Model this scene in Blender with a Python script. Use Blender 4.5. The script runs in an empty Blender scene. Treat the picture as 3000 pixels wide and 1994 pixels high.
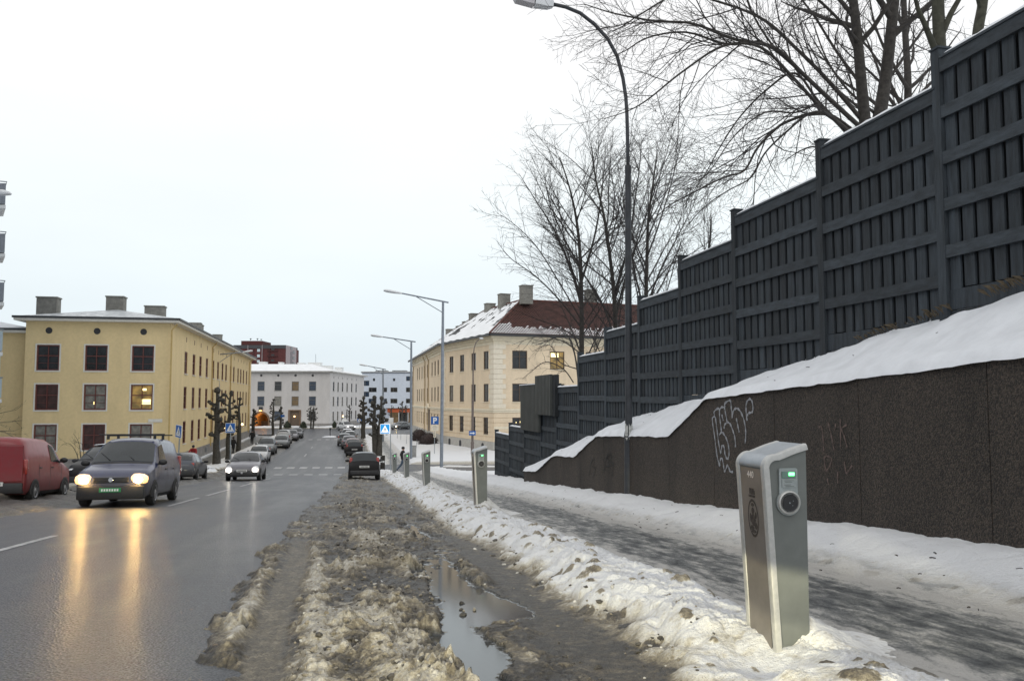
import bpy, bmesh, math, random
import numpy as np
from mathutils import Vector, Matrix

S = bpy.context.scene
COL = S.collection
R = math.radians

# ------------------------------------------------------------------ camera
FPX = 2500.0                      # focal length in photo pixels (3000 wide)
PITCH = math.atan(174.0 / FPX)    # the lens looks slightly up
cam_d = bpy.data.cameras.new('camera'); cam = bpy.data.objects.new('camera', cam_d); COL.objects.link(cam)
cam_d.sensor_width = 36.0; cam_d.lens = 36.0 * FPX / 3000.0
cam_d.clip_start = 0.05; cam_d.clip_end = 6000
cam.location = (0, 0, 0); cam.rotation_euler = (R(90) + PITCH, 0, 0)
S.camera = cam
S.render.resolution_x = 1024; S.render.resolution_y = 680

# ------------------------------------------------------------------ sky, sun, exposure
SUN_EL, SUN_ROT = R(38), R(200)
w = bpy.data.worlds.new('World'); S.world = w; w.use_nodes = True
nt = w.node_tree; nt.nodes.clear()
n_out = nt.nodes.new('ShaderNodeOutputWorld'); n_bg = nt.nodes.new('ShaderNodeBackground')
n_sky = nt.nodes.new('ShaderNodeTexSky'); n_sky.sky_type = 'NISHITA'; n_sky.sun_disc = False
n_sky.sun_elevation = SUN_EL; n_sky.sun_rotation = SUN_ROT; n_sky.dust_density = 3.0
n_tc = nt.nodes.new('ShaderNodeTexCoord'); n_sep = nt.nodes.new('ShaderNodeSeparateXYZ')
n_ramp = nt.nodes.new('ShaderNodeValToRGB')        # even cloud deck: pale blue-grey low down, white overhead
cr = n_ramp.color_ramp
cr.elements[0].position = 0.0; cr.elements[0].color = (.84, .90, .93, 1)
cr.elements[1].position = 0.38; cr.elements[1].color = (1.0, 1.0, 1.0, 1)
for p, c in ((.05, (.77, .855, .905)), (.13, (.845, .92, .95)), (.24, (.93, .98, .985))):
    e = cr.elements.new(p); e.color = c + (1,)
n_noi = nt.nodes.new('ShaderNodeTexNoise'); n_noi.inputs['Scale'].default_value = 2.2; n_noi.inputs['Detail'].default_value = 5
n_map = nt.nodes.new('ShaderNodeMapping'); n_map.inputs['Scale'].default_value = (1, 1, 3.5)
n_mr = nt.nodes.new('ShaderNodeMapRange'); n_mr.inputs['From Min'].default_value = .3; n_mr.inputs['From Max'].default_value = .7
n_mr.inputs['To Min'].default_value = 10.6; n_mr.inputs['To Max'].default_value = 11.4
n_mul = nt.nodes.new('ShaderNodeVectorMath'); n_mul.operation = 'SCALE'
n_mix = nt.nodes.new('ShaderNodeMix'); n_mix.data_type = 'RGBA'; n_mix.inputs['Factor'].default_value = .93
L = nt.links.new
L(n_tc.outputs['Generated'], n_sep.inputs[0]); L(n_sep.outputs['Z'], n_ramp.inputs[0])
L(n_tc.outputs['Generated'], n_map.inputs[0]); L(n_map.outputs[0], n_noi.inputs['Vector'])
L(n_noi.outputs['Fac'], n_mr.inputs['Value'])
L(n_ramp.outputs[0], n_mul.inputs[0]); L(n_mr.outputs[0], n_mul.inputs['Scale'])
L(n_sky.outputs[0], n_mix.inputs['A']); L(n_mul.outputs[0], n_mix.inputs['B'])
L(n_mix.outputs['Result'], n_bg.inputs['Color']); L(n_bg.outputs[0], n_out.inputs[0])
n_bg.inputs['Strength'].default_value = 0.10

sun_d = bpy.data.lights.new('sun', 'SUN'); sun_d.energy = 0.5; sun_d.angle = R(35); sun_d.color = (1, .97, .93)
sun = bpy.data.objects.new('sun', sun_d); COL.objects.link(sun)
sun.rotation_euler = (R(90) - SUN_EL, 0, R(180) - SUN_ROT)

# low beams of the vehicle the picture is taken from (their light shows on the nearest post and the snow bank)
for k in (-.62, .62):
    hd = bpy.data.lights.new('low_beam', 'SPOT'); hd.energy = 900; hd.color = (1, .90, .58); hd.spot_size = R(140); hd.spot_blend = .02; hd.shadow_soft_size = .04
    hd.use_nodes = True; ln = hd.node_tree; le = ln.nodes['Emission']; lg = ln.nodes.new('ShaderNodeNewGeometry'); lsp = ln.nodes.new('ShaderNodeSeparateXYZ'); lab = ln.nodes.new('ShaderNodeMath'); lab.operation = 'ABSOLUTE'
    lmr = ln.nodes.new('ShaderNodeMapRange'); lmr.inputs['From Min'].default_value = .07; lmr.inputs['From Max'].default_value = .26; lmr.inputs['To Min'].default_value = 1.0; lmr.inputs['To Max'].default_value = .13   # reflector throws most light just below the cut-off
    ln.links.new(lg.outputs['Incoming'], lsp.inputs[0]); ln.links.new(lsp.outputs['Z'], lab.inputs[0]); ln.links.new(lab.outputs[0], lmr.inputs['Value']); ln.links.new(lmr.outputs[0], le.inputs['Strength'])
    ho = bpy.data.objects.new('low_beam', hd); COL.objects.link(ho)
    ho.location = (k - .187*1.7, 1.7, -1.3-.065*1.7+.66); ho.rotation_euler = (R(19.3), 0, math.atan(.187))

S.view_settings.view_transform = 'Standard'; S.view_settings.look = 'None'
S.view_settings.exposure = 0.0; S.view_settings.gamma = 1.0; S.view_settings.use_curve_mapping = False

# ------------------------------------------------------------------ pixel -> place helpers (photo pixels 3000 x 1994)
CT, ST = math.cos(PITCH), math.sin(PITCH)
def px(x, y, Y):
    a = (x - 1500) / FPX; b = (997 - y) / FPX
    d = Vector((a, CT - b * ST, ST + b * CT))
    return d * (Y / d.y)
def ray(x, y):
    a = (x - 1500) / FPX; b = (997 - y) / FPX
    return Vector((a, CT - b * ST, ST + b * CT))
def prof(Y):                       # height of the street: 6.5 % downhill, then level
    if Y < 55: return -1.3 - .065 * Y
    t = min(Y, 75) - 55
    return -4.875 - .065 * t + .065 * t * t / 40
UR = .187
def rx(Y, off): return off - UR * Y
def rp(Y, off, dz=0.0): return Vector((rx(Y, off), Y, prof(Y) + dz))
ROADZ = math.atan(UR)              # heading of the street (rotation about z)

# ------------------------------------------------------------------ naming helpers
def tag(o, label=None, cat=None, group=None, kind=None):
    if label: o['label'] = label
    if cat: o['category'] = cat
    if group: o['group'] = group
    if kind: o['kind'] = kind
    return o
def thing(name, label, cat, loc=(0, 0, 0), rotz=0.0, group=None):
    o = bpy.data.objects.new(name, None); COL.objects.link(o)
    o.empty_display_size = .2
    o.location = loc; o.rotation_euler = (0, 0, rotz)
    return tag(o, label, cat, group)
def link(name, me, parent=None, loc=(0, 0, 0), rot=(0, 0, 0)):
    o = bpy.data.objects.new(name, me); COL.objects.link(o)
    o.location = loc; o.rotation_euler = rot
    if parent is not None: o.parent = parent
    return o
def copy_tree(o, parent=None):
    c = o.copy(); COL.objects.link(c); c.parent = parent
    for ch in o.children: copy_tree(ch, c)
    return c

# ------------------------------------------------------------------ mesh builder
class MB:
    def __init__(s): s.v = []; s.f = []
    def add(s, vs, fs):
        k = len(s.v); s.v += [tuple(v) for v in vs]; s.f += [tuple(i + k for i in f) for f in fs]; return s
    def box(s, x0, x1, y0, y1, z0, z1):
        return s.add([(x0,y0,z0),(x1,y0,z0),(x1,y1,z0),(x0,y1,z0),(x0,y0,z1),(x1,y0,z1),(x1,y1,z1),(x0,y1,z1)],
                     [(3,2,1,0),(4,5,6,7),(0,1,5,4),(1,2,6,5),(2,3,7,6),(3,0,4,7)])
    def bbox(s, x0, x1, y0, y1, z0, z1, b=.01):          # box with chamfered edges
        bm = bmesh.new(); bmesh.ops.create_cube(bm, size=1)
        for v in bm.verts: v.co = Vector(((x0+x1)/2 + v.co.x*(x1-x0), (y0+y1)/2 + v.co.y*(y1-y0), (z0+z1)/2 + v.co.z*(z1-z0)))
        bmesh.ops.bevel(bm, geom=bm.edges[:], offset=b, segments=2, profile=.5, affect='EDGES')
        bm.verts.index_update()
        s.add([v.co[:] for v in bm.verts], [[v.index for v in f.verts] for f in bm.faces]); bm.free(); return s
    def frame(s, o, d, n, u0, u1, w0, w1, v0, v1):       # oriented box: u along d, w along n, v up
        o = Vector(o); d = Vector(d); n = Vector(n); z = Vector((0, 0, 1))
        P = lambda u, w_, v: o + d*u + n*w_ + z*v
        return s.add([P(u0,w0,v0),P(u1,w0,v0),P(u1,w1,v0),P(u0,w1,v0),P(u0,w0,v1),P(u1,w0,v1),P(u1,w1,v1),P(u0,w1,v1)],
                     [(0,1,2,3),(7,6,5,4),(4,5,1,0),(5,6,2,1),(6,7,3,2),(7,4,0,3)])
    def quad(s, a, b, c, d): return s.add([a, b, c, d], [(0, 1, 2, 3)])
    def poly(s, pts): return s.add(pts, [tuple(range(len(pts)))])
    def prism(s, pts, vec):                               # closed polygon extruded by vec
        n = len(pts); vec = Vector(vec); p = [Vector(q) for q in pts]
        vs = p + [q + vec for q in p]
        fs = [tuple(range(n))[::-1], tuple(range(n, 2*n))] + [(i, (i+1) % n, (i+1) % n + n, i + n) for i in range(n)]
        return s.add(vs, fs)
    def tube(s, pts, rad, k=8, cap=True):
        pts = [Vector(p) for p in pts]; n = len(pts)
        if not hasattr(rad, '__len__'): rad = [rad] * n
        base = len(s.v); ref = None
        for i, p in enumerate(pts):
            t = (pts[min(i+1, n-1)] - pts[max(i-1, 0)])
            if t.length < 1e-9: t = Vector((0, 0, 1))
            t.normalize()
            if ref is None:
                ref = t.orthogonal().normalized()
            else:
                ref = ref - t * ref.dot(t)
                ref = ref.normalized() if ref.length > 1e-6 else t.orthogonal().normalized()
            b = t.cross(ref)
            for j in range(k):
                a = 2 * math.pi * j / k
                s.v.append(tuple(p + (ref * math.cos(a) + b * math.sin(a)) * rad[i]))
        for i in range(n - 1):
            for j in range(k):
                a = base + i*k + j; b_ = base + i*k + (j+1) % k
                s.f.append((a, b_, b_ + k, a + k))
        if cap:
            s.f.append(tuple(base + j for j in range(k))[::-1]); s.f.append(tuple(base + (n-1)*k + j for j in range(k)))
        return s
    def lathe(s, prof_, k=16, c=(0, 0, 0), axis='z'):
        base = len(s.v); n = len(prof_)
        for r, h in prof_:
            for j in range(k):
                a = 2*math.pi*j/k; x, y = r*math.cos(a), r*math.sin(a)
                p = {'z': (x, y, h), 'y': (x, h, y), 'x': (h, x, y)}[axis]
                s.v.append((p[0]+c[0], p[1]+c[1], p[2]+c[2]))
        for i in range(n-1):
            for j in range(k):
                a = base+i*k+j; b = base+i*k+(j+1) % k
                s.f.append((a, b, b+k, a+k))
        s.f.append(tuple(base+j for j in range(k))[::-1]); s.f.append(tuple(base+(n-1)*k+j for j in range(k)))
        return s
    def blob(s, c, r, sub=2, jit=.15, seed=0, sc=(1, 1, 1)):
        bm = bmesh.new(); bmesh.ops.create_icosphere(bm, subdivisions=sub, radius=1)
        rnd = random.Random(seed); ph = [rnd.uniform(0, 6.28) for _ in range(6)]
        for v in bm.verts:
            p = v.co; q = 1 + jit*(math.sin(3*p.x+ph[0])+math.sin(3.4*p.y+ph[1])+math.sin(3.1*p.z+ph[2])+.6*math.sin(7*p.x+6*p.z+ph[3])+.6*math.sin(6*p.y-7*p.z+ph[4]))
            v.co = Vector((c[0]+p.x*q*r*sc[0], c[1]+p.y*q*r*sc[1], c[2]+p.z*q*r*sc[2]))
        bm.verts.index_update()
        s.add([v.co[:] for v in bm.verts], [[v.index for v in f.verts] for f in bm.faces]); bm.free(); return s
    def shift(s, d):
        s.v = [(a-d[0], b-d[1], c-d[2]) for a, b, c in s.v]; return s
    def mesh(s, name, mat=None, smooth=False, fix=True):
        me = bpy.data.meshes.new(name); me.from_pydata(s.v, [], s.f)
        if fix and len(s.f) < 60000:
            bm = bmesh.new(); bm.from_mesh(me); bmesh.ops.recalc_face_normals(bm, faces=bm.faces[:]); bm.to_mesh(me); bm.free()
        if mat is not None: me.materials.append(mat)
        if smooth is True: me.polygons.foreach_set('use_smooth', [True]*len(me.polygons))
        elif smooth:
            me.polygons.foreach_set('use_smooth', [True]*len(me.polygons)); me.set_sharp_from_angle(angle=R(smooth))
        me.update(); return me
    def build(s, name, mat, parent=None, smooth=False, org=None, fix=True):
        if org is not None: s.shift(org)
        return link(name, s.mesh(name, mat, smooth, fix), parent)

# ------------------------------------------------------------------ materials
MATS = {}
def pm(name, col, rough=.7, var=.18, scale=3.0, bump=.0, bscale=40.0, metal=0.0, coat=0.0, spec=.5, col2=None, lo=.35, hi=.65, detail=6, stretch=None, rvar=0.0, emit=None, es=0.0, grime=0.0):
    m = bpy.data.materials.new(name); m.use_nodes = True; MATS[name] = m
    t = m.node_tree; b = t.nodes['Principled BSDF']; N = t.nodes.new; LK = t.links.new
    b.inputs['Roughness'].default_value = rough; b.inputs['Metallic'].default_value = metal
    b.inputs['Specular IOR Level'].default_value = spec
    b.inputs['Coat Weight'].default_value = coat; b.inputs['Coat Roughness'].default_value = .08
    tc = N('ShaderNodeTexCoord'); vec = tc.outputs['Object']
    if stretch:
        mp = N('ShaderNodeMapping'); mp.inputs['Scale'].default_value = stretch; LK(vec, mp.inputs[0]); vec = mp.outputs[0]
    if var > 0 or col2:
        no = N('ShaderNodeTexNoise'); no.inputs['Scale'].default_value = scale; no.inputs['Detail'].default_value = detail; no.inputs['Roughness'].default_value = .62
        LK(vec, no.inputs['Vector'])
        rp_ = N('ShaderNodeValToRGB'); e = rp_.color_ramp.elements
        e[0].position = lo; e[1].position = hi
        c2 = col2 if col2 else tuple(min(1, c*(1+var)) for c in col)
        c1 = col if col2 else tuple(c*(1-var) for c in col)
        e[0].color = tuple(c1)+(1,); e[1].color = tuple(c2)+(1,)
        LK(no.outputs['Fac'], rp_.inputs[0]); cout = rp_.outputs[0]
        if grime:
            n2 = N('ShaderNodeTexNoise'); n2.inputs['Scale'].default_value = scale*.13; n2.inputs['Detail'].default_value = 8
            mp2 = N('ShaderNodeMapping'); mp2.inputs['Scale'].default_value = (1.6, 1.6, .5); LK(tc.outputs['Object'], mp2.inputs[0]); LK(mp2.outputs[0], n2.inputs['Vector'])
            r2 = N('ShaderNodeValToRGB'); r2.color_ramp.elements[0].position = .35; r2.color_ramp.elements[1].position = .7
            r2.color_ramp.elements[0].color = (1-grime,)*3+(1,); r2.color_ramp.elements[1].color = (1, 1, 1, 1)
            LK(n2.outputs['Fac'], r2.inputs[0])
            mm = N('ShaderNodeMix'); mm.data_type = 'RGBA'; mm.blend_type = 'MULTIPLY'; mm.inputs['Factor'].default_value = 1
            LK(cout, mm.inputs['A']); LK(r2.outputs[0], mm.inputs['B']); cout = mm.outputs['Result']
        LK(cout, b.inputs['Base Color'])
        if rvar:
            mr = N('ShaderNodeMapRange'); mr.inputs['To Min'].default_value = max(.02, rough-rvar); mr.inputs['To Max'].default_value = min(1, rough+rvar)
            mr.inputs['From Min'].default_value = .3; mr.inputs['From Max'].default_value = .7
            LK(no.outputs['Fac'], mr.inputs['Value']); LK(mr.outputs[0], b.inputs['Roughness'])
    else:
        b.inputs['Base Color'].default_value = tuple(col)+(1,)
    if bump > 0:
        nb = N('ShaderNodeTexNoise'); nb.inputs['Scale'].default_value = bscale; nb.inputs['Detail'].default_value = 5; LK(vec, nb.inputs['Vector'])
        bp = N('ShaderNodeBump'); bp.inputs['Strength'].default_value = bump; bp.inputs['Distance'].default_value = .02
        LK(nb.outputs['Fac'], bp.inputs['Height']); LK(bp.outputs[0], b.inputs['Normal'])
    if emit:
        b.inputs['Emission Color'].default_value = tuple(emit)+(1,); b.inputs['Emission Strength'].default_value = es
    return m

pm('white_snow', (.70, .725, .76), .75, .07, 2.5, .6, 9, spec=.3)
pm('roof_snow', (.76, .78, .80), .8, .06, 1.2, .25, 3, spec=.3)
pm('soil', (.10, .085, .06), .95, .35, 3, .5, 9)
pm('grey_metal', (.30, .33, .35), .5, .12, 4, metal=.3)
pm('lamp_grey', (.22, .25, .29), .5, .15, 6, metal=.3)
pm('lamp_dark', (.032, .036, .043), .55, .25, 6, .15, 30)
pm('lamp_brown', (.14, .115, .105), .6, .2, 6)
pm('lamp_glass', (.45, .44, .46), .3, .1, 8)
pm('lamp_white', (.62, .64, .66), .5, .06, 6)
pm('black_plastic', (.018, .018, .02), .5, .2, 8)
pm('tyre', (.022, .022, .023), .85, .25, 12)
pm('rim', (.28, .28, .29), .4, .2, 9, metal=.6)
pm('glass_dark', (.016, .019, .022), .08, .3, 2, spec=.6)
pm('car_glass', (.020, .025, .028), .09, .15, 2, spec=.5)
pm('plate_white', (.62, .62, .6), .5, .05, 20)
pm('plate_green', (.02, .24, .08), .5, .1, 20)
pm('chrome', (.5, .5, .52), .2, .05, 8, metal=.9)
pm('tail_red', (.30, .025, .018), .25, .15, 15, coat=.5)
pm('tail_orange', (.55, .12, .04), .3, .1, 15)
pm('clear_lens', (.62, .63, .64), .15, .08, 15)
pm('bark', (.038, .034, .030), .9, .4, 9, .6, 25)
pm('bark_green', (.045, .045, .032), .9, .4, 7, .6, 22)
pm('twig', (.040, .036, .035), .9, .2, 5)
pm('pollard', (.050, .046, .038), .9, .4, 6, .6, 18)
def emis(name, col, s):
    m = bpy.data.materials.new(name); m.use_nodes = True; MATS[name] = m
    b = m.node_tree.nodes['Principled BSDF']; b.inputs['Base Color'].default_value = (.8, .8, .8, 1)
    b.inputs['Emission Color'].default_value = tuple(col)+(1,); b.inputs['Emission Strength'].default_value = s
    return m
emis('headlight_warm', (1, .60, .20), 260); emis('headlight_white', (1, .90, .74), 36); emis('glow_warm', (1, .50, .13), 1.7); emis('glow_white', (1, .88, .78), 1.3)
emis('led_green', (.04, 1, .16), 4.5); emis('lamp_orange', (1, .45, .08), 5); emis('wall_lamp', (1, .62, .25), 9)
M = MATS

# ------------------------------------------------------------------ numpy noise
def _grad(ix, iy, seed):
    h = (ix.astype(np.int64)*374761393 + iy.astype(np.int64)*668265263 + seed*974634757) & 0x7fffffff
    h = ((h ^ (h >> 13))*1274126177) & 0x7fffffff
    h = h ^ (h >> 16)
    return (h & 0xffff)/65535.0
def pn(x, y, seed=0):
    ix, iy = np.floor(x), np.floor(y); fx, fy = x-ix, y-iy
    def g(dx, dy):
        a = _grad(ix+dx, iy+dy, seed)*2*np.pi
        return np.cos(a)*(fx-dx)+np.sin(a)*(fy-dy)
    u = fx*fx*fx*(fx*(fx*6-15)+10); v = fy*fy*fy*(fy*(fy*6-15)+10)
    return ((g(0,0)*(1-u)+g(1,0)*u)*(1-v)+(g(0,1)*(1-u)+g(1,1)*u)*v)*1.5
def fbm(x, y, o=4, seed=0, gain=.5):
    s = 0; a = 1; n = 0
    for k in range(o):
        s = s+a*pn(x*2**k+k*17.3, y*2**k-k*9.1, seed+k); n += a; a *= gain
    return s/n
def billow(x, y, o=4, seed=0, gain=.5):
    s = 0; a = 1; n = 0
    for k in range(o):
        s = s+a*np.abs(pn(x*2**k+k*17.3, y*2**k-k*9.1, seed+k)); n += a; a *= gain
    return s/n
def lumps(x, y, seed=0, rmin=.3, rmax=.75):          # rounded clods, one per cell: height 0..1 and the clod's own random number
    ix, iy = np.floor(x), np.floor(y); best = np.zeros_like(x); rid = np.zeros_like(x)
    for dx in (-1, 0, 1):
        for dy in (-1, 0, 1):
            cx, cy = ix+dx, iy+dy
            px_ = cx+_grad(cx, cy, seed); py_ = cy+_grad(cx, cy, seed+7)
            r = rmin+(rmax-rmin)*_grad(cx, cy, seed+13)**2
            d2 = ((x-px_)**2+(y-py_)**2)/(r*r)
            h = np.sqrt(np.clip(1-d2, 0, 1))*r
            m = h > best
            best = np.where(m, h, best); rid = np.where(m, _grad(cx, cy, seed+23), rid)
    return best, rid
def sst(a, b, x):
    t = np.clip((x-a)/(b-a), 0, 1); return t*t*(3-2*t)
vprof = np.vectorize(prof)
# ================================================================== ground materials
def ground_mat():
    m = bpy.data.materials.new('winter_ground'); m.use_nodes = True; MATS['winter_ground'] = m
    t = m.node_tree; b = t.nodes['Principled BSDF']; N = t.nodes.new; LK = t.links.new
    def attr(n):
        a = N('ShaderNodeAttribute'); a.attribute_name = n; return a.outputs['Fac']
    tc = N('ShaderNodeTexCoord')
    def noise(sc, det=6, st=None, rough=.6):
        v = tc.outputs['Object']
        if st:
            mp = N('ShaderNodeMapping'); mp.inputs['Rotation'].default_value = (0, 0, -ROADZ); mp.inputs['Scale'].default_value = st; LK(v, mp.inputs[0]); v = mp.outputs[0]
        n = N('ShaderNodeTexNoise'); n.inputs['Scale'].default_value = sc; n.inputs['Detail'].default_value = det; n.inputs['Roughness'].default_value = rough
        LK(v, n.inputs['Vector']); return n.outputs['Fac']
    def math_(op, a, bb):
        q = N('ShaderNodeMath'); q.operation = op
        for i, s in enumerate((a, bb)):
            if isinstance(s, (int, float)): q.inputs[i].default_value = s
            else: LK(s, q.inputs[i])
        return q.outputs[0]
    def mixc(f, a, bb, bt='MIX'):
        q = N('ShaderNodeMix'); q.data_type = 'RGBA'; q.blend_type = bt
        for k, s in (('Factor', f), ('A', a), ('B', bb)):
            if isinstance(s, tuple): q.inputs[k].default_value = s+(1,)
            elif isinstance(s, (int, float)): q.inputs[k].default_value = s
            else: LK(s, q.inputs[k])
        return q.outputs['Result']
    def ramp(f, stops):
        r = N('ShaderNodeValToRGB'); e = r.color_ramp.elements
        e[0].position, e[0].color = stops[0][0], stops[0][1]+(1,); e[1].position, e[1].color = stops[-1][0], stops[-1][1]+(1,)
        for p, c in stops[1:-1]:
            k = e.new(p); k.color = c+(1,)
        LK(f, r.inputs[0]); return r.outputs[0]
    dirt, water, ice, shade = attr('dirt'), attr('water'), attr('ice'), attr('shade')
    d = math_('ADD', dirt, math_('MULTIPLY', math_('SUBTRACT', noise(13, 8, None, .7), .5), math_('ADD', .18, math_('MULTIPLY', dirt, 1.3))))
    d = math_('ADD', d, math_('MULTIPLY', math_('SUBTRACT', noise(55, 5, None, .7), .5), math_('ADD', .15, math_('MULTIPLY', dirt, .9))))
    snow = ramp(d, [(.06, (.70, .715, .735)), (.22, (.53, .515, .475)), (.42, (.27, .242, .185)), (.62, (.128, .112, .086)), (.88, (.045, .043, .040))])
    s = math_('ADD', shade, math_('ADD', math_('MULTIPLY', math_('SUBTRACT', noise(6, 10, (2.0, .7, 1), .75), .5), 1.1), math_('MULTIPLY', math_('SUBTRACT', noise(38, 4, (1.4, .8, 1), .7), .5), .75)))
    icec = ramp(s, [(.10, (.026, .029, .034)), (.4, (.092, .099, .102)), (.62, (.20, .205, .20)), (.88, (.46, .45, .43))])
    col = mixc(ice, snow, icec)
    col = mixc(water, col, (.035, .038, .04))
    LK(col, b.inputs['Base Color'])
    r = math_('SUBTRACT', .80, math_('MULTIPLY', dirt, .42))
    r = math_('SUBTRACT', r, math_('MULTIPLY', ice, .28))
    r = math_('MAXIMUM', math_('SUBTRACT', r, water), .085)
    LK(r, b.inputs['Roughness']); b.inputs['Specular IOR Level'].default_value = .45
    h = math_('ADD', noise(35, 6), math_('MULTIPLY', noise(120, 3), .5))
    h = math_('MULTIPLY', h, math_('SUBTRACT', 1.0, water))
    bp = N('ShaderNodeBump'); bp.inputs['Strength'].default_value = .85; bp.inputs['Distance'].default_value = .028
    LK(h, bp.inputs['Height']); LK(bp.outputs[0], b.inputs['Normal'])
    return m
ground_mat()

def asphalt_mat():
    m = bpy.data.materials.new('wet_asphalt'); m.use_nodes = True; MATS['wet_asphalt'] = m
    t = m.node_tree; b = t.nodes['Principled BSDF']; N = t.nodes.new; LK = t.links.new
    tc = N('ShaderNodeTexCoord')
    mp = N('ShaderNodeMapping'); mp.inputs['Rotation'].default_value = (0, 0, -ROADZ); LK(tc.outputs['Object'], mp.inputs[0])
    st = N('ShaderNodeMapping'); st.inputs['Scale'].default_value = (1.1, .06, 1); LK(mp.outputs[0], st.inputs[0])
    n1 = N('ShaderNodeTexNoise'); n1.inputs['Scale'].default_value = 1.2; n1.inputs['Detail'].default_value = 8; LK(st.outputs[0], n1.inputs['Vector'])
    n2 = N('ShaderNodeTexNoise'); n2.inputs['Scale'].default_value = .55; n2.inputs['Detail'].default_value = 9; n2.inputs['Roughness'].default_value = .7; LK(mp.outputs[0], n2.inputs['Vector'])
    n3 = N('ShaderNodeTexVoronoi'); n3.inputs['Scale'].default_value = 45; LK(mp.outputs[0], n3.inputs['Vector'])
    n4 = N('ShaderNodeTexNoise'); n4.inputs['Scale'].default_value = 75; n4.inputs['Detail'].default_value = 2; LK(mp.outputs[0], n4.inputs['Vector'])
    r1 = N('ShaderNodeValToRGB'); e = r1.color_ramp.elements
    e[0].position, e[0].color = .3, (.022, .025, .031, 1); e[1].position, e[1].color = .7, (.074, .081, .093, 1)
    ad = N('ShaderNodeMath'); ad.operation = 'ADD'; LK(n1.outputs['Fac'], ad.inputs[0])
    sb = N('ShaderNodeMath'); sb.operation = 'MULTIPLY_ADD'; LK(n2.outputs['Fac'], sb.inputs[0]); sb.inputs[1].default_value = .6; sb.inputs[2].default_value = -.3
    LK(sb.outputs[0], ad.inputs[1]); LK(ad.outputs[0], r1.inputs[0])
    r2 = N('ShaderNodeMapRange'); r2.inputs['From Min'].default_value = .35; r2.inputs['From Max'].default_value = .65
    r2.inputs['To Min'].default_value = .4; r2.inputs['To Max'].default_value = 1.8
    LK(n4.outputs['Fac'], r2.inputs['Value'])
    mm = N('ShaderNodeVectorMath'); mm.operation = 'SCALE'; LK(r1.outputs[0], mm.inputs[0]); LK(r2.outputs[0], mm.inputs['Scale']); LK(mm.outputs[0], b.inputs['Base Color'])
    r3 = N('ShaderNodeMapRange'); r3.inputs['From Min'].default_value = .3; r3.inputs['From Max'].default_value = .7
    r3.inputs['To Min'].default_value = .40; r3.inputs['To Max'].default_value = .68; LK(ad.outputs[0], r3.inputs['Value']); LK(r3.outputs[0], b.inputs['Roughness'])
    b.inputs['Specular IOR Level'].default_value = .35
    b.inputs['Coat Weight'].default_value = .30; b.inputs['Coat Roughness'].default_value = .18
    bp = N('ShaderNodeBump'); bp.inputs['Strength'].default_value = .9; bp.inputs['Distance'].default_value = .010
    n5 = N('ShaderNodeTexNoise'); n5.inputs['Scale'].default_value = 9; n5.inputs['Detail'].default_value = 4; LK(mp.outputs[0], n5.inputs['Vector'])
    b2 = N('ShaderNodeBump'); b2.inputs['Strength'].default_value = .35; b2.inputs['Distance'].default_value = .02; LK(n5.outputs['Fac'], b2.inputs['Height']); LK(b2.outputs[0], bp.inputs['Normal'])
    LK(n3.outputs['Distance'], bp.inputs['Height']); LK(bp.outputs[0], b.inputs['Normal']); LK(bp.outputs[0], b.inputs['Coat Normal'])
    return m
asphalt_mat()
pm('road_paint', (.14, .14, .145), .5, .3, 5, .2, 60, col2=(.42, .42, .42), lo=.36, hi=.60, detail=9)
pm('kerb_stone', (.26, .255, .25), .7, .2, 6, .3, 30)

# ================================================================== base sheet, hillside, roads
xs = np.concatenate([np.linspace(-900, -120, 10), np.linspace(-100, 100, 41), np.linspace(120, 900, 10)])
ys = np.concatenate([np.linspace(-80, 100, 61), np.linspace(110, 1500, 20)])
mb = MB()
for y in ys:
    for x in xs: mb.v.append((x, y, prof(y) - .22 - (0.5 if y > 80 else 0)*0))
nx = len(xs)
mb.f = [(j*nx+i, j*nx+i+1, (j+1)*nx+i+1, (j+1)*nx+i) for j in range(len(ys)-1) for i in range(nx-1)]
tag(mb.build('ground', M['white_snow'], smooth=True), 'snow covered ground beyond the street', 'ground', kind='structure')

def strip(name, mat, Ys, o0, o1, dz, label, cat):
    m = MB()
    for Y in Ys:
        a = o0(Y) if callable(o0) else o0; c = o1(Y) if callable(o1) else o1
        m.v.append(tuple(rp(Y, a, dz))); m.v.append(tuple(rp(Y, c, dz)))
    m.f = [(2*i, 2*i+1, 2*i+3, 2*i+2) for i in range(len(Ys)-1)]
    return tag(m.build(name, mat, smooth=True), label, cat, kind='structure')
RY = list(np.arange(-12, 100, 1.0)) + list(np.arange(100, 150, 5.0))
road = strip('road', M['wet_asphalt'], RY, -10.4, 2.9, 0.0, 'wet grey asphalt street running downhill to the junction', 'road')
m = MB()   # cross street at the bottom of the hill, and the side street that leaves to the right
m.poly([(-95, 137, -5.53+.004), (60, 137, -5.521), (60, 168, -5.521), (-95, 168, -5.521)])
tag(m.build('cross_road', M['wet_asphalt']), 'wet asphalt junction in front of the white building', 'road', kind='structure')
m = MB()
for i in range(17):
    t = i/16; X0 = rx(68, 2.0); X = X0 + 60*t; Yc = 68.3 + 2.5*t
    for dy in (-6.3, 5.8): m.v.append((X, Yc+dy, prof(Yc+dy) + .008))
m.f = [(2*i, 2*i+2, 2*i+3, 2*i+1) for i in range(16)]
tag(m.build('side_street', M['wet_asphalt'], smooth=True), 'grey slushy side street leaving to the right between fence and cream building', 'road', kind='structure')

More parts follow.
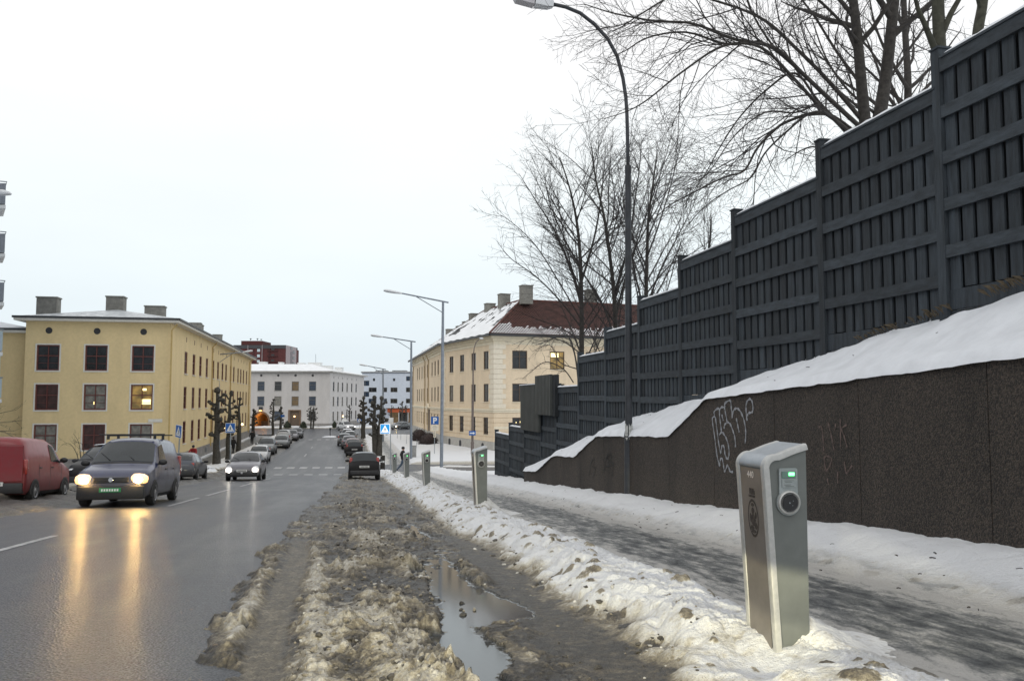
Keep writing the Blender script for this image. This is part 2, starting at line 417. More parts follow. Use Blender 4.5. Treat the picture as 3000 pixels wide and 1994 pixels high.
# painted markings
def dash(Y0, Y1, off, w_=.12):
    m = MB(); n = 5
    for i in range(n+1):
        Y = Y0+(Y1-Y0)*i/n
        m.v += [tuple(rp(Y, off-w_/2, .006)), tuple(rp(Y, off+w_/2, .006))]
    m.f = [(2*i, 2*i+1, 2*i+3, 2*i+2) for i in range(n)]
    return m.build('centre_dash', M['road_paint'], road)
for Y0, Y1, o in ((10.2, 14.2, -4.85), (22.5, 27.0, -4.75), (28.4, 33.5, -4.75), (37, 41.0, -4.75), (46, 50, -4.7), (84, 88, -4.6), (98, 102, -4.6)):
    dash(Y0, Y1, o)
def cross_stripe(Y, off, L_, w_):
    m = MB()
    m.quad(rp(Y, off, .006), rp(Y, off+w_, .006), rp(Y+L_, off+w_, .006), rp(Y+L_, off, .006)); m.build('crossing_stripe', M['road_paint'], road)
for k in range(6): cross_stripe(58.0 + .1*k, -6.3 + 1.02*k, 1.5, .60)
for k in range(6): cross_stripe(68.4 + .1*k, -6.2 + 1.02*k, 2.0, .60)
for k in range(4): cross_stripe(119 + .1*k, -6.0 + 1.2*k, 1.6, .55)

# ================================================================== heightfields: slush, snow banks, icy pavement
def height_right(o, s):
    """height over the road, dirt, water, ice, shade for the strip between the carriageway and the wall"""
    n1 = fbm(o*1.1, s*.55, 4, 3); n2 = fbm(o*2.7, s*1.6, 4, 11); n3 = fbm(o*9, s*7, 3, 21)
    wx = o + .30*fbm(o*1.7, s*1.2, 3, 71); wy = s + .45*fbm(o*1.7+40, s*1.2, 3, 73)
    b1 = billow(wx*1.45, wy*.95, 4, 31, .55); b2 = billow(wx*4.2, wy*3.3, 4, 41, .6); b3 = billow(wx*12, wy*9.5, 3, 47, .6)
    cl1, id1 = lumps(wx*2.3+.4*n2, wy*2.0, 33, .12, .62)
    c3, i3 = lumps(wx*7.5+.6*n3, wy*6.2, 35, .10, .62); c4, i4 = lumps(wx*15+.6*n3, wy*12.5, 37, .12, .65); pat = np.clip(.55+1.1*fbm(o*1.6, s*1.2, 3, 39), 0, 1)
    warp = .30*fbm(o*.7, s*1.0, 4, 51) + .20*fbm(o*3.0, s*2.6, 4, 57)
    ec = np.interp(s, [3.5, 5, 6.6, 8.2, 12, 20, 30, 38, 60], [-.70, -.80, -.97, -1.10, -1.12, -1.05, -.82, -.62, -.5])
    edge = sst(-.14, .14, o - ec + warp*1.1 + .12*(b2-.2))
    # ---- slush
    ridge = np.exp(-((o-.32-.12*np.sin(s*.5))/.55)**2)
    A = np.clip(-.02+.58*ridge+1.45*n1+.35*n2, .02, 1.2)
    h = edge*(.012 + A*(.17*b1 + .12*b2 + .07*b3) + .045*b2 + .024*b3 + .12*cl1*np.clip(A-.35, 0, 1) + pat*(.075*c3*(i3 > .45) + .042*c4*(i4 > .4)))
    h = h + edge*.075*np.exp(-((o+.24+.035*(s-6))/.10)**2)*sst(14, 10, s)*(.5+b2) + edge*.06*np.exp(-((o+.80+.035*(s-6))/.10)**2)*sst(13, 9, s)*(.5+b2)
    tint = fbm(o*1.9+7, s*1.3, 3, 81)
    dirt = .92 - .42*sst(.015, .135, h) - .50*tint + .18*n3 - .04*sst(9, 5, s) - .20*(id1 > .6)*(cl1 > .06) + (c3 > .06)*(i3-.72)*.6*pat - (c4 > .08)*(i4 > .72)*.22
    dirt = dirt - .26*np.exp(-((o+.24+.035*(s-6))/.13)**2)*sst(14, 10, s) - .26*np.exp(-((o+.80+.035*(s-6))/.10)**2)*sst(13, 9, s)
    dirt = np.maximum(dirt, .33) + .14*sst(11, 26, s)
    # ---- flattened wheel track by the carriageway
    tc = -.53 - .035*(s-6) + .04*np.sin(s*.7)
    t1 = np.exp(-(np.abs(o-tc)/.145)**6)*sst(3.8, 4.6, s)*sst(14.5, 11.5, s)
    tread = .0050*np.sin((o-tc)*150)*(np.abs(o-tc) < .11)
    h = h*(1-.95*t1) + t1*(.016+tread+.005*n3); dirt = dirt*(1-t1) + t1*(.64+.12*n3+.14*n2)
    # ---- broad wet wheel track along the snow bank
    c2 = 1.56 + .26*sst(5, 12, s) + .08*np.sin(s*.45)
    t2 = np.exp(-(np.abs(o-c2+.08*n2)/(.27+.05*np.sin(s*1.3)))**4)*sst(3.2, 3.6, s)*sst(32, 22, s)
    h = h*(1-.93*t2) + t2*(.012+.008*n3+.010*b2); dirt = dirt*(1-t2) + t2*(.82+.14*n2+.1*n3)
    # ---- puddles
    pw = .75*fbm(o*1.5, s*.75, 3, 77) + np.exp(-((o-.92-.1*np.sin(s))/.34)**2)*np.exp(-((s-7.4)/2.8)**2)*.80 + np.exp(-((o-1.25)/.22)**2)*np.exp(-((s-8.3)/1.3)**2)*.45 + np.exp(-((o-1.15)/.25)**2)*np.exp(-((s-14)/4)**2)*.60 \
        + np.exp(-((o-.80)/.2)**2)*np.exp(-((s-4.6)/.9)**2)*.5 + np.exp(-((o+1.0)/.3)**2)*(np.exp(-((s-8.6)/.7)**2)+np.exp(-((s-11.5)/.9)**2)+np.exp(-((s-6.2)/.4)**2))*.45
    pmask = sst(.32, .46, pw + .42*n2 + .16*n3 - .45*np.maximum(b1-.25, 0) - .3*cl1)*edge*sst(1.95, 1.7, o)*(1-t1)
    h = h*(1-pmask) + pmask*.009
    water = sst(.35, .98, pmask)
    # ---- snow bank with the charging posts
    bc = 1.95 + .24*fbm(o*0+.3, s*.55, 2, 91) + .08*fbm(o*0+.7, s*2.2, 2, 93) - .12*sst(9, 16, s)
    e5, _i5 = lumps(o*5.5, s*4.6, 95, .25, .8); oe = o + .16*e5 + .05*c3 - .05
    up = sst(bc-.15, bc+.20, oe); fine = sst(bc+.08, bc+.36, oe); dn = sst(3.22+.14*n1, 2.70+.14*n1, o)
    k1 = billow(wx*1.5+5, wy*1.0, 3, 61, .5); k2 = billow(wx*5+9, wy*3.6, 4, 67, .6); bl2, bi2 = lumps(o*7+.5*n2, s*5.2, 69, .15, .55)
    bank = .13 + .07*sst(bc, bc+.5, o) + .05*n1 + .14*k1 + fine*(.065*k2 + .045*b3 + .07*bl2*(bi2 > .7) + .03*c4*(i4 > .6))
    bank = bank*(1 - .86*np.exp(-((o-2.38)/.34)**2 - ((s-4.95)/.42)**2))
    h = (h*(1-.8*np.clip(up*3, 0, 1)) + .02*np.clip(up*3, 0, 1))*(1-up) + up*(dn*bank + (1-dn)*.125)
    bl1 = k1*1.5
    bd = .02 + .30*np.exp(-((oe-bc+.06)/.09)**2) + .34*np.clip(n2*1.5-.12, 0, 1)*sst(2.75, 2.1, o) + .42*np.where((bi2 > .78) & (bl2 > .05), 1., 0.) + .14*sst(.22, .05, k2) + .07*sst(8, 4.5, s) + .12*np.clip(-k1+.25, 0, 1)
    upc = sst(bc-.22, bc-.02, oe); dirt = dirt*(1-upc) + upc*bd
    # ---- icy pavement
    pv = sst(2.78+.12*n1, 3.18+.14*n1, o)
    wl = 5.08 + .14*fbm(s*.35, o*0, 3, 101) - .003*s
    ws = sst(wl-.12, wl+.42, o)
    streak = fbm(o*6, s*1.5, 5, 111); lowf = fbm(o*1.3, s*.28, 3, 117)
    h = h + pv*(1-ws)*(.012*streak + .012*fbm(o*9, s*4, 3, 121))
    ice = pv*(1-ws)
    shade = .57 + .50*streak + .18*lowf + .40*fbm(o*14, s*3.5, 4, 131) + .42*np.exp(-((o-3.15)/.22)**2) + .45*np.exp(-((o-(wl-.12))/.35)**2) - .10*np.exp(-((o-4.3)/.3)**2)
    # ---- clean snow under the wall
    h = h + ws*(.12 + .20*sst(wl+.25, wl+.9, o) + .05*n1 + .08*k1 + .02*k2 + .008*n3)
    dirt = dirt*(1-ws) + ws*(.03 + .16*np.exp(-((o-wl-.10)/.16)**2) + .05*np.clip(n2, 0, 1))
    water = water*(1-up); 
    h = h - .05*(1-edge)*(1-up)
    return h, np.clip(dirt, 0, 1), np.clip(water, 0, 1), np.clip(ice, 0, 1), np.clip(shade, 0, 1)

def field(name, f, os_, Ys, label, kind='stuff', cat='snow', smooth=True):
    O, Sg = np.meshgrid(os_, Ys)
    h, dirt, water, ice, shade = f(O, Sg)
    Z = vprof(Ys)[:, None] + h
    X = O - UR*Sg
    V = np.stack([X, Sg, Z], -1).reshape(-1, 3)
    ny, nx_ = O.shape
    idx = np.arange(ny*nx_).reshape(ny, nx_)
    F = np.stack([idx[:-1, :-1], idx[:-1, 1:], idx[1:, 1:], idx[1:, :-1]], -1).reshape(-1, 4)
    me = bpy.data.meshes.new(name); me.vertices.add(len(V)); me.vertices.foreach_set('co', V.ravel())
    me.loops.add(F.size); me.loops.foreach_set('vertex_index', F.ravel())
    me.polygons.add(len(F)); me.polygons.foreach_set('loop_start', np.arange(0, F.size, 4)); me.polygons.foreach_set('loop_total', np.full(len(F), 4))
    me.update(calc_edges=True)
    me.polygons.foreach_set('use_smooth', np.ones(len(F), bool))
    for k, a in (('dirt', dirt), ('water', water), ('ice', ice), ('shade', shade)):
        at = me.attributes.new(k, 'FLOAT', 'POINT'); at.data.foreach_set('value', a.ravel().astype(np.float32))
    me.materials.append(M['winter_ground'])
    return tag(link(name, me), label, cat, kind=kind)

def rows(y0, y1, k):
    r = [y0]
    while r[-1] < y1: r.append(r[-1] + k*(r[-1]/5)**1.5)
    return np.array(r)
NR = rows(3.4, 61.5, .0105)
field('slush', height_right, np.linspace(-1.75, 1.72, 232), NR, 'dirty brown slush with wheel ruts and puddles between street and snow bank', cat='slush')
field('snow_bank', height_right, np.linspace(1.72, 3.16, 100), NR, 'lumpy soiled snow bank in which the charging posts stand')
field('pavement', height_right, np.linspace(3.16, 4.72, 62), NR, 'icy dark grey pavement beside the retaining wall', kind='structure', cat='pavement')
field('wall_snow', height_right, np.linspace(4.72, 6.33, 52), NR, 'clean white snow strip along the foot of the retaining wall')
def far_right(o, s):
    h, d, wt, ic, sh = height_right(o, s)
    lawn = sst(5.0, 5.6, o)
    return h*(1-.0*lawn) + lawn*.1, d*(1-lawn)+.02*lawn, wt*0, ic*(1-lawn), sh
FR = np.arange(73.5, 134, .30)
def fr_edge(o, s):
    h, d, wt, ic, sh = far_right(o, s)
    k = sst(73.5, 75.3, s)*sst(134, 131, s)
    return h*k + .004*(1-k), d, wt, ic, sh
field('slush', fr_edge, np.linspace(-2.1, 2.0, 48), FR, 'dark slush strip under the parked cars beyond the side street on the right', cat='slush')
field('snow_bank', fr_edge, np.linspace(2.0, 3.18, 16), FR, 'snow bank round the pollarded trees on the right beyond the side street')
field('pavement', fr_edge, np.linspace(3.18, 5.1, 20), FR, 'grey trodden path between the right hand trees and the snowy lawn', kind='structure', cat='pavement')
def lawn_f(o, s):
    n1 = fbm(o*.25, s*.2, 4, 5); n2 = fbm(o*1.1, s*.8, 4, 9)
    k = sst(5.0, 5.8, o)*sst(73.6, 75.0, s)*sst(134, 132, s)
    h = k*(.26 + .10*n1 + .05*n2 + .10*sst(9, 18, o))
    d = .02 + .10*np.clip(n2, 0, 1)*.3 + .35*np.exp(-((s-74.1)/.5)**2)
    return h, d, h*0, h*0, h*0
field('lawn_snow', lawn_f, np.arange(5.05, 36, .35), FR, 'smooth white snow lawn in front of the cream building')
# the mound at the corner before the side street
def corner_f(o, s):
    n1 = fbm(o*.6, s*.5, 4, 15); n2 = fbm(o*2, s*2, 4, 19)
    k = sst(4.5, 5.4, o)*sst(61.8, 58.5, s)*sst(40, 42.5, s)
    h = k*(.20 + .16*n1 + .08*n2)
    return h, .04 + .2*np.clip(n2, 0, 1)*.5 + .3*np.exp(-((s-61.3)/.5)**2), h*0, h*0, h*0
field('snow_mound', corner_f, np.arange(4.5, 22, .2), np.arange(39.5, 62.2, .25), 'bright snow heap at the corner beyond the end of the fence')

def median_f(o, s):
    n1 = fbm(o*.8, s*1.2, 4, 25); k = sst(69.2, 70.0, s+.5*n1)*sst(71.6, 70.6, s+.5*n1)*sst(6, 8, o)
    h = k*(.10+.12*np.clip(n1+.3, 0, 1))+.004-.03*(k < .02); return h, .12+.5*np.exp(-((h-.02)/.03)**2), h*0, h*0, h*0
field('snow_bank', median_f, np.arange(5.5, 34, .25), np.arange(68.6, 72.2, .18), 'low snow strip left along the middle of the side street')
def height_left(o, s):
    n1 = fbm(o*.9, s*.5, 4, 203); n2 = fbm(o*2.4, s*1.6, 4, 211); n3 = fbm(o*7, s*6, 3, 221)
    cl, ci = lumps(o*2.6+.3*n2, s*2.1, 231, .3, .8)
    edge = sst(-7.15, -7.75, o + .35*n1 + .15*n2)
    h = edge*(.05 + .06*np.clip(n1+.3, 0, 1) + .09*cl + .02*n3)
    d = .86 - .2*(ci-.5)*(cl > .1) + .1*n3
    near = sst(52, 46, s)
    bc = -9.35 - .25*n1
    up = sst(bc+.2, bc-.25, o); dn = sst(-12.0+.2*n1, -11.5+.2*n1, o)
    h = h*(1-up) + up*(dn*(.24 + .10*n1 + .10*cl + .05*n2) + (1-dn)*.12)
    d = d*(1-up) + up*(.06 + .45*np.exp(-((o-bc)/.2)**2) + .25*np.clip(n2*1.3, 0, 1) + .35*near*np.clip(.4+n1, 0, 1))
    md = np.exp(-((o+9.75)/.85)**2)*np.exp(-((s-56.5)/3.6)**2); h = h + .42*md*(1+.5*n2); d = d*(1-sst(.2, .5, md)) + sst(.2, .5, md)*.05
    pv = sst(-11.6+.2*n1, -12.0+.2*n1, o)
    wl = -13.6 - .012*(s-65)
    ws = sst(wl+.25, wl-.15, o + .3*n1)
    streak = fbm(o*4, s*.8, 4, 241)
    h = h + ws*(.10+.08*n1)
    ice = pv*(1-ws); sh = .36 + .5*streak
    d = d*(1-ws) + ws*.05
    h = h - .05*(1-edge)
    return h, np.clip(d, 0, 1), h*0, ice, np.clip(sh, 0, 1)
LY1 = np.arange(9, 60.5, .16); LY2 = np.arange(60.5, 131, .28)
field('slush', height_left, np.arange(-9.3, -6.95, .06), LY1, 'dark slush at the left kerb beneath the vans', cat='slush')
field('slush', height_left, np.arange(-9.3, -6.95, .08), LY2, 'dark slush at the left kerb under the far row of parked cars', cat='slush')
field('snow_bank', height_left, np.arange(-11.75, -9.29, .08), np.concatenate([LY1, LY2]), 'snow bank with pollarded trees between left pavement and parked cars')
field('pavement', height_left, np.arange(-16.2, -11.74, .10), np.concatenate([LY1, LY2]), 'grey trodden pavement along the yellow building', kind='structure', cat='pavement')
def junction_snow(o, s):
    n1 = fbm(o*.5, s*.6, 4, 305); k = sst(166.2, 167.6, s)
    h = .02 + k*(.30 + .3*n1); return h, .03+.4*sst(167.2, 166.3, s)+h*0, h*0, h*0, h*0
field('snow_bank', junction_snow, np.arange(-24, 40, .4), np.arange(165.8, 170.0, .2), 'ploughed snow bank along the front of the white building')

# loose clods of dirty snow, light, dark and icy
rnd = random.Random(5); N_ = 5200
oo = np.array([rnd.uniform(-1.05, 1.75) if k < 4300 else 1.93+rnd.gauss(0, .12) for k in range(N_)]); ss = np.array([4.0*math.exp(rnd.random()**1.15*math.log(6)) for _ in range(N_)])
oo[4300:] += .24*fbm(np.full(900, .3), ss[4300:]*.55, 2, 91) + .08*fbm(np.full(900, .7), ss[4300:]*2.2, 2, 93) - .12*sst(9, 16, ss[4300:])
hh, dd, ww, _a, _b = [q[:, 0] for q in height_right(oo[:, None], ss[:, None])]
keep = fbm(oo*1.6, ss*1.2, 3, 39) + .6*np.exp(-((oo-.3)/.5)**2) + .35*(np.arange(N_) >= 4300)
bms = bmesh.new(); bmesh.ops.create_icosphere(bms, subdivisions=1, radius=1); bV = np.array([v.co[:] for v in bms.verts]); bF = np.array([[v.index for v in f.verts] for f in bms.faces]); bms.free()
bms = bmesh.new(); bmesh.ops.create_icosphere(bms, subdivisions=2, radius=1); bV2 = np.array([v.co[:] for v in bms.verts]); bF2 = np.array([[v.index for v in f.verts] for f in bms.faces]); bms.free()
sets = {0: MB(), 1: MB(), 2: MB()}; rs = np.random.RandomState(3)
for k in range(N_):
    o, s_ = oo[k], ss[k]
    if keep[k] < .18+.3*rnd.random() or (k >= 4300 and rnd.random() < .5) or (ww[k] > .5 and rnd.random() < .85) or (abs(o+.53+.035*(s_-6)) < .16 and s_ < 13) or (abs(o-1.68) < .22 and k < 4300 and rnd.random() < .8) or hh[k] < .004: continue
    r = .0048*math.exp(abs(rnd.gauss(0, .62)))*(1+.05*s_); r = min(r, .024)
    V, F = (bV2, bF2) if r > .016 else (bV, bF)
    d = V*(1+.26*rs.randn(len(V), 1)*(.7 if r > .016 else 1)); ph = rs.uniform(0, 6.28, 3); d = d*(1+.22*np.sin(2.3*V[:, [1, 2, 0]]+ph))
    a_ = rs.uniform(0, 6.28); ca_, sa_ = math.cos(a_), math.sin(a_); d = np.stack([d[:, 0]*ca_*1.25-d[:, 1]*sa_, d[:, 0]*sa_*1.25+d[:, 1]*ca_, d[:, 2]*.75], 1)
    p = np.array(rp(s_, o, hh[k]+r*.2)); P_ = d*r+p
    g = 1 if rnd.random() < .38 else (2 if rnd.random() < (.10 if k < 4300 else .45) else 0)
    m = sets[g]; n0 = len(m.v); m.v += [tuple(q) for q in P_]; m.f += [tuple(q) for q in (F+n0)]
pm('clod_tan', (.12, .108, .085), .7, .3, 20, .5, 90, col2=(.34, .305, .24), lo=.36, hi=.66); pm('clod_dark', (.035, .033, .030), .6, .3, 20, .5, 90, col2=(.11, .10, .085), lo=.4, hi=.7); pm('clod_ice', (.36, .35, .32), .6, .2, 20, .4, 90, col2=(.62, .62, .60), lo=.35, hi=.65)
for g, (mt, lab) in enumerate((('clod_tan', 'loose tan clods of frozen slush strewn over the ruts'), ('clod_dark', 'dark wet gravelly clods strewn over the slush'), ('clod_ice', 'pale lumps of broken ice along the ruts and snow bank'))):
    tag(sets[g].build('slush_clods', M[mt], smooth=False, fix=False), lab, 'slush', kind='stuff')

# ================================================================== retaining wall (exposed aggregate panels)
def aggregate():
    m = bpy.data.materials.new('aggregate'); m.use_nodes = True; MATS['aggregate'] = m
    t = m.node_tree; b = t.nodes['Principled BSDF']; N = t.nodes.new; LK = t.links.new
    tc = N('ShaderNodeTexCoord')
    v = N('ShaderNodeTexVoronoi'); v.inputs['Scale'].default_value = 62; LK(tc.outputs['Object'], v.inputs['Vector'])
    r = N('ShaderNodeValToRGB'); e = r.color_ramp.elements
    e[0].position, e[0].color = 0, (.009, .008, .0075, 1); e[1].position, e[1].color = 1, (.062, .048, .037, 1)
    k = e.new(.55); k.color = (.031, .0245, .0195, 1)
    sp = N('ShaderNodeSeparateColor'); LK(v.outputs['Color'], sp.inputs[0]); LK(sp.outputs[0], r.inputs[0])
    n = N('ShaderNodeTexNoise'); n.inputs['Scale'].default_value = .9; n.inputs['Detail'].default_value = 7; LK(tc.outputs['Object'], n.inputs['Vector'])
    mr = N('ShaderNodeMapRange'); mr.inputs['From Min'].default_value = .3; mr.inputs['From Max'].default_value = .7; mr.inputs['To Min'].default_value = .75; mr.inputs['To Max'].default_value = 1.6; mpw = N('ShaderNodeMapping'); mpw.inputs['Scale'].default_value = (1.3, 1.3, .28); LK(tc.outputs['Object'], mpw.inputs[0]); LK(mpw.outputs[0], n.inputs['Vector']); LK(n.outputs['Fac'], mr.inputs['Value'])
    s = N('ShaderNodeVectorMath'); s.operation = 'SCALE'; LK(r.outputs[0], s.inputs[0]); LK(mr.outputs[0], s.inputs['Scale']); LK(s.outputs[0], b.inputs['Base Color'])
    b.inputs['Roughness'].default_value = .8
    bp = N('ShaderNodeBump'); bp.inputs['Strength'].default_value = .7; bp.inputs['Distance'].default_value = .012; bp.invert = True
    LK(v.outputs['Distance'], bp.inputs['Height']); LK(bp.outputs[0], b.inputs['Normal'])
aggregate()
WX = 6.2; WU = .2
def wallX(Y, d=0): return WX + d - WU*Y
WTOP = [(3, .68), (7.75, .41), (14.5, .035), (16.15, -.66), (20.75, -.85), (22.7, -1.48), (24.9, -1.58), (27.0, -2.22), (29.0, -2.36)]
def wtop(Y): return float(np.interp(Y, [p[0] for p in WTOP], [p[1] for p in WTOP]))
wall = thing('retaining_wall', 'dark brown exposed aggregate retaining wall with sloping stepped top', 'wall', (wallX(16), 16, prof(16)))
Wo = wall.location
pm('joint', (.015, .014, .013), .9, .2, 8)
edges_ = [3.2, 4.2, 6.2, 8.2, 10.25, 12.25, 14.25, 16.2, 18.2, 20.2, 22.2, 24.2, 26.2, 27.8, 29.0]
for a, b in zip(edges_[:-1], edges_[1:]):
    ks = sorted({a+.006, b-.006} | {p[0] for p in WTOP if a < p[0] < b})
    pts = [Vector((wallX(Y), Y, prof(Y)-.2)) for Y in (ks[0], ks[-1])]
    top = [Vector((wallX(Y), Y, wtop(Y))) for Y in reversed(ks)]
    MB().prism(pts+top, Vector((.22, .044, 0))).build('panel', M['aggregate'], wall, org=Wo)
ks = [p[0] for p in WTOP]
mb = MB().prism([Vector((wallX(Y, .03), Y, prof(Y)-.3)) for Y in (3.3, 28.9)] + [Vector((wallX(Y, .03), Y, wtop(Y)-.02)) for Y in reversed(ks[:-1])], Vector((.1, .02, 0)))
mb.build('backing', M['joint'], wall, org=Wo)

# snow slope between the wall top and the fence
FX = 7.25
ZF = [(2, 2.0), (8, 1.35), (10.15, 1.02), (12.7, .70), (15.56, .29), (18.07, -.09), (20.6, -.38), (23.4, -.75), (25.9, -1.25), (28.6, -1.80), (33.6, -2.55), (39.8, -3.55), (60, -5.2)]
def zf(Y): return float(np.interp(Y, [p[0] for p in ZF], [p[1] for p in ZF]))
mb = MB(); Ys = np.arange(3.2, 29.05, .09); us = np.linspace(0, 1, 16); i0 = 0
ZZ = fbm(us[None, :]*2.2, Ys[:, None]*1.1, 4, 402)
ZL = fbm(us[None, :]*.6, Ys[:, None]*.35, 3, 409)
ZS = np.convolve([wtop(y) for y in np.arange(3.2-.45, 29.05+.5, .09)], np.ones(9)/9, 'same')[5:5+len(Ys)]
for j, Y in enumerate(Ys):
    zw = .85*wtop(Y)+.15*ZS[j] if Y < 28 else wtop(Y); zz = zf(Y); zw = max(zw, wtop(Y)-.02)
    for i, u in enumerate(us):
        x = -.035 + u*1.22
        lip = .09*math.sqrt(min(1, max(0, u/.07)))
        z = zw + lip + (zz-zw+.02)*max(0, u-.03)**1.15 + .07*ZZ[j, i]*min(1, u*4) + .08*ZL[j, i]*min(1, u*3)
        if u == 0: z = zw - .02 - .05*abs(ZZ[j, 5])
        if i < 3: x += -.05*max(0, ZZ[j, 8])+.03*ZL[j, 3]
        mb.v.append((wallX(Y, min(x, 1.185) if i else min(x, -.006)), Y, z))
n = len(us)
mb.f = [(j*n+i, j*n+i+1, (j+1)*n+i+1, (j+1)*n+i) for j in range(len(Ys)-1) for i in range(n-1)]
tag(mb.build('slope_snow', M['white_snow'], smooth=True), 'smooth white snow slope above the retaining wall below the fence', 'snow', kind='stuff')
# hillside behind the fence
mb = MB(); Ys = np.arange(-6, 66, 2.0); us = np.concatenate([np.linspace(0, 8, 9), np.linspace(12, 120, 10)])
for Y in Ys:
    for u in us: mb.v.append((FX - WU*Y + .12 + u, Y, zf(Y) + .08*min(u, 20)*(1 if Y < 36 else max(0, 1-(Y-36)/20)) - .05))
n = len(us); mb.f = [(j*n+i, j*n+i+1, (j+1)*n+i+1, (j+1)*n+i) for j in range(len(Ys)-1) for i in range(n-1)]
tag(mb.build('hillside', M['white_snow'], smooth=True), 'snowy hillside behind the fence under the bare trees', 'hill', kind='structure')

# twigs, leaves and crumbs lying on the snow slope and along the wall
rnd = random.Random(77); mb = MB()
for k in range(170):
    if k < 90:
        Y = rnd.uniform(6.5, 27); u = rnd.random()**1.5; x = wallX(Y, .1+u*1.0); z = wtop(Y)+.09+(zf(Y)-wtop(Y))*max(0, u*.9)**1.15+.03
    else:
        Y = 5+22*rnd.random()**1.7; off_ = rnd.uniform(4.7, 6.0)-.013*Y; x = rx(Y, off_); z = prof(Y)+float(np.interp(off_, [4.6, 5.0, 5.4, 6.1], [.13, .16, .34, .52]))+.02
    L2 = rnd.uniform(.015, .06); a = rnd.uniform(0, 6.28); d = Vector((math.cos(a), math.sin(a), rnd.uniform(-.3, .3)))*L2
    mb.tube([Vector((x, Y, z)), Vector((x, Y, z))+d*.5+Vector((0, 0, .004)), Vector((x, Y, z))+d], rnd.uniform(.003, .008), 4)
tag(mb.build('litter', M['twig'], fix=False), 'dark twigs and leaf crumbs scattered on the snow by the wall', 'litter', kind='stuff')

# withered grass at the foot of the nearest fence panels
rnd = random.Random(9); mb = MB()
for k in range(700):
    Y = rnd.uniform(7.0, 12.4); f = (12.4-Y)/5.4
    if rnd.random() > .10+.6*f or math.sin(Y*5.1)+math.sin(Y*2.3+1) < .1-.9*f: continue
    d = rnd.uniform(-.02, .10+.26*f); x = wallX(Y, 1.02-d); z = zf(Y)+.03 - d*.35
    l = rnd.uniform(.05, .15)*(0.5+.6*f); a = rnd.uniform(-.10, .10); b = rnd.uniform(-.10, .06); w_ = .006
    mb.v += [(x, Y-w_, z-.02), (x, Y+w_, z-.02), (x+b*.5-.03, Y+a*.6, z+l*.7), (x+b-.06, Y+a, z+l*.75)]
    k4 = len(mb.v)-4; mb.f += [(k4, k4+1, k4+2), (k4, k4+2, k4+3)]
pm('dry_grass', (.07, .055, .035), .9, .4, 20)
tag(mb.build('dry_grass', M['dry_grass'], fix=False), 'withered brown grass at the foot of the nearest fence boards', 'grass', kind='stuff')

# ------------------------------------------------------------------ graffiti on the wall
def on_wall(x, y, lift=.006):
    r = ray(x, y); k = (WX - lift) / (r.x + WU*r.y); return r*k
gset = [0.0]
def stroke(pts, wpx, mat, parent, sc, ox, oy):
    P = []                                     # smooth the traced stroke
    for i in range(len(pts)-1):
        p0, p1, p2, p3 = pts[max(i-1, 0)], pts[i], pts[i+1], pts[min(i+2, len(pts)-1)]
        for t in (0, .25, .5, .75):
            P.append(tuple(.5*((2*p1[k])+(-p0[k]+p2[k])*t+(2*p0[k]-5*p1[k]+4*p2[k]-p3[k])*t*t+(-p0[k]+3*p1[k]-3*p2[k]+p3[k])*t**3) for k in (0, 1)))
    P.append(pts[-1]); gset[0] += .00025
    W3 = [on_wall(ox+p[0]*sc, oy+p[1]*sc, .006+gset[0]) for p in P]
    nrm = Vector((-1, -.2, 0)).normalized(); mb = MB()
    for i, p in enumerate(W3):
        t = (W3[min(i+1, len(W3)-1)]-W3[max(i-1, 0)]).normalized(); s = t.cross(nrm)*wpx*(.8+.4*math.sin(i*1.7))
        mb.v += [tuple(p-s), tuple(p+s)]
    mb.f = [(2*i, 2*i+1, 2*i+3, 2*i+2) for i in range(len(P)-1)]
    return mb.build('stroke', mat, parent, org=parent.location, fix=False)
pm('chalk_paint', (.26, .27, .29), .8, .4, 25, lo=.3, hi=.6); pm('faint_paint', (.12, .085, .075), .85, .4, 25); pm('dark_paint', (.012, .012, .013), .7, .3, 20)
g1 = thing('graffiti', 'pale chalky graffiti tag scrawled on the retaining wall left of the near charging post', 'graffiti', on_wall(2140, 1270))
for pts in ([(275,1015),(240,870),(205,600),(180,430),(175,350),(205,320),(200,260),(265,215),(275,330),(290,450),(300,540)],
            [(215,330),(240,520),(260,680),(290,830),(305,735),(335,745),(350,850),(375,910),(398,890),(405,800),(385,680),(340,580),(300,545),(270,585)],
            [(265,250),(300,200),(340,210),(355,280),(375,400),(345,440),(335,495)], [(375,400),(420,430),(460,530),(485,620),(495,750)],
            [(350,200),(345,150),(420,105),(435,200),(450,345),(460,260),(500,215),(550,240),(600,340),(630,470),(635,600),(625,700)],
            [(305,300),(325,385)], [(505,350),(525,450),(545,545)], [(655,385),(640,250),(645,140),(690,85),(725,130),(735,230),(720,270),(675,280),(655,320)],
            [(275,1015),(285,920),(310,910),(330,1010),(345,1085),(385,1000),(420,1085),(460,1090)]):
    stroke(pts, .020, M['chalk_paint'], g1, .212, 2050, 1150)
g2 = thing('graffiti', 'faint rusty scratched letters on the retaining wall right of the near charging post', 'graffiti', on_wall(2440, 1310))
for pts in ([(1640,480),(1680,470),(1700,600),(1715,800)], [(1770,400),(1820,600),(1855,790)], [(1880,430),(1860,520)], [(1940,360),(1945,560),(1945,740)], [(2030,440),(1960,500),(1995,600),(2035,750)],
            [(1740,1080),(1720,900),(1780,880),(1820,910),(1800,1000),(1750,1080)], [(1995,950),(2010,1040),(2025,1110),(2105,1000)], [(1760,1180),(1780,1270)], [(1905,1090),(1905,1250)]):
    stroke(pts, .014, M['faint_paint'], g2, .212, 2050, 1150)
g3 = thing('graffiti', 'small black marker scribbles on the low end of the retaining wall', 'graffiti', on_wall(1770, 1355))
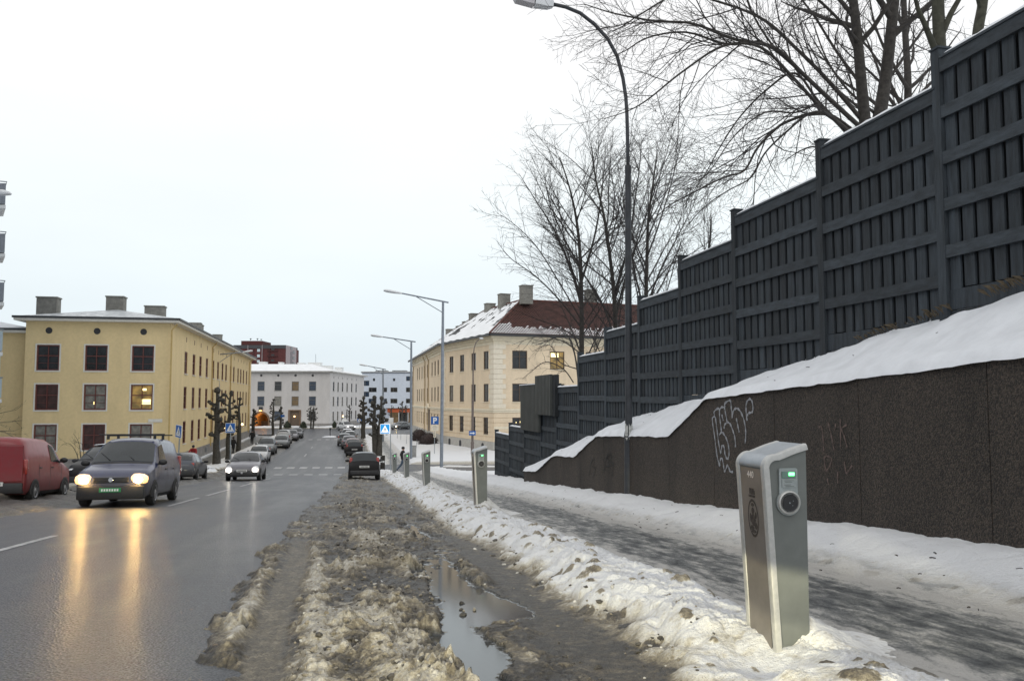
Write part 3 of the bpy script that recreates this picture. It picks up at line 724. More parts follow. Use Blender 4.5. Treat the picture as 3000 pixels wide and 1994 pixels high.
for pts in ([(960,210),(975,120),(1000,105),(985,150),(1005,160),(990,215)], [(1060,190),(1075,90),(1110,70),(1100,120),(1125,130),(1110,210)], [(1065,150),(1120,140)], [(1085,80),(1095,190)]):
    stroke(pts, .014, M['dark_paint'], g3, .4427, 1300, 1300)
# ================================================================== board fence on the slope
pm('fence_wood', (.027, .035, .043), .8, .38, 5, .35, 40, stretch=(3, 3, .35))
pm('fence_rail', (.033, .042, .051), .78, .35, 5, .3, 40, stretch=(3, .4, 3))
pm('fence_back', (.013, .016, .019), .85, .3, 5)  # darker copy of the board colour: shade in the gaps is painted in
def per_piece(name, lo, hi):                             # every board has taken the stain a little differently
    t = M[name].node_tree; b = t.nodes['Principled BSDF']; src = b.inputs['Base Color'].links[0].from_socket
    oi = t.nodes.new('ShaderNodeObjectInfo'); mr = t.nodes.new('ShaderNodeMapRange'); mr.inputs['To Min'].default_value = lo; mr.inputs['To Max'].default_value = hi
    vm = t.nodes.new('ShaderNodeVectorMath'); vm.operation = 'SCALE'; t.links.new(oi.outputs['Random'], mr.inputs['Value']); t.links.new(src, vm.inputs[0]); t.links.new(mr.outputs[0], vm.inputs['Scale']); t.links.new(vm.outputs[0], b.inputs['Base Color'])
per_piece('fence_wood', .68, 1.32); per_piece('fence_rail', .8, 1.25)
fence = thing('board_fence', 'tall charcoal board fence stepping down the slope above the retaining wall', 'fence', (FX-WU*20, 20, zf(20)))
Fo = fence.location
fd = Vector((-WU, 1, 0)).normalized(); fn = Vector((-1, -WU, 0)).normalized(); FK = math.sqrt(1+WU*WU)
FPX_ = [2785, 2425, 2165, 2003, 1880, 1780, 1700, 1634, 1588, 1540, 1496, 1455]
FY = [7.5, 10.15] + [FX/((x-1500)/FPX+WU) for x in FPX_[1:]]
FY.insert(0, 4.85)
FT = [4.5, 4.14, 3.80, 3.37, 2.94, 2.38, 1.84, 1.30, .42, -.32, -.70, -1.10, -1.50]
def fpt(Y): return Vector((FX-WU*Y, Y, 0))
rnd = random.Random(3)
slat_me = {}
for k in range(len(FY)-1):
    Ya, Yb = FY[k], FY[k+1]; top = FT[k]; Lp = (Yb-Ya)*FK; o = fpt(Ya)
    bot = max(top-2.80, zf((Ya+Yb)/2) - .35); zlow = min(zf(Ya), zf(Yb))-.5
    pan = bpy.data.objects.new('panel', None); COL.objects.link(pan); pan.parent = fence
    loc = o + Vector((0, 0, top)) - Vector(Fo); pan.location = loc
    # pieces in panel space: u along the fence, origin at top near corner
    def piece(name, mat, u0, u1, w0, w1, v0, v1, j=True):
        b = MB().frame((0, 0, 0), fd, fn, u0, u1, w0, w1, v0, v1)
        return b.build(name, mat, pan)
    H = top-bot
    rails = [-.12-.565*i for i in range(5) if .12+.565*i < H-.10]
    piece('cap', M['fence_rail'], .02, Lp-.10, -.09, .085, -.03, 0)
    for i, z in enumerate(rails):
        piece('rail', M['fence_rail'], .05, Lp-.06+.05*(i % 2 == 1), .035, .07, z-.075, z+.075+(.0 if i else .012))
    zs_end = rails[-1]-.45 if len(rails) == 5 else -H
    ns = 11; pitch = (Lp-.14)/ns
    for j in range(ns):
        u = .08+pitch*j+rnd.uniform(-.006, .006); wd = pitch*.72
        piece('slat', M['fence_wood'], u+pitch*.14, u+pitch*.14+wd, 0+rnd.uniform(0, .004), .03, zs_end+rnd.uniform(-.01, .01), -.035)
    for j in range(ns+1):
        u = .08+pitch*(j-.5); piece('back_slat', M['fence_back'], max(-.03, u+pitch*(.012 if j else -.6)), min(Lp+.03, u+pitch*(.988 if j < ns else 1.6)), -.17, -.145, zs_end, -.04)
    zb = zs_end-.008; i = 0
    while zb > zlow-top and i < 3:
        piece('kickboard', M['fence_wood'], .05, Lp-.05, .0, .032, zb-.24, zb); zb -= .25; i += 1
    sn = MB()                                          # thin ridge of snow left on the cap
    nseg = 14
    for i in range(nseg+1):
        u = .05+(Lp-.22)*i/nseg; hgt = .025+.03*abs(math.sin(i*1.9+k))*(1 if 0 < i < nseg else 0); P = fd*u
        for w_, v in ((-.08, 0.002), (-.06, hgt*.8), (0, hgt), (.06, hgt*.8), (.078, .002)): sn.v.append(tuple(P+fn*w_+Vector((0, 0, v))))
    sn.f = [(5*i+q, 5*i+q+1, 5*i+q+6, 5*i+q+5) for i in range(nseg) for q in range(4)]
    sn.build('snow_cap', M['white_snow'], pan, smooth=True)
for k, Y in enumerate(FY):
    zt = (FT[k-1] if k else FT[0]+.2)+.11; zb = zf(Y)-.5
    MB().frame(fpt(Y), fd, fn, -.07, .07, -.09, .075, zb, zt).frame(fpt(Y), fd, fn, -.085, .085, -.105, .09, zt, zt+.025).build('post', M['fence_wood'], fence, org=Fo)

# corrugated metal screen fixed in front of the low fence panels
def fence_u(x): return FX/((x-1500)/FPX+WU)
scr = thing('metal_screen', 'stepped dark corrugated metal screen fixed to the lower part of the fence', 'screen', fpt(31)+Vector((0, 0, -1.5)))
def corrug(name, Y0, Y1, z0, z1, w_):
    m = MB(); n = int((Y1-Y0)*FK/.2); p = fpt(Y0); prev = None; Lc = (Y1-Y0)*FK
    for i in range(n):
        u0 = Lc*i/n; u1 = Lc*(i+.62)/n; u2 = Lc*(i+1)/n
        m.frame(p, fd, fn, u0, u1, w_, w_+.09, z0, z1); m.frame(p, fd, fn, u1, u2, w_, w_+.012, z0, z1)
    return m.build(name, M['screen_metal'], scr, org=scr.location)
pm('screen_metal', (.060, .066, .064), .55, .15, 3, metal=.2)
Yl, Ym, Yr = fence_u(1537), fence_u(1585), fence_u(1628)
Yk = fence_u(1640)
corrug('cladding', Ym-.35, Yl-.0, -1.15, .56, .10)
corrug('cladding', Yk+.35, Ym-.01, -.52, .86, .16)
MB().frame(fpt(Yk), fd, fn, .02, .33, .02, .17, -.55, .84).build('end_face', M['fence_back'], scr, org=scr.location)
MB().frame(fpt(Ym), fd, fn, 0, (Yl-Ym)*FK, .0, .22, .56, .60).build('snow_cap', M['white_snow'], scr, org=scr.location)

def text_mesh(name, body, size, ext, off, mat, parent):
    tx = bpy.data.curves.new(name, 'FONT'); tx.body = body; tx.size = size; tx.align_x = 'CENTER'; tx.extrude = ext; tx.offset = off
    o = bpy.data.objects.new(name, tx); COL.objects.link(o); dg = bpy.context.evaluated_depsgraph_get(); dg.update()
    me = bpy.data.meshes.new_from_object(o.evaluated_get(dg)); bpy.data.objects.remove(o); bpy.data.curves.remove(tx)
    me.materials.clear(); me.materials.append(mat); return link(name, me, parent)
# ================================================================== charging posts
pm('post_side', (.145, .158, .152), .5, .10, 5, .03, 300, metal=.15)
pm('post_front', (.19, .175, .16), .42, .12, 5, .03, 300, metal=.35)
pm('post_frame', (.45, .455, .445), .42, .08, 30, metal=.35)
pm('post_cap', (.34, .37, .40), .45, .08, 12, .06, 120, metal=.55)
pm('post_plate', (.30, .33, .33), .35, .08, 20, metal=.5)
pm('post_screen', (.12, .20, .175), .3, .12, 15)
pm('engraving', (.018, .015, .013), .6, .4, 55, lo=.42, hi=.62, col2=(.07, .057, .048))
pm('print_white', (.72, .66, .6), .5, .05, 20)
PW, PD, PH = .285, .39, 1.26
def xl(z): return .068*(1-max(0, min(1, z/PH)))
def make_charger():
    t = thing('charging_post', '', 'charging post')
    # outer profile (x away from the street, z up), from the ground up the street side and over the top
    path = [(xl(z), z) for z in (-.25, .0, .4, .8, 1.10)]
    cx, cz, r = xl(1.2)+.085, 1.205, .085
    for a in range(180, 80, -12): path.append((cx+r*math.cos(R(a))-.002, cz+r*math.sin(R(a))))
    path += [(.2, 1.328), (PW+.001, 1.352)]
    def inner(th):
        out = []
        for i, p in enumerate(path):
            a = Vector(path[max(i-1, 0)]); b = Vector(path[min(i+1, len(path)-1)]); d = (b-a).normalized()
            out.append((p[0]+d.y*th, p[1]-d.x*th))
        return out
    inn = inner(.038)
    def rail(y0, y1):
        m = MB(); c = .012; secs = []
        prof_ = [('o', y0+c), ('o', y1-c)]
        for (po, pi) in zip(path, inn):
            po = Vector(po); pi = Vector(pi); d = (pi-po).normalized()*c
            m.v += [(po.x+d.x, y0, po.y+d.y), (po.x+d.x*.29, y0+c*.29, po.y+d.y*.29), (po.x, y0+c, po.y), (po.x, y1-c, po.y), (po.x+d.x*.29, y1-c*.29, po.y+d.y*.29), (po.x+d.x, y1, po.y+d.y), (pi.x, y1, pi.y), (pi.x, y0, pi.y)]
        n = 8
        m.f = [(i*n+j, i*n+(j+1) % n, (i+1)*n+(j+1) % n, (i+1)*n+j) for i in range(len(path)-1) for j in range(n)]
        m.f += [tuple(range(n)), tuple(range((len(path)-1)*n, len(path)*n))]
        return m
    rail(0, .052).build('frame_rail', M['post_frame'], t, smooth=35)
    rail(PD-.052, PD).build('frame_rail', M['post_frame'], t, smooth=35)
    # body between the rails
    core = [(p[0], p[1]) for p in inner(.012)]
    m = MB(); m.prism([(x, .016, z) for x, z in core]+[(PW, .016, -.25)], (0, PD-.032, 0)); m.build('body', M['post_side'], t, smooth=30)
    # front sheet facing the street
    m = MB(); m.v = []
    for z in (-.2, .4, .8, 1.195): m.v += [(xl(z)+.007, .055, z), (xl(z)+.007, PD-.055, z)]
    m.f = [(2*i, 2*i+1, 2*i+3, 2*i+2) for i in range(3)]
    fr = m.build('front_sheet', M['post_front'], t)
    # cap sheet bridging the rails over the top
    m = MB(); pc = [p for p in inner(.004) if p[1] > 1.2]
    pc = [(xl(1.2)+.006, 1.203)]+pc
    for x, z in pc: m.v += [(x, .04, z), (x, PD-.04, z)]
    m.f = [(2*i, 2*i+1, 2*i+3, 2*i+2) for i in range(len(pc)-1)]
    m.build('cap', M['post_cap'], t, smooth=True)
    # city crest engraved on the front sheet: mural crown above an oval seal
    m = MB(); yc, zc = PD/2+.0, .885
    def fx(z): return xl(z)+.0055
    ring = []
    k = 28
    for q in (1.0, .86):
        for j in range(k):
            a = 2*math.pi*j/k; y, z = yc+.070*q*math.cos(a), zc+.118*q*math.sin(a); ring.append((fx(z), y, z))
    m.add(ring, [(j, (j+1) % k, k+(j+1) % k, k+j) for j in range(k)])
    for (dy, dz, ry, rz) in ((0, .045, .020, .022), (0, -.01, .030, .040), (-.03, -.045, .020, .022), (.032, .0, .012, .03), (-.036, .02, .012, .022), (.02, -.062, .026, .018), (0, -.082, .03, .012), (.0, .082, .022, .012)):
        pts = [(fx(zc+dz+rz*math.sin(2*math.pi*j/10)), yc+dy+ry*math.cos(2*math.pi*j/10)*(1+.15*math.sin(3*j)), zc+dz+rz*math.sin(2*math.pi*j/10)) for j in range(10)]
        m.add(pts, [tuple(range(10))])
    def pol(pts): m.add([(fx(zc+z), yc+y, zc+z) for y, z in pts], [tuple(range(len(pts)))])
    pol([(-.042, .128), (.042, .128), (.046, .142), (-.046, .142)])
    for q in (-.042, -.0225, -.003, .0165): pol([(q, .146), (q+.014, .146), (q+.016, .172), (q-.002, .172)])
    pol([(-.030, .172), (.030, .172), (.032, .184), (-.032, .184)])
    m.build('crest', M['engraving'], fr, fix=False)
    to = text_mesh('number', '440', .058, .0006, 0, M['print_white'], fr); to.location = (xl(1.14)+.004, yc, 1.135); to.rotation_euler = (R(90), 0, R(-90))
    # socket unit on the side facing the parking bay
    pu = (PW+.03)/2+.005
    m = MB(); out = []
    hw, zt, zb_, rc = .060, 1.205, 1.065, .078
    c0z = 1.0
    out = [(-hw+.008, zt), (hw-.008, zt), (hw, zt-.008), (hw, 1.055)]
    a0 = math.degrees(math.acos(hw/rc)); k = 22
    for j in range(k+1):
        a = a0 - (a0*2+180)*j/k*1.0
        a = 90-(90-a0) - (360-2*(90-a0))*j/k
        out.append((rc*math.cos(R(a)), c0z+rc*math.sin(R(a))))
    out += [(-hw, 1.055), (-hw, zt-.008)]
    m.prism([(pu+x, .015, z) for x, z in out], (0, -.014, 0))
    pl = m.build('socket_plate', M['post_plate'], t)
    m = MB(); m.lathe([(.052, .0), (.056, -.010), (.062, -.016), (.070, -.012), (.073, .0)], 28, (pu, .001, c0z), 'y'); m.build('socket_ring', M['post_frame'], t, smooth=30)
    m = MB(); m.lathe([(.050, 0), (.050, -.004), (.044, -.002)], 24, (pu, -.0165, c0z), 'y'); so = m.build('socket', M['black_plastic'], t)
    m = MB(); m.lathe([(.0045, 0), (.0045, -.003)], 10, (pu-.006, -.021, c0z), 'y').lathe([(.0025, 0), (.0025, -.003)], 8, (pu+.016, -.021, c0z+.012), 'y').lathe([(.0025, 0), (.0025, -.003)], 8, (pu+.012, -.021, c0z-.016), 'y'); m.build('contact_pin', M['grey_metal'], so)
    m = MB().bbox(pu-.044, pu+.046, -.006, .002, 1.145, 1.186, .002); m.build('display', M['post_screen'], pl)
    m = MB().bbox(pu-.044, pu+.046, -.004, .002, 1.088, 1.140, .002); ip = m.build('instruction_plate', M['post_plate'], pl)
    m = MB()
    for i, z in enumerate((1.131, 1.122, 1.106, 1.097)): m.box(pu-.03+.006*(i % 2), pu+.032-.01*(i % 3), -.0056, -.0048, z-.0018, z+.0018)
    m.build('lettering', M['post_side'], ip)
    m = MB().bbox(pu-.002, pu+.036, -.011, -.004, 1.160, 1.180, .003); m.build('status_light', M['led_green'], t)
    return t
ch0 = make_charger()
posts = [((2262, 1935), 5.17, 1.51, 'nearest and largest charging post, number 440, with a crest and a green light'),
         ((1402, 1497), 17.5, None, 'second nearest charging post, standing in the snow bank in front of the pavement'),
         ((1247, 1425), 30, None, 'middle one of the five charging posts, in front of the grey lamp pole'),
         ((1190, 1403), 41, None, 'fourth charging post, just in front of the walking person'),
         ((1155, 1395), 50, None, 'farthest and smallest charging post, beside the parked dark hatchback')]
bank_h = lambda o, s: float(height_right(np.array([[o]]), np.array([[s]]))[0][0, 0])
for i, (pp, Y, X, lab) in enumerate(posts):
    o = ch0 if i == 0 else copy_tree(ch0)
    X = X if X is not None else (pp[0]-1500)/FPX*Y-.10
    o.location = (X, Y, prof(Y)+(.02 if i == 0 else .14)); o.rotation_euler = (0, 0, ROADZ)
    tag(o, lab, 'charging post', 'charging posts in the snow bank')
    # snow heaped round the foot
    m = MB(); nn = 40; nq = 14; fq, aj = np.meshgrid(np.arange(nq)/(nq-1), 2*np.pi*np.arange(nn)/nn, indexing='ij')
    ext = .50+.30*np.cos(aj-.2)+.10*np.sin(2*aj+i); rr = .05+ext*fq; xx_ = X+.15+rr*np.cos(aj); yy_ = Y+.18+rr*np.sin(aj)*1.1
    hb = height_right(xx_+UR*yy_, yy_)[0]; nz = fbm(xx_*5.0, yy_*5.0, 3, 600+i)
    zz_ = vprof(yy_)+hb+((-.01 if i == 0 else .10)+(.11 if i == 0 else .10)*np.cos(aj-.5)+.07*nz)*(1-fq)**1.2+.03*nz*(1-fq)-.015*fq-.08*(fq > .999)
    m.v = [tuple(p) for p in np.stack([xx_, yy_, zz_], -1).reshape(-1, 3)]
    m.f = [(q*nn+j, q*nn+(j+1) % nn, (q+1)*nn+(j+1) % nn, (q+1)*nn+j) for q in range(nq-1) for j in range(nn)]+[tuple(range(nn))]
    tag(m.build('snow_heap', M['foot_snow'] if 'foot_snow' in M else pm('foot_snow', (.64, .645, .64), .8, .0, 9, .8, 28, col2=(.34, .31, .26), lo=.52, hi=.72), smooth=True),
        'snow heaped round the foot of the ' + ('nearest', 'second', 'middle', 'fourth', 'farthest')[i] + ' charging post', 'snow', kind='stuff')

# ================================================================== street lamps
# tall dark lamp beside the wall
lamp = thing('street_lamp', 'tall dark lamp post with curved arm standing against the retaining wall', 'street lamp', px(1842, 1462, 18.5))
lo = lamp.location
YL = lambda x: 18.5 - .187*(1842-x)*18.5/FPX
def lp(x, y): return px(x, y, YL(x))
MB().tube([lp(1843, 1500), lp(1842, 1275)], [.100, .098], 16).tube([lp(1842, 1280), lp(1842, 1262)], [.106, .085], 16).build('base_sleeve', M['lamp_dark'], lamp, True and 40, org=lo)
MB().tube([lp(1842, 1270), lp(1841, 900), lp(1840, 500)], [.078, .072, .066], 14).build('pole', M['lamp_dark'], lamp, 40, org=lo)
MB().tube([lp(1840, 508), lp(1840, 485)], [.072, .072], 14).build('collar', M['lamp_dark'], lamp, 40, org=lo)
arc = [(1840, 500), (1839, 440), (1838, 380), (1836.5, 330), (1833.5, 285), (1825, 229), (1808, 165), (1781, 114.8), (1742, 72), (1700, 39), (1657, 21), (1617, 12.4)]
MB().tube([lp(*p) for p in arc], .040, 12).build('curved_arm', M['lamp_dark'], lamp, True, org=lo)
hd = (lp(1600, 8)-lp(1640, 17)).normalized(); hp = lp(1617, 12.4); up = Vector((0, 0, 1)); sd = hd.cross(up).normalized(); uh = sd.cross(hd).normalized()
def hbox(m, s0, s1, w0, w1, h00, h01, h10, h11):
    P = lambda s, w_, h: hp+hd*s+sd*w_+uh*h
    m.add([P(s0,-w0,h00),P(s0,w0,h00),P(s0,w0,h01),P(s0,-w0,h01),P(s1,-w1,h10),P(s1,w1,h10),P(s1,w1,h11),P(s1,-w1,h11)], [(3,2,1,0),(4,5,6,7),(0,1,5,4),(1,2,6,5),(2,3,7,6),(3,0,4,7)])
m = MB(); hbox(m, -.03, .08, .06, .10, -.07, .05, -.11, .09); hbox(m, .08, .38, .10, .13, -.11, .09, -.13, .13); m.build('lamp_housing', M['lamp_white'], lamp, org=lo)
m = MB(); hbox(m, .38, .86, .14, .14, -.03, .15, .02, .16); hbox(m, .86, .93, .14, .10, .02, .16, .05, .14); m.build('lamp_cover', M['lamp_dark'], lamp, org=lo)
m = MB(); hbox(m, .40, .80, .12, .12, -.14, -.032, -.12, .012); hbox(m, .80, .86, .12, .10, -.12, .012, -.05, .018); m.build('lamp_glass', M['lamp_glass'], lamp, org=lo)
m = MB()
for i in range(9):
    a = -2.6+1.9*i/8
    for z in (0, 1): m.v.append(tuple(lp(1842, 1268)+Vector((.101*math.cos(a), .101*math.sin(a), (.0 if z else .30)+.04*math.sin(i*2.1+z)-.12))))
m.f = [(2*i, 2*i+1, 2*i+3, 2*i+2) for i in range(8) if i not in (3,)]
m.build('torn_poster', pm('paper', (.42, .43, .42), .8, .35, 12), lamp, org=lo)

def tlamp(Y, base, top, arm_l, head, brace, label, right=False):
    X0, yb = base; t = thing('street_lamp', label, 'street lamp', px(X0, yb, Y), group='grey street lamps along the street'); o = t.location
    YY = lambda x: Y - .187*(X0-x)*Y/FPX
    q = lambda x, y: px(x, y, YY(x))
    xt, yt = top
    MB().tube([q(X0, yb+8), q((X0*.35+xt*.65), yb*.35+yt*.65), q(xt, yt)], [.125, .115, .085], 12).build('pole', M['lamp_grey'], t, 40, org=o)
    sgn = 1 if right else -1
    MB().tube([q(xt-sgn*16*(62/Y)*1.0, yt+(2 if not right else -2)), q(*arm_l)], [.06, .05], 8).build('arm', M['lamp_grey'], t, 40, org=o)
    MB().tube([q(xt, yt+32*62/Y), q(*brace)], [.03, .03], 6).build('brace', M['lamp_grey'], t, 40, org=o)
    a, b = q(*arm_l), q(*head); d = (b-a); s = d.cross(Vector((0, 0, 1))).normalized(); u = s.cross(d.normalized()); m = MB()
    secs = [(-.12, .06, .05), (.05, .11, .08), (.35, .17, .11), (.8, .18, .12), (1.0, .12, .07)]
    for f, w_, h in secs:
        c = a+d*f
        for j in range(10):
            an = 2*math.pi*j/10; m.v.append(tuple(c+s*w_*math.cos(an)+u*h*math.sin(an)))
    m.f = [(i*10+j, i*10+(j+1) % 10, (i+1)*10+(j+1) % 10, (i+1)*10+j) for i in range(4) for j in range(10)]+[tuple(range(10)), tuple(range(40, 50))]
    m.build('lamp_head', M['lamp_white'], t, 50, org=o)
    return t
tlamp(62, (1293, 1388), (1298, 884), (1172, 858), (1124, 850), (1215, 866), 'nearest of the grey angular street lamps, right of the parking sign')
tlamp(79, (1204, 1344), (1205, 999), (1118, 986), (1086, 981), (1150, 990), 'second grey street lamp, in front of the far end of the cream building')
tlamp(112, (1122, 1292), (1122, 1080), (1075, 1071), (1053, 1067), (1092, 1074), 'farthest grey street lamp, behind the right hand pollarded trees')
tlamp(92, (641, 1318), (640, 1041), (715, 1031), (740, 1027), (680, 1036), 'street lamp on the left in front of the yellow building', True)
# lamp head peeping in at the left edge
t = thing('street_lamp', 'lamp head reaching in at the left picture edge before the balconies', 'street lamp', px(-300, 1500, 40)); o = t.location
MB().tube([px(-300, 1500, 40), px(-300, 620, 40)], [.11, .08], 10).build('pole', M['lamp_grey'], t, 40, org=o)
MB().tube([px(-305, 622, 40), px(-20, 568, 40)], .04, 8).build('arm', M['lamp_grey'], t, 40, org=o)
m = MB(); a, b = px(-28, 566, 40), px(33, 568, 40)
for f, w_, h in ((0, .05, .06), (.15, .15, .16), (.6, .2, .2), (.9, .16, .12), (1, .06, .03)):
    c = a.lerp(b, f)
    for j in range(10):
        an = 2*math.pi*j/10; m.v.append((c.x, c.y+w_*math.cos(an), c.z+h*max(-.35, math.sin(an))))
m.f = [(i*10+j, i*10+(j+1) % 10, (i+1)*10+(j+1) % 10, (i+1)*10+j) for i in range(4) for j in range(10)]+[tuple(range(10)), tuple(range(40, 50))]
m.build('lamp_head', M['lamp_white'], t, 50, org=o)
# brown swan-neck lamp by the cream building
t = thing('street_lamp', 'slim brown swan-neck lamp at the corner of the cream building', 'street lamp', px(1384, 1330, 84)); o = t.location
q = lambda x, y: px(x, y, 84)
MB().tube([q(1384, 1335), q(1384, 1300), q(1384, 1296)], [.17, .16, .12], 10).build('pedestal', M['lamp_brown'], t, 40, org=o)
MB().tube([q(1384, 1298), q(1385, 1170), q(1386, 1150), q(1386, 1080), q(1387, 1038)], [.12, .12, .08, .07, .06], 10).tube([q(1384, 1298), q(1384, 1292)], [.2, .12], 10).build('pole', M['lamp_brown'], t, 40, org=o)
MB().tube([q(1387, 1040), q(1389, 1020), q(1394, 1004), q(1401, 995), q(1407, 991)], .05, 8).build('swan_neck', M['lamp_brown'], t, True, org=o)
MB().blob(q(1410, 991), .3, 2, 0, 1, (.75, .55, .32)).build('lamp_head', M['lamp_white'], t, True, org=o)

# ================================================================== signs
pm('sign_blue', (.010, .10, .36), .4, .08, 4); pm('sign_white', (.72, .73, .72), .4, .04, 6); pm('sign_cream', (.68, .62, .50), .5, .05, 6); pm('sign_back', (.28, .29, .3), .5, .1, 5, metal=.4)
pm('sign_blue_lit', (.02, .22, .5), .4, .05, 4, emit=(.01, .26, .62), es=.75); pm('sign_white_lit', (.8, .8, .8), .4, .03, 6, emit=(1, 1, .98), es=.75)
def flat(m, pts, y): m.add([(x, y, z) for x, z in pts], [tuple(range(len(pts)))])
def rrect(w_, h, r, n=4):
    p = []
    for cx, cz, a0 in ((w_/2-r, h/2-r, 0), (-w_/2+r, h/2-r, 90), (-w_/2+r, -h/2+r, 180), (w_/2-r, -h/2+r, 270)):
        for i in range(n+1): a = R(a0+90*i/n); p.append((cx+r*math.cos(a), cz+r*math.sin(a)))
    return p
def sign_panel(t, mat, w_, h, z, y=0.0, x=0, r=.04, name='sign_face', th=.02):
    m = MB(); m.prism([(a+x, y, b+z) for a, b in rrect(w_, h, r)], (0, th, 0)); return m.build(name, mat, t)
def walker(m, s, z, y):                                  # walking figure of the crossing symbol
    P = lambda pts: flat(m, [(a*s, b*s+z) for a, b in pts], y)
    P([(.05*math.cos(i*.63)+.01, .30+.05*math.sin(i*.63)) for i in range(10)])
    P([(-.05, .24), (.06, .24), (.05, .02), (-.04, .02)])
    P([(.05, .22), (.14, .08), (.11, .06), (.04, .16)]); P([(-.04, .22), (-.13, .09), (-.10, .07), (-.03, .16)])
    P([(-.04, .03), (.03, .03), (-.08, -.22), (-.15, -.22)]); P([(0, .03), (.06, .03), (.16, -.22), (.09, -.22)])
def cross_sign(loc, size, ground, rotz, label, lit=False, tilt=0, pole_dx=0, pole=True, backbox=False):
    t = thing('crossing_sign', label, 'road sign', loc, rotz, 'pedestrian crossing signs'); t.rotation_euler[1] = tilt
    wht = M['sign_white_lit'] if lit else M['sign_white']; blu = M['sign_blue_lit'] if lit else M['sign_blue']
    bd = sign_panel(t, wht, size, size, 0, -.02, name='sign_panel', th=.16 if lit else .03)
    m = MB(); flat(m, rrect(size*.93, size*.93, .03), -.024); m.build('blue_field', blu, bd)
    m = MB(); flat(m, [(-.40*size, -.36*size), (.40*size, -.36*size), (0, .40*size)], -.028); m.build('white_triangle', wht, bd)
    m = MB(); walker(m, size*.72, -.10*size, -.032)
    flat(m, [(-.30*size, -.31*size), (-.22*size, -.31*size), (-.20*size, -.25*size), (-.28*size, -.25*size)], -.032); flat(m, [(.22*size, -.31*size), (.30*size, -.31*size), (.28*size, -.25*size), (.20*size, -.25*size)], -.032)
    m.build('walking_figure', M['black_plastic'], bd)
    if pole: MB().tube([(pole_dx+.03, .07, ground), (pole_dx, .06, size*.45)], .032, 8).build('pole', M['grey_metal'], t, 40)
    return t
p = px(675, 1253, 60); cross_sign(p, .68, prof(60)-p.z-.1, .05, 'blue pedestrian crossing sign in front of the left pollarded trees')
p = px(524, 1263, 45); cross_sign(p, .66, prof(45)-p.z-.1, -.75, 'slanted blue pedestrian crossing sign seen obliquely right of the blue van', tilt=R(5))
p = px(1128, 1256, 60); cross_sign(p, .68, prof(60)-p.z-.1, 0, 'glowing backlit pedestrian crossing sign by the right hand pollarded trees', lit=True, pole_dx=.38)
p = px(1053, 1229, 133); cross_sign(p, .72, prof(133)-p.z-.1, 0, 'small far pedestrian crossing sign before the white building')
# parking sign
p = px(1274, 1231, 84); t = thing('parking_sign', 'blue parking sign with two cream plates below, on the snowy lawn', 'road sign', p)
f = sign_panel(t, M['sign_blue'], .76, .76, 0, -.02)
to = text_mesh('letter', 'P', .78, .004, .022, M['sign_white'], f); to.location = (0, -.026, -.27); to.rotation_euler = (R(90), 0, 0)
f2 = sign_panel(t, M['sign_cream'], .76, .60, -.72, -.02, name='text_plate')
m = MB()
for z, w_ in ((.17, .3), (.08, .5), (-.06, .42), (-.16, .34)): m.box(-w_/2, w_/2, -.028, -.024, -.72+z-.012, -.72+z+.012)
m.build('text_line', M['sign_back'], f2)
f3 = sign_panel(t, M['sign_cream'], .24, .60, -1.36, -.02, name='arrow_plate')
m = MB(); m.box(-.02, .02, -.028, -.024, -1.52, -1.12); flat(m, [(-.07, -1.52), (.07, -1.52), (0, -1.62)], -.026); m.build('arrow', M['black_plastic'], f3)
MB().tube([(-.03, .03, prof(84)-p.z), (0, .03, .3)], .035, 8).build('pole', M['grey_metal'], t, 40)
# one-way sign on the brown lamp
p = px(1384, 1268, 83.6); t = thing('one_way_sign', 'blue one-way arrow sign on the brown swan-neck lamp', 'road sign', p)
f = sign_panel(t, M['sign_blue'], .66, .43, 0, -.16)
m = MB(); flat(m, [(-.26, .05), (.06, .05), (.06, .12), (.27, 0), (.06, -.12), (.06, -.05), (-.26, -.05)], -.165); m.build('arrow', M['sign_white'], f)
MB().box(-.06, .06, -.14, -.1, -.05, .05).build('bracket', M['sign_back'], t)
# blue direction shield among the left far trees
p = px(828, 1218, 128); t = thing('direction_sign', 'small blue arrow sign beside the far left pollarded tree', 'road sign', p)
sign_panel(t, M['sign_blue'], .6, .34, 0, -.02); MB().tube([(-.1, .03, prof(128)-p.z), (-.1, .03, .2)], .03, 6).build('pole', M['grey_metal'], t, 40)
# grey cabinets and blank boards
def cabinet(p, w_, d, h, rz, label, mat):
    t = thing('utility_cabinet', label, 'cabinet', p, rz)
    MB().bbox(-w_/2, w_/2, -d/2, d/2, -.2, h, .02).build('body', mat, t, 40)
    MB().bbox(-w_/2-.03, w_/2+.03, -d/2-.03, d/2+.03, h, h+.05, .015).build('lid', mat, t, 40)
    MB().bbox(-w_/2+.06, w_/2-.06, -d/2-.012, -d/2, .1, h-.08, .005).build('door', mat, t, 40)
pm('cabinet_grey', (.30, .30, .29), .6, .15, 5)
cabinet(px(1213, 1342, 80), .42, .35, 1.15, .1, 'narrow grey cabinet in the snow beside the second lamp pole', M['cabinet_grey'])
m = None
def pylon(x, yt, yb, Y, w_, label):
    p = px(x, yb, Y); h = px(x, yt, Y).z-p.z
    t = thing('advertising_pylon', label, 'pylon', p); MB().bbox(-w_/2, w_/2, -.08, .08, 0, h, .03).build('panel', M['sign_white'], t, 40); MB().box(-w_/2-.02, w_/2+.02, -.1, .1, -.3, .12).build('foot', M['grey_metal'], t)
pylon(1009, 1227, 1250, 160, .85, 'pale blank pylon behind the white car at the junction')
pylon(1146, 1223, 1246, 160, .80, 'pale blank pylon near the orange shop front')
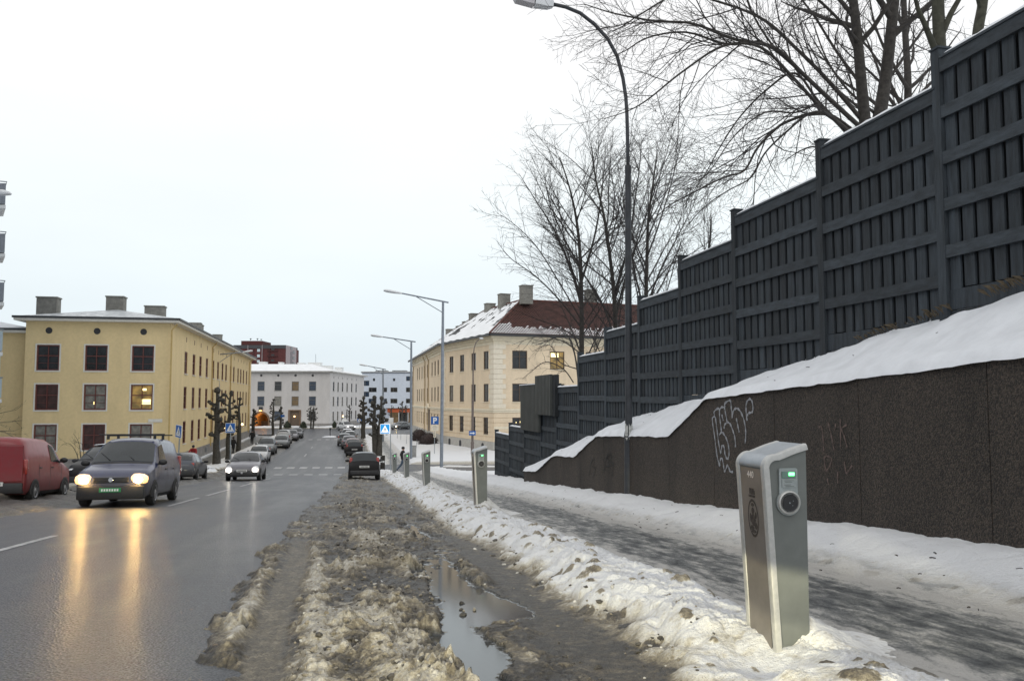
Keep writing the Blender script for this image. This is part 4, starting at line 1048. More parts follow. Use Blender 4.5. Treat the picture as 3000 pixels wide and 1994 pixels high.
# low traffic island post at the junction
p = rp(128, -3.2, 0); t = thing('traffic_bollard', 'small dark bollard on the snowy traffic island in the junction', 'bollard', p)
MB().lathe([(.16, 0), (.16, .1), (.07, .14), (.06, 1.0), (.16, 1.05), (.16, 1.35), (.04, 1.4)], 10).build('post', M['lamp_dark'], t, 40)
m = MB().blob((p.x, p.y, p.z-.02), .9, 3, .06, 4, (1.4, 1, .22)); tag(m.build('snow_heap', M['white_snow'], smooth=True), 'small snow heap on the traffic island in the junction', 'snow', kind='stuff')
# protective tree guards: short dark stakes on the kerb
for k, (x, y, Y) in enumerate(((1124, 1352, 66), (1118, 1345, 66.5))):
    b = px(x, y, Y); t = thing('wooden_stake', ('shorter' if k else 'taller') + ' dark wooden stake by the lit crossing sign', 'stake', (b.x, b.y, prof(Y)))
    MB().bbox(-.10, .10, -.06, .06, -.1, 1.15-.1*k, .02).build('board', M['bark'], t); MB().box(-.07, .07, -.075, -.061, .6, .75).build('reflector', M['sign_white'], t)
# ================================================================== buildings
pm('yellow_render', (.74, .585, .32), .85, .04, 5, .10, 25, grime=.10)
pm('cream_render', (.75, .62, .45), .85, .05, 5, .1, 25, grime=.12)
pm('cream_trim', (.76, .69, .54), .8, .05, 5, .1, 25, grime=.10)
pm('quoin', (.72, .66, .54), .8, .06, 5, .12, 25)
pm('white_render', (.55, .53, .515), .85, .05, 4, .1, 20, grime=.12)
pm('bluewhite_render', (.49, .53, .59), .85, .05, 3, .08, 20, grime=.08)
pm('plinth_grey', (.27, .255, .24), .85, .18, 3, .3, 15, grime=.2)
pm('plinth_pale', (.46, .45, .42), .85, .10, 3, .2, 15, grime=.15)
pm('white_trim', (.66, .64, .58), .7, .06, 6)
pm('maroon_frame', (.13, .036, .028), .55, .15, 8)
pm('grey_frame', (.16, .16, .155), .6, .1, 8)
pm('brown_frame', (.10, .072, .05), .6, .15, 8)
pm('roof_dark', (.035, .036, .04), .7, .2, 5)
pm('chimney', (.22, .215, .195), .9, .18, 4, .3, 14, grime=.25)
pm('gutter', (.035, .037, .04), .5, .2, 6)
pm('pipe_yellow', (.48, .34, .13), .7, .1, 4); pm('pipe_cream', (.42, .33, .20), .7, .1, 4)
pm('metal_roof', (.36, .39, .41), .45, .12, 2, metal=.3, col2=(.66, .69, .71), lo=.42, hi=.62)
# window panes: what one sees behind the glass differs from window to window
pm('pane_dark', (.018, .020, .022), .10, .5, 1.3, spec=.55)
pm('pane_blue', (.025, .04, .065), .10, .5, 1.3, spec=.6)
pm('pane_curtain', (.20, .19, .165), .25, .35, 2.2, spec=.4)
pm('pane_red', (.06, .03, .026), .2, .4, 1.5, spec=.4)
pm('pane_warm', (.10, .075, .045), .2, .5, 1.2, spec=.4, emit=(1, .6, .22), es=.05)
def litpane(name, es, base=.25):
    m = bpy.data.materials.new(name); m.use_nodes = True; MATS[name] = m
    t = m.node_tree; b = t.nodes['Principled BSDF']; N = t.nodes.new; LK = t.links.new
    b.inputs['Base Color'].default_value = (.12, .10, .05, 1); b.inputs['Roughness'].default_value = .2
    tc = N('ShaderNodeTexCoord'); n = N('ShaderNodeTexNoise'); n.inputs['Scale'].default_value = 1.4; n.inputs['Detail'].default_value = 3; LK(tc.outputs['Object'], n.inputs['Vector'])
    r = N('ShaderNodeMapRange'); r.inputs['From Min'].default_value = .4; r.inputs['From Max'].default_value = .65; r.inputs['To Min'].default_value = base*es; r.inputs['To Max'].default_value = es
    LK(n.outputs['Fac'], r.inputs['Value']); LK(r.outputs[0], b.inputs['Emission Strength']); b.inputs['Emission Color'].default_value = (1, .58, .12, 1)
litpane('pane_lit', .32); emis('ceiling_lamp', (1, .80, .25), 2.2)
pm('red_brick', (.075, .019, .018), .85, .25, 2, .2, 12); pm('red_brick_dark', (.05, .016, .016), .85, .25, 2); pm('tower_grey', (.30, .26, .265), .85, .08, 2); pm('tower_dark_grey', (.17, .155, .165), .85, .08, 2)
pm('orange_panel', (.40, .075, .018), .6, .15, 1.5); pm('arch_inner', (.62, .47, .30), .85, .08, 4)
pm('stone_brown', (.16, .10, .06), .85, .2, 4)

UPV = Vector((0, 0, 1))
class Facade:
    """a flat wall: p0 = left end at z 0 seen from outside, d to the right, n outwards"""
    def __init__(s, p0, d, L):
        s.p0 = Vector((p0[0], p0[1], 0)); s.d = Vector((d[0], d[1], 0)).normalized(); s.n = Vector((s.d.y, -s.d.x, 0)); s.L = L; s.op = []
        s.rz = math.atan2(s.d.y, s.d.x)
    def P(s, u, v, w_=0): return s.p0+s.d*u+s.n*w_+UPV*v
    def u(s, x):                                      # wall coordinate under photo column x
        a = (x-1500)/FPX*CT
        return (a*s.p0.y-s.p0.x)/(s.d.x-a*s.d.y)
    def Y(s, u): return s.p0.y+s.d.y*u
    def v(s, y, u): return -(y-1171)/FPX*s.Y(u)
    def wall(s, name, z0, z1, mat, parent, depth=.2):
        us = sorted({0, s.L} | {o[0] for o in s.op} | {o[1] for o in s.op}); vs = sorted({z0, z1} | {o[2] for o in s.op if z0 < o[2] < z1} | {o[3] for o in s.op if z0 < o[3] < z1})
        m = MB(); ix = {}
        def vid(i, j):
            if (i, j) not in ix: ix[(i, j)] = len(m.v); m.v.append(tuple(s.P(us[i], vs[j])))
            return ix[(i, j)]
        for i in range(len(us)-1):
            for j in range(len(vs)-1):
                cu, cv = (us[i]+us[i+1])/2, (vs[j]+vs[j+1])/2
                if any(o[0] < cu < o[1] and o[2] < cv < o[3] for o in s.op): continue
                m.f.append((vid(i, j), vid(i+1, j), vid(i+1, j+1), vid(i, j+1)))
        for u0, u1, v0, v1 in s.op:
            if v0 < z0 or v1 > z1: continue
            c = [(u0, v0), (u1, v0), (u1, v1), (u0, v1)]
            for k in range(4):
                a, b = c[k], c[(k+1) % 4]
                m.add([s.P(*a), s.P(*b), s.P(b[0], b[1], -depth), s.P(a[0], a[1], -depth)], [(0, 1, 2, 3)])
        return m.build(name, mat, parent, org=parent.location, fix=False)
WM = {}
def win_mesh(w_, h, style, fmat):
    key = (round(w_, 2), round(h, 2), style, fmat)
    if key in WM: return WM[key]
    m = MB(); b = .09
    m.box(-w_/2, -w_/2+b, -.05, .04, 0, h).box(w_/2-b, w_/2, -.05, .04, 0, h).box(-w_/2+b, w_/2-b, -.05, .04, 0, b).box(-w_/2+b, w_/2-b, -.05, .04, h-b, h)
    if style == 'sash':                                # centre mullion, transom, thin bars
        m.box(-w_/2+b, w_/2-b, -.045, .03, h*.56, h*.56+.07); m.box(-.03, .03, -.04, .03, b, h*.56).box(-.03, .03, -.04, .03, h*.56+.07, h-b)
        m.box(-w_/2+b, -.03, -.03, .02, h*.28, h*.28+.025).box(.03, w_/2-b, -.03, .02, h*.28, h*.28+.025)
    elif style == 'two':
        m.box(-.035, .035, -.045, .03, b, h-b); m.box(-w_/2+b, -.035, -.04, .03, h*.66, h*.66+.04).box(.035, w_/2-b, -.04, .03, h*.66, h*.66+.04)
    elif style == 'tall':
        m.box(-.025, .025, -.045, .03, b, h-b); m.box(-w_/2+b, -.025, -.04, .03, h*.6, h*.6+.035).box(.025, w_/2-b, -.04, .03, h*.6, h*.6+.035)
    elif style == 'wide':
        m.box(-w_*.12, -w_*.12+.05, -.045, .03, b, h-b)
    elif style == 'half':
        m.box(-w_/2+b, w_/2-b, -.045, .03, h*.62, h*.62+.05)
    p = MB().quad((-w_/2+b*.6, .02, b*.6), (w_/2-b*.6, .02, b*.6), (w_/2-b*.6, .02, h-b*.6), (-w_/2+b*.6, .02, h-b*.6))
    WM[key] = (m.mesh('window', M[fmat]), p.mesh('pane')); return WM[key]
PM = {}
def window(f, parent, u, v0, w_, h, style='sash', fmat='grey_frame', pane='pane_dark', depth=.10, sill=None, surround=None, add=True):
    if add: f.op.append((u-w_/2, u+w_/2, v0, v0+h))
    fm, pmh = win_mesh(w_, h, style, fmat)
    loc = f.P(u, v0, -depth)-parent.location
    o = link('window', fm, parent, loc, (0, 0, f.rz))
    key = (pmh.name, pane)
    if key not in PM:
        c = pmh.copy(); c.materials.append(M[pane]); PM[key] = c
    link('pane', PM[key], o)
    if surround:
        sw = .10; m = MB()
        m.box(-w_/2-sw, -w_/2, -depth-.03, -depth+.02, -sw, h+sw).box(w_/2, w_/2+sw, -depth-.03, -depth+.02, -sw, h+sw).box(-w_/2, w_/2, -depth-.03, -depth+.02, h, h+sw).box(-w_/2, w_/2, -depth-.05, -depth+.02, -sw, 0)
        k = ('sur', round(w_, 2), round(h, 2), surround)
        if k not in WM: WM[k] = m.mesh('surround', M[surround])
        link('surround', WM[k], o)
    elif sill:
        k = ('sill', round(w_, 2), sill)
        if k not in WM: WM[k] = MB().box(-w_/2-.06, w_/2+.06, -depth-.08, 0, -.07, -.002).mesh('sill', M[sill])
        link('sill', WM[k], o)
    return o
def disc(f, u, v, r, w_, n=16): return [f.P(u+r*math.cos(2*math.pi*j/n), v+r*math.sin(2*math.pi*j/n), w_) for j in range(n)]
def round_vent(f, parent, u, v, r, mat='roof_dark'):
    m = MB(); k = 18
    a, b, c = disc(f, u, v, r, .02, k), disc(f, u, v, r*.8, .02, k), disc(f, u, v, r*.8, -.0+.004, k)
    m.add(a+b+c, [(j, (j+1) % k, k+(j+1) % k, k+j) for j in range(k)]+[(k+j, k+(j+1) % k, 2*k+(j+1) % k, 2*k+j) for j in range(k)]+[tuple(range(2*k, 3*k))])
    return m.build('round_vent', M[mat], parent, org=parent.location)
def chimney(parent, roof, x, ytop, ybot, wpx, Y, depth=1.0, mat='chimney', cap=True, rz=0.0, sink=1.6):
    c = px(x, ybot, Y); top = px(x, ytop, Y).z; hw = wpx/2*Y/FPX
    m = MB(); d = Vector((math.cos(rz), math.sin(rz), 0)); n = Vector((-math.sin(rz), math.cos(rz), 0))
    m.frame((c.x, c.y, 0), d, n, -hw, hw, 0, depth, c.z-sink, top)
    if cap: m.frame((c.x, c.y, 0), d, n, -hw-.06, hw+.06, -.06, depth+.06, top, top+.10)
    return m.build('chimney', M[mat], roof, org=parent.location)
def eaves_roof(parent, corners, ze, zr, ridge, over, mat, fascia, gut=True, soffit_h=.32):
    pass
rnd = random.Random(12)

# ------------------------------------------------------------------ yellow block on the left
ya = Vector((-.2028, 1, 0)).normalized(); yb = Vector((1, .2028, 0)).normalized()
C0 = Vector((-26.05, 65, 0)); LY_, LF = 61.5, 10.15
yel = thing('yellow_building', 'three storey yellow rendered block with maroon windows on the left of the street', 'building', (C0.x, C0.y, -5.4))
fF = Facade(C0-yb*LF, yb, LF); fS = Facade(C0, ya, LY_)
panes_f = [['pane_dark', 'pane_dark', 'pane_dark'], ['pane_red', 'pane_curtain', 'pane_lit'], ['pane_curtain', 'pane_red', 'pane_curtain']]
for c, xx in enumerate((136, 278, 415)):
    u = fF.u(xx)
    for r_, v0 in enumerate((2.18, -.75, -3.72)):
        o = window(fF, yel, u, v0, 1.56, 1.90, 'sash', 'maroon_frame', panes_f[r_][c], .10, surround='white_trim')
        if (r_, c) == (1, 2):
            m = MB().box(-.05, .62, .012, .018, .42, .80); m.build('lit_lamp', M['ceiling_lamp'], o)
            MB().box(.0, .3, .012, .018, 1.45, 1.62).build('lit_lamp', M['ceiling_lamp'], o)
        if (r_, c) == (1, 1): MB().box(-.12, -.06, .012, .018, .42, .62).build('lit_lamp', M['ceiling_lamp'], o)
    round_vent(fF, yel, u, 5.15, .24)
xs_ = [542, 565.6, 585, 604, 622.8, 637, 650, 660.7, 674.5, 683.5, 696, 704, 712, 721, 729]
for c, xx in enumerate(xs_):
    u = fS.u(xx)
    for r_, v0 in enumerate((2.18, -.75, -3.62)):
        window(fS, yel, u, v0, 1.42, 1.85, 'sash', 'maroon_frame', rnd.choice(('pane_dark', 'pane_red', 'pane_dark', 'pane_curtain')), .10, sill='white_trim')
    m = MB().frame(fS.p0, fS.d, fS.n, u-.10, u+.10, .003, .02, 4.85, 5.25); m.build('vent_slot', M['maroon_frame'], yel, org=yel.location)
fF.wall('wall', -4.35, 5.85, M['yellow_render'], yel); fS.wall('wall', -4.35, 5.85, M['yellow_render'], yel)
MB().frame(fS.p0, fS.d, fS.n, -.0, LY_, -1, .06, -7, -4.35).frame(fF.p0, fF.d, fF.n, 0, LF+.06, -1, .06, -7, -4.353).build('plinth', M['plinth_grey'], yel, org=yel.location)
for xx in (560, 600, 640, 672, 700):                    # cellar windows in the plinth
    u = fS.u(xx)+1; MB().frame(fS.p0, fS.d, fS.n, u-.6, u+.6, .062, .085, -5.0, -4.55).build('cellar_window', M['glass_dark'], yel, org=yel.location)
m = MB(); fb = Facade(C0+ya*LY_, -yb, LF); fl = Facade(C0+ya*LY_-yb*LF, -ya, LY_)
for f in (fb, fl): m.quad(f.P(0, -7), f.P(f.L, -7), f.P(f.L, 5.85), f.P(0, 5.85))
m.build('wall', M['yellow_render'], yel, org=yel.location, fix=False)
def low_roof(parent, o, d, n, L_, W_, ze, rise, over, mat, fmat='white_trim', hipL=None):
    """hip roof over the rectangle o + d*[0,L] + n*[0,W]"""
    hip = W_/2+over if hipL is None else hipL
    P = lambda u, w_, z: Vector(o)+d*u+n*w_+UPV*z
    a, b, c, e = P(-over, -over, ze), P(L_+over, -over, ze), P(L_+over, W_+over, ze), P(-over, W_+over, ze)
    r0, r1 = P(hip-over, W_/2, ze+rise), P(L_-hip+over, W_/2, ze+rise)
    m = MB(); m.add([a, b, c, e, r0, r1], [(0, 1, 5, 4), (1, 2, 5), (2, 3, 4, 5), (3, 0, 4)])
    rf = m.build('roof', mat, parent, org=parent.location)
    m = MB()
    for (p, q) in ((a, b), (b, c), (c, e), (e, a)):
        m.quad(p+UPV*-.30, q+UPV*-.30, q+UPV*-.10, p+UPV*-.10)
    ins = [P(0, 0, ze-.31), P(L_, 0, ze-.31), P(L_, W_, ze-.31), P(0, W_, ze-.31)]; out = [q+UPV*-.30 for q in (a, b, c, e)]
    m.add(out+ins, [(k, (k+1) % 4, (k+1) % 4+4, k+4) for k in range(4)])
    m.build('fascia', M[fmat], rf, org=parent.location)
    m = MB()
    for (p, q) in ((a, b), (b, c), (c, e), (e, a)):
        s = (q-p).normalized(); out_ = Vector((s.y, -s.x, 0)); out_ = out_ if (p+out_-P(L_/2, W_/2, ze)).length > (p-out_-P(L_/2, W_/2, ze)).length else -out_
        m.frame(p, s, out_, -.08, (q-p).length+.08, .0, .10, -.12, .03)
    m.build('gutter', M['gutter'], rf, org=parent.location)
    return rf
yr = low_roof(yel, C0-yb*LF, ya, yb, LY_, LF, 6.15, 1.15, .65, M['metal_roof'])
for x, yt, ybm, wp, Y in ((135, 872, 918, 55, 66), (335, 870, 908, 48, 69), (451, 898, 930, 54, 76), (571, 947, 960, 30, 95), (585, 953, 965, 14, 97), (636, 981, 992, 24, 116)):
    chimney(yel, yr, x, yt, ybm, wp, Y, 1.1, rz=math.atan2(yb.y, yb.x))
for x in (617, 672, 727, 500):
    u = fS.u(x) if x != 500 else -.25
    MB().tube([fS.P(u, -4.6, .10), fS.P(u, 5.3, .10), fS.P(u, 5.75, .5)], .06, 8).build('downpipe', M['pipe_yellow'], yel, 40, org=yel.location)
# lower wing running left
wg = thing('yellow_wing', 'lower yellow wing of the left block at the picture edge', 'building', C0-yb*(LF+7)+Vector((0, 0, -5.4)))
fW = Facade(C0-yb*(LF+16)+ya*.9, yb, 16)
for xx in (-40, -110): window(fW, wg, fW.u(xx), 1.6, 1.5, 1.85, 'sash', 'maroon_frame', 'pane_dark', surround='white_trim')
fW.wall('wall', -6, 5.0, M['yellow_render'], wg)
w_o = C0-yb*(LF+16)+ya*.9
wr = low_roof(wg, w_o, yb, ya, 15.9, 12, 5.3, 1.4, .55, M['roof_snow'])

# ------------------------------------------------------------------ grey balcony block at the left edge
bal = thing('balcony_block', 'grey apartment block whose stacked balconies just show at the left edge', 'building', (-34, 52, -5))
bm_ = MB().prism([Vector((-32.2, 50.5, -6)), Vector((-21.5, -10, -6)), Vector((-17, -40, -6)), Vector((-32, -43, -6)), Vector((-60, 50, -6)), Vector((-60, 78, -6)), Vector((-50, 78, -6))], (0, 0, 24)); bm_.build('wall', M['bluewhite_render'], bal, org=bal.location)  # wall continued out of view past the camera, added to shade the street
pm('balcony_panel', (.24, .26, .29), .5, .08, 3); pm('balcony_pale', (.42, .50, .52), .5, .06, 3)
for i, (yt, ybt, xe) in enumerate(((535, 600, 18), (682, 742, 16), (825, 884, 13), (968, 1030, 9), (1108, 1168, 6))):
    Y = 50.0; zt, zb = px(xe, yt, Y).z, px(xe, ybt, Y).z; X1 = px(xe, yt, Y).x
    b = bpy.data.objects.new('balcony', None); COL.objects.link(b); b.parent = bal
    sk = lambda x0, x1, y0, y1, z0, z1: MB().prism([Vector((x0, y0, z0)), Vector((x1, y0, z0)), Vector((x1-.66*(y1-y0), y1, z0)), Vector((x0-.66*(y1-y0), y1, z0))], (0, 0, z1-z0))
    sk(X1-2.6, X1+.07, Y-.06, Y+2.2, zb-.22, zb-.02).build('slab', M['sign_white'], b, org=bal.location)
    sk(X1-2.6, X1+.0, Y, Y+2.0, zb+.06, zt-.04).build('parapet', M['balcony_panel' if i < 3 else 'balcony_pale'], b, org=bal.location)
    MB().tube([Vector((X1-2.6, Y-.0, zt+.25)), Vector((X1+.04, Y, zt+.05)), Vector((X1-1.3, Y+2.0, zt+.05))], .035, 6).build('handrail', M['grey_metal'], b, 40, org=bal.location)

# ------------------------------------------------------------------ white building closing the street
WC = Vector((px(966, 1171, 170).x, 170, 0)); WL = 19.5
whi = thing('white_building', 'long white rendered three storey block closing the end of the street', 'building', (WC.x-8, 170, -5.5))
fA = Facade(WC-Vector((WL, 0, 0)), (1, 0), WL)
dB = Vector((px(1066, 1171, 203).x-WC.x, 33, 0)); fB = Facade(WC, dB, dB.length)
zA = lambda y: -(y-1171)/FPX*170
pa = [['pane_blue', 'pane_dark', 'pane_warm', 'pane_blue'], ['pane_blue', 'pane_curtain', 'pane_warm', 'pane_blue']]
for c, xx in enumerate((764, 814, 864.5, 915)):
    u = fA.u(xx)
    for r_, yb_ in enumerate((1144.5, 1188)):
        window(fA, whi, u, zA(yb_), 1.42, 1.86, 'half', 'grey_frame', pa[r_][c], .10, sill='plinth_pale')
    if c in (1, 3): window(fA, whi, u, zA(1231), 1.42, 1.9, 'half', 'grey_frame', 'pane_blue' if c == 1 else 'pane_dark', .10, sill='plinth_pale')
    round_vent(fA, whi, u, zA(1099.5), .24)
uarch = fA.u(765); ud = fA.u(864)
fA.op.append((uarch-1.55, uarch+1.55, zA(1257), zA(1208))); fA.op.append((ud-.95, ud+.95, zA(1254), zA(1203)))
for c, xx in enumerate((977, 990, 1003, 1016.5, 1030, 1043)):
    u = fB.u(xx)
    for r_, v0 in enumerate((1.75, -1.25, -4.25)):
        window(fB, whi, u, v0, 1.3, 1.9, 'half', 'grey_frame', rnd.choice(('pane_dark', 'pane_dark', 'pane_curtain', 'pane_blue')), .10, sill='plinth_pale')
    MB().frame(fB.p0, fB.d, fB.n, u-.15, u+.15, .003, .02, 4.35, 4.75).build('vent_slot', M['roof_dark'], whi, org=whi.location)
fA.wall('wall', -6.2, 5.4, M['white_render'], whi, .3); fB.wall('wall', -6.2, 5.4, M['white_render'], whi)
MB().frame(fA.p0, fA.d, fA.n, 0, uarch-1.57, .002, .07, -6.2, -4.65).frame(fA.p0, fA.d, fA.n, uarch+1.57, ud-.97, .002, .07, -6.2, -4.65).frame(fA.p0, fA.d, fA.n, ud+.97, WL+.07, .002, .07, -6.2, -4.65).frame(fB.p0, fB.d, fB.n, .0, fB.L, .002, .07, -6.2, -4.653).build('plinth', M['plinth_grey'], whi, org=whi.location)
# passage arch: wall infill above the curve, brown stone ring, lit vault behind
k = 16; zc = zA(1208)-1.55
m = MB(); tl, tr = (uarch-1.55, zA(1208)), (uarch+1.55, zA(1208))
arcp = [(uarch-1.55*math.cos(math.pi*j/k), zc+1.55*math.sin(math.pi*j/k)) for j in range(k+1)]
for j in range(k):
    a, b = arcp[j], arcp[j+1]; m.quad(fA.P(a[0], a[1]), fA.P(b[0], b[1]), fA.P(b[0], tl[1]), fA.P(a[0], tl[1]))
m.build('arch_infill', M['white_render'], whi, org=whi.location)
m = MB(); rin, rout = 1.50, 1.82
pts_i = [(uarch-rin, -5.8)]+[(uarch-rin*math.cos(math.pi*j/k), zc+rin*math.sin(math.pi*j/k)) for j in range(k+1)]+[(uarch+rin, -5.8)]
pts_o = [(uarch-rout, -5.8)]+[(uarch-rout*math.cos(math.pi*j/k), zc+rout*math.sin(math.pi*j/k)) for j in range(k+1)]+[(uarch+rout, -5.8)]
for j in range(len(pts_i)-1):
    a, b, c, d = pts_i[j], pts_i[j+1], pts_o[j+1], pts_o[j]
    m.add([fA.P(*a, .12), fA.P(*b, .12), fA.P(*c, .12), fA.P(*d, .12), fA.P(*a, -.3), fA.P(*b, -.3), fA.P(*c, .0), fA.P(*d, .0)], [(0, 1, 2, 3), (0, 1, 5, 4), (3, 2, 6, 7)])
m.build('arch_ring', M['stone_brown'], whi, org=whi.location)
m = MB(); vt = [(uarch-1.6, -5.8)]+[(uarch-1.6*math.cos(math.pi*j/k), zc+1.6*math.sin(math.pi*j/k)) for j in range(k+1)]+[(uarch+1.6, -5.8)]
for j in range(len(vt)-1): m.quad(fA.P(*vt[j], -.3), fA.P(*vt[j+1], -.3), fA.P(*vt[j+1], -9), fA.P(*vt[j], -9))
m.poly([fA.P(a, b, -9) for a, b in vt]); m.quad(fA.P(uarch-1.6, -5.6, .2), fA.P(uarch+1.6, -5.6, .2), fA.P(uarch+1.6, -5.6, -9), fA.P(uarch-1.6, -5.6, -9))
m.build('passage_vault', M['arch_inner'], whi, org=whi.location)
MB().frame(fA.p0, fA.d, fA.n, uarch-.9, uarch+.5, -4, -3.4, -5.6, -4.2).build('refuse_container', M['roof_dark'], whi, org=whi.location)
lampo = MB().blob(fA.P(uarch, zc+1.95, .35), .15, 2, 0, 1, (1.6, 1, .8)).build('arch_lamp', M['lamp_orange'], whi, True, org=whi.location)
MB().frame(fA.p0, fA.d, fA.n, uarch-.35, uarch+.35, 0, .3, zc+2.05, zc+2.7).build('lamp_bracket', M['gutter'], lampo, org=whi.location)
def point_light(name, loc, col, e, r=.15):
    d = bpy.data.lights.new(name, 'POINT'); d.energy = e; d.color = col; d.shadow_soft_size = r
    o = bpy.data.objects.new(name, d); COL.objects.link(o); o.location = loc; return o
point_light('passage_light', fA.P(uarch, zc+.9, -2.5), (1, .42, .08), 60, .4)
point_light('arch_light', fA.P(uarch, zc+1.5, .9), (1, .45, .10), 9, .3)
# entrance
MB().frame(fA.p0, fA.d, fA.n, ud-.95, ud+.95, -.30, -.22, -6, zA(1203)).build('door', M['brown_frame'], whi, org=whi.location)
MB().frame(fA.p0, fA.d, fA.n, ud-1.25, ud-.97, .002, .14, -6, zA(1200)).frame(fA.p0, fA.d, fA.n, ud+.97, ud+1.25, .002, .14, -6, zA(1200)).frame(fA.p0, fA.d, fA.n, ud-.97, ud+.97, .002, .14, zA(1203), zA(1200)).build('door_surround', M['stone_brown'], whi, org=whi.location)
MB().blob(fA.P(ud, zA(1219), .12), .13, 2, 0).build('door_lamp', M['wall_lamp'], whi, True, org=whi.location)
MB().blob(fB.P(fB.u(1002), -3.4, .25), .14, 2, 0).build('door_lamp', M['wall_lamp'], whi, True, org=whi.location)
# snowy roof
m = MB(); ov = .7
a = fA.P(-ov, 5.75, ov); b = fA.P(WL+ov*.8, 5.75, ov); c = fB.P(fB.L+ov, 5.75, ov)
r0 = fA.P(2, 7.35, -5.5); r1 = fA.P(WL-5, 7.35, -6.0); r2 = fB.P(fB.L, 7.0, -5.5); bk0 = fA.P(-ov, 5.75, -12); bk1 = fB.P(fB.L+ov, 5.75, -12)
m.add([a, b, r1, r0], [(0, 1, 2, 3)]); m.add([b, c, r2, r1], [(0, 1, 2, 3)]); m.add([a, r0, bk0], [(0, 1, 2)]); m.add([r0, r1, bk0], [(0, 1, 2)]); m.add([r1, r2, bk1, bk0], [(0, 1, 2, 3)])
wrf = m.build('roof', M['roof_snow'], whi, org=whi.location, fix=False)
m = MB()
for p, q, f, L_ in ((a, b, fA, 0), (b, c, fB, 0)):
    d_ = (q-p).normalized(); m.frame(p, d_, f.n, -.0, (q-p).length+.05, -.03, .0+.08, -.22, -.02)
    m.quad(p-f.n*ov+UPV*-.36, q-f.n*ov+UPV*-.36, q+UPV*-.22, p+UPV*-.22)
m.build('cornice', M['plinth_pale'], wrf, org=whi.location)
for (x0, x1, yt, ybm, Y, mt) in ((758, 776, 1061, 1074, 178, 'sign_white'), (816, 825, 1062, 1074, 179, 'sign_white'), (872, 890, 1064, 1074, 180, 'sign_white'), (902, 938, 1063, 1079, 178, 'sign_white'), (940, 971, 1072, 1083, 182, 'sign_white'), (981, 1001, 1077, 1086, 186, 'sign_white')):
    p, q = px(x0, yt, Y), px(x1, ybm, Y)
    MB().box(p.x, q.x, Y, Y+2, q.z-1, p.z).box(p.x-.08, q.x+.08, Y-.1, Y+2.1, p.z, p.z+.12).build('roof_hatch', M[mt], wrf, org=whi.location)
MB().tube([px(925, 1064, 179), px(925, 1037, 179)], .05, 6).build('aerial', M['grey_metal'], wrf, org=whi.location)
for (x0, x1, y0, y1) in ((876, 887, 1071, 1076), (908, 921, 1079, 1083)):
    p, q = px(x0, y0, 173), px(x1, y1, 171.5); MB().add([Vector((p.x, 173.4, 6.55)), Vector((q.x, 173.4, 6.55)), Vector((q.x, 172.2, 6.2)), Vector((p.x, 172.2, 6.2)), Vector((p.x, 173.4, 6.68)), Vector((q.x, 173.4, 6.68)), Vector((q.x, 172.2, 6.33)), Vector((p.x, 172.2, 6.33))], [(4, 5, 6, 7), (0, 1, 5, 4), (1, 2, 6, 5), (2, 3, 7, 6), (3, 0, 4, 7)]).build('skylight', M['glass_dark'], wrf, org=whi.location)

# ------------------------------------------------------------------ blue-white block with a shop
BY = 215; bx0 = px(1060, 1171, BY).x; BL = 34
blu = thing('pale_block', 'pale blue-white flat roofed block with an orange shop at its foot', 'building', (bx0+12, BY, -5.5))
f1 = Facade((bx0, BY), (1, .02), BL)
zB = lambda y: -(y-1171)/FPX*BY
for xx, w_ in ((1072, 1.7),):
    for yb_ in (1130, 1162): window(f1, blu, f1.u(xx), zB(yb_), 1.6, 1.2*1.1, 'wide', 'grey_frame', 'pane_blue')
for xx in (1095, 1154): window(f1, blu, f1.u(xx), zB(1116), .55, .7, 'none', 'roof_dark', 'pane_dark')
for xx, w_ in ((1091.5, 2.0), (1128, 1.0), (1154, 1.75), (1201, 2.05)):
    for yb_ in (1148.5, 1181): window(f1, blu, f1.u(xx), zB(yb_), w_, 1.2, 'wide', 'grey_frame', rnd.choice(('pane_dark', 'pane_blue')))
window(f1, blu, f1.u(1201), zB(1115.5), 2.05, 1.2, 'wide', 'grey_frame', 'pane_blue')
us0, us1 = f1.u(1139), f1.u(1300)
f1.op.append((us0+.3, us1, -5.9, zB(1205)))
f1.wall('wall', -6.5, zB(1092), M['bluewhite_render'], blu)
MB().frame(f1.p0, f1.d, f1.n, -.3, BL, -9, .25, zB(1092), zB(1089.5)).build('roof_edge', M['roof_dark'], blu, org=blu.location)
MB().frame(f1.p0, f1.d, f1.n, -.3, BL, -9, -.2, zB(1089.5), zB(1089.5)+.2).build('roof', M['roof_snow'], blu, org=blu.location)
MB().frame(f1.p0, f1.d, f1.n, us0-.2, us1, .0, 1.0, zB(1207), zB(1196)).build('shop_fascia', M['orange_panel'], blu, org=blu.location)
MB().frame(f1.p0, f1.d, f1.n, us0-.6, us1, .0, 1.3, zB(1196), zB(1194)).build('shop_canopy', M['roof_dark'], blu, org=blu.location)
MB().frame(f1.p0, f1.d, f1.n, us0-.7, us1, .0, 1.35, zB(1194), zB(1192.5)).build('canopy_snow', M['roof_snow'], blu, org=blu.location)
for i in range(6):
    a = us0+.3+i*2.3; MB().frame(f1.p0, f1.d, f1.n, a, a+2.2, -.2, -.15, -6, zB(1207)).build('shop_window', M[('pane_warm', 'pane_dark', 'pane_warm', 'pane_dark', 'pane_warm', 'pane_dark')[i]], blu, org=blu.location)
for (x0, x1) in ((1100, 1134), (1149, 1190)):
    p, q = px(x0, 1088, BY+4), px(x1, 1084.5, BY+4); MB().box(p.x, q.x, BY+4, BY+7, p.z-.8, q.z).build('roof_plant', M['roof_dark'], blu, org=blu.location)

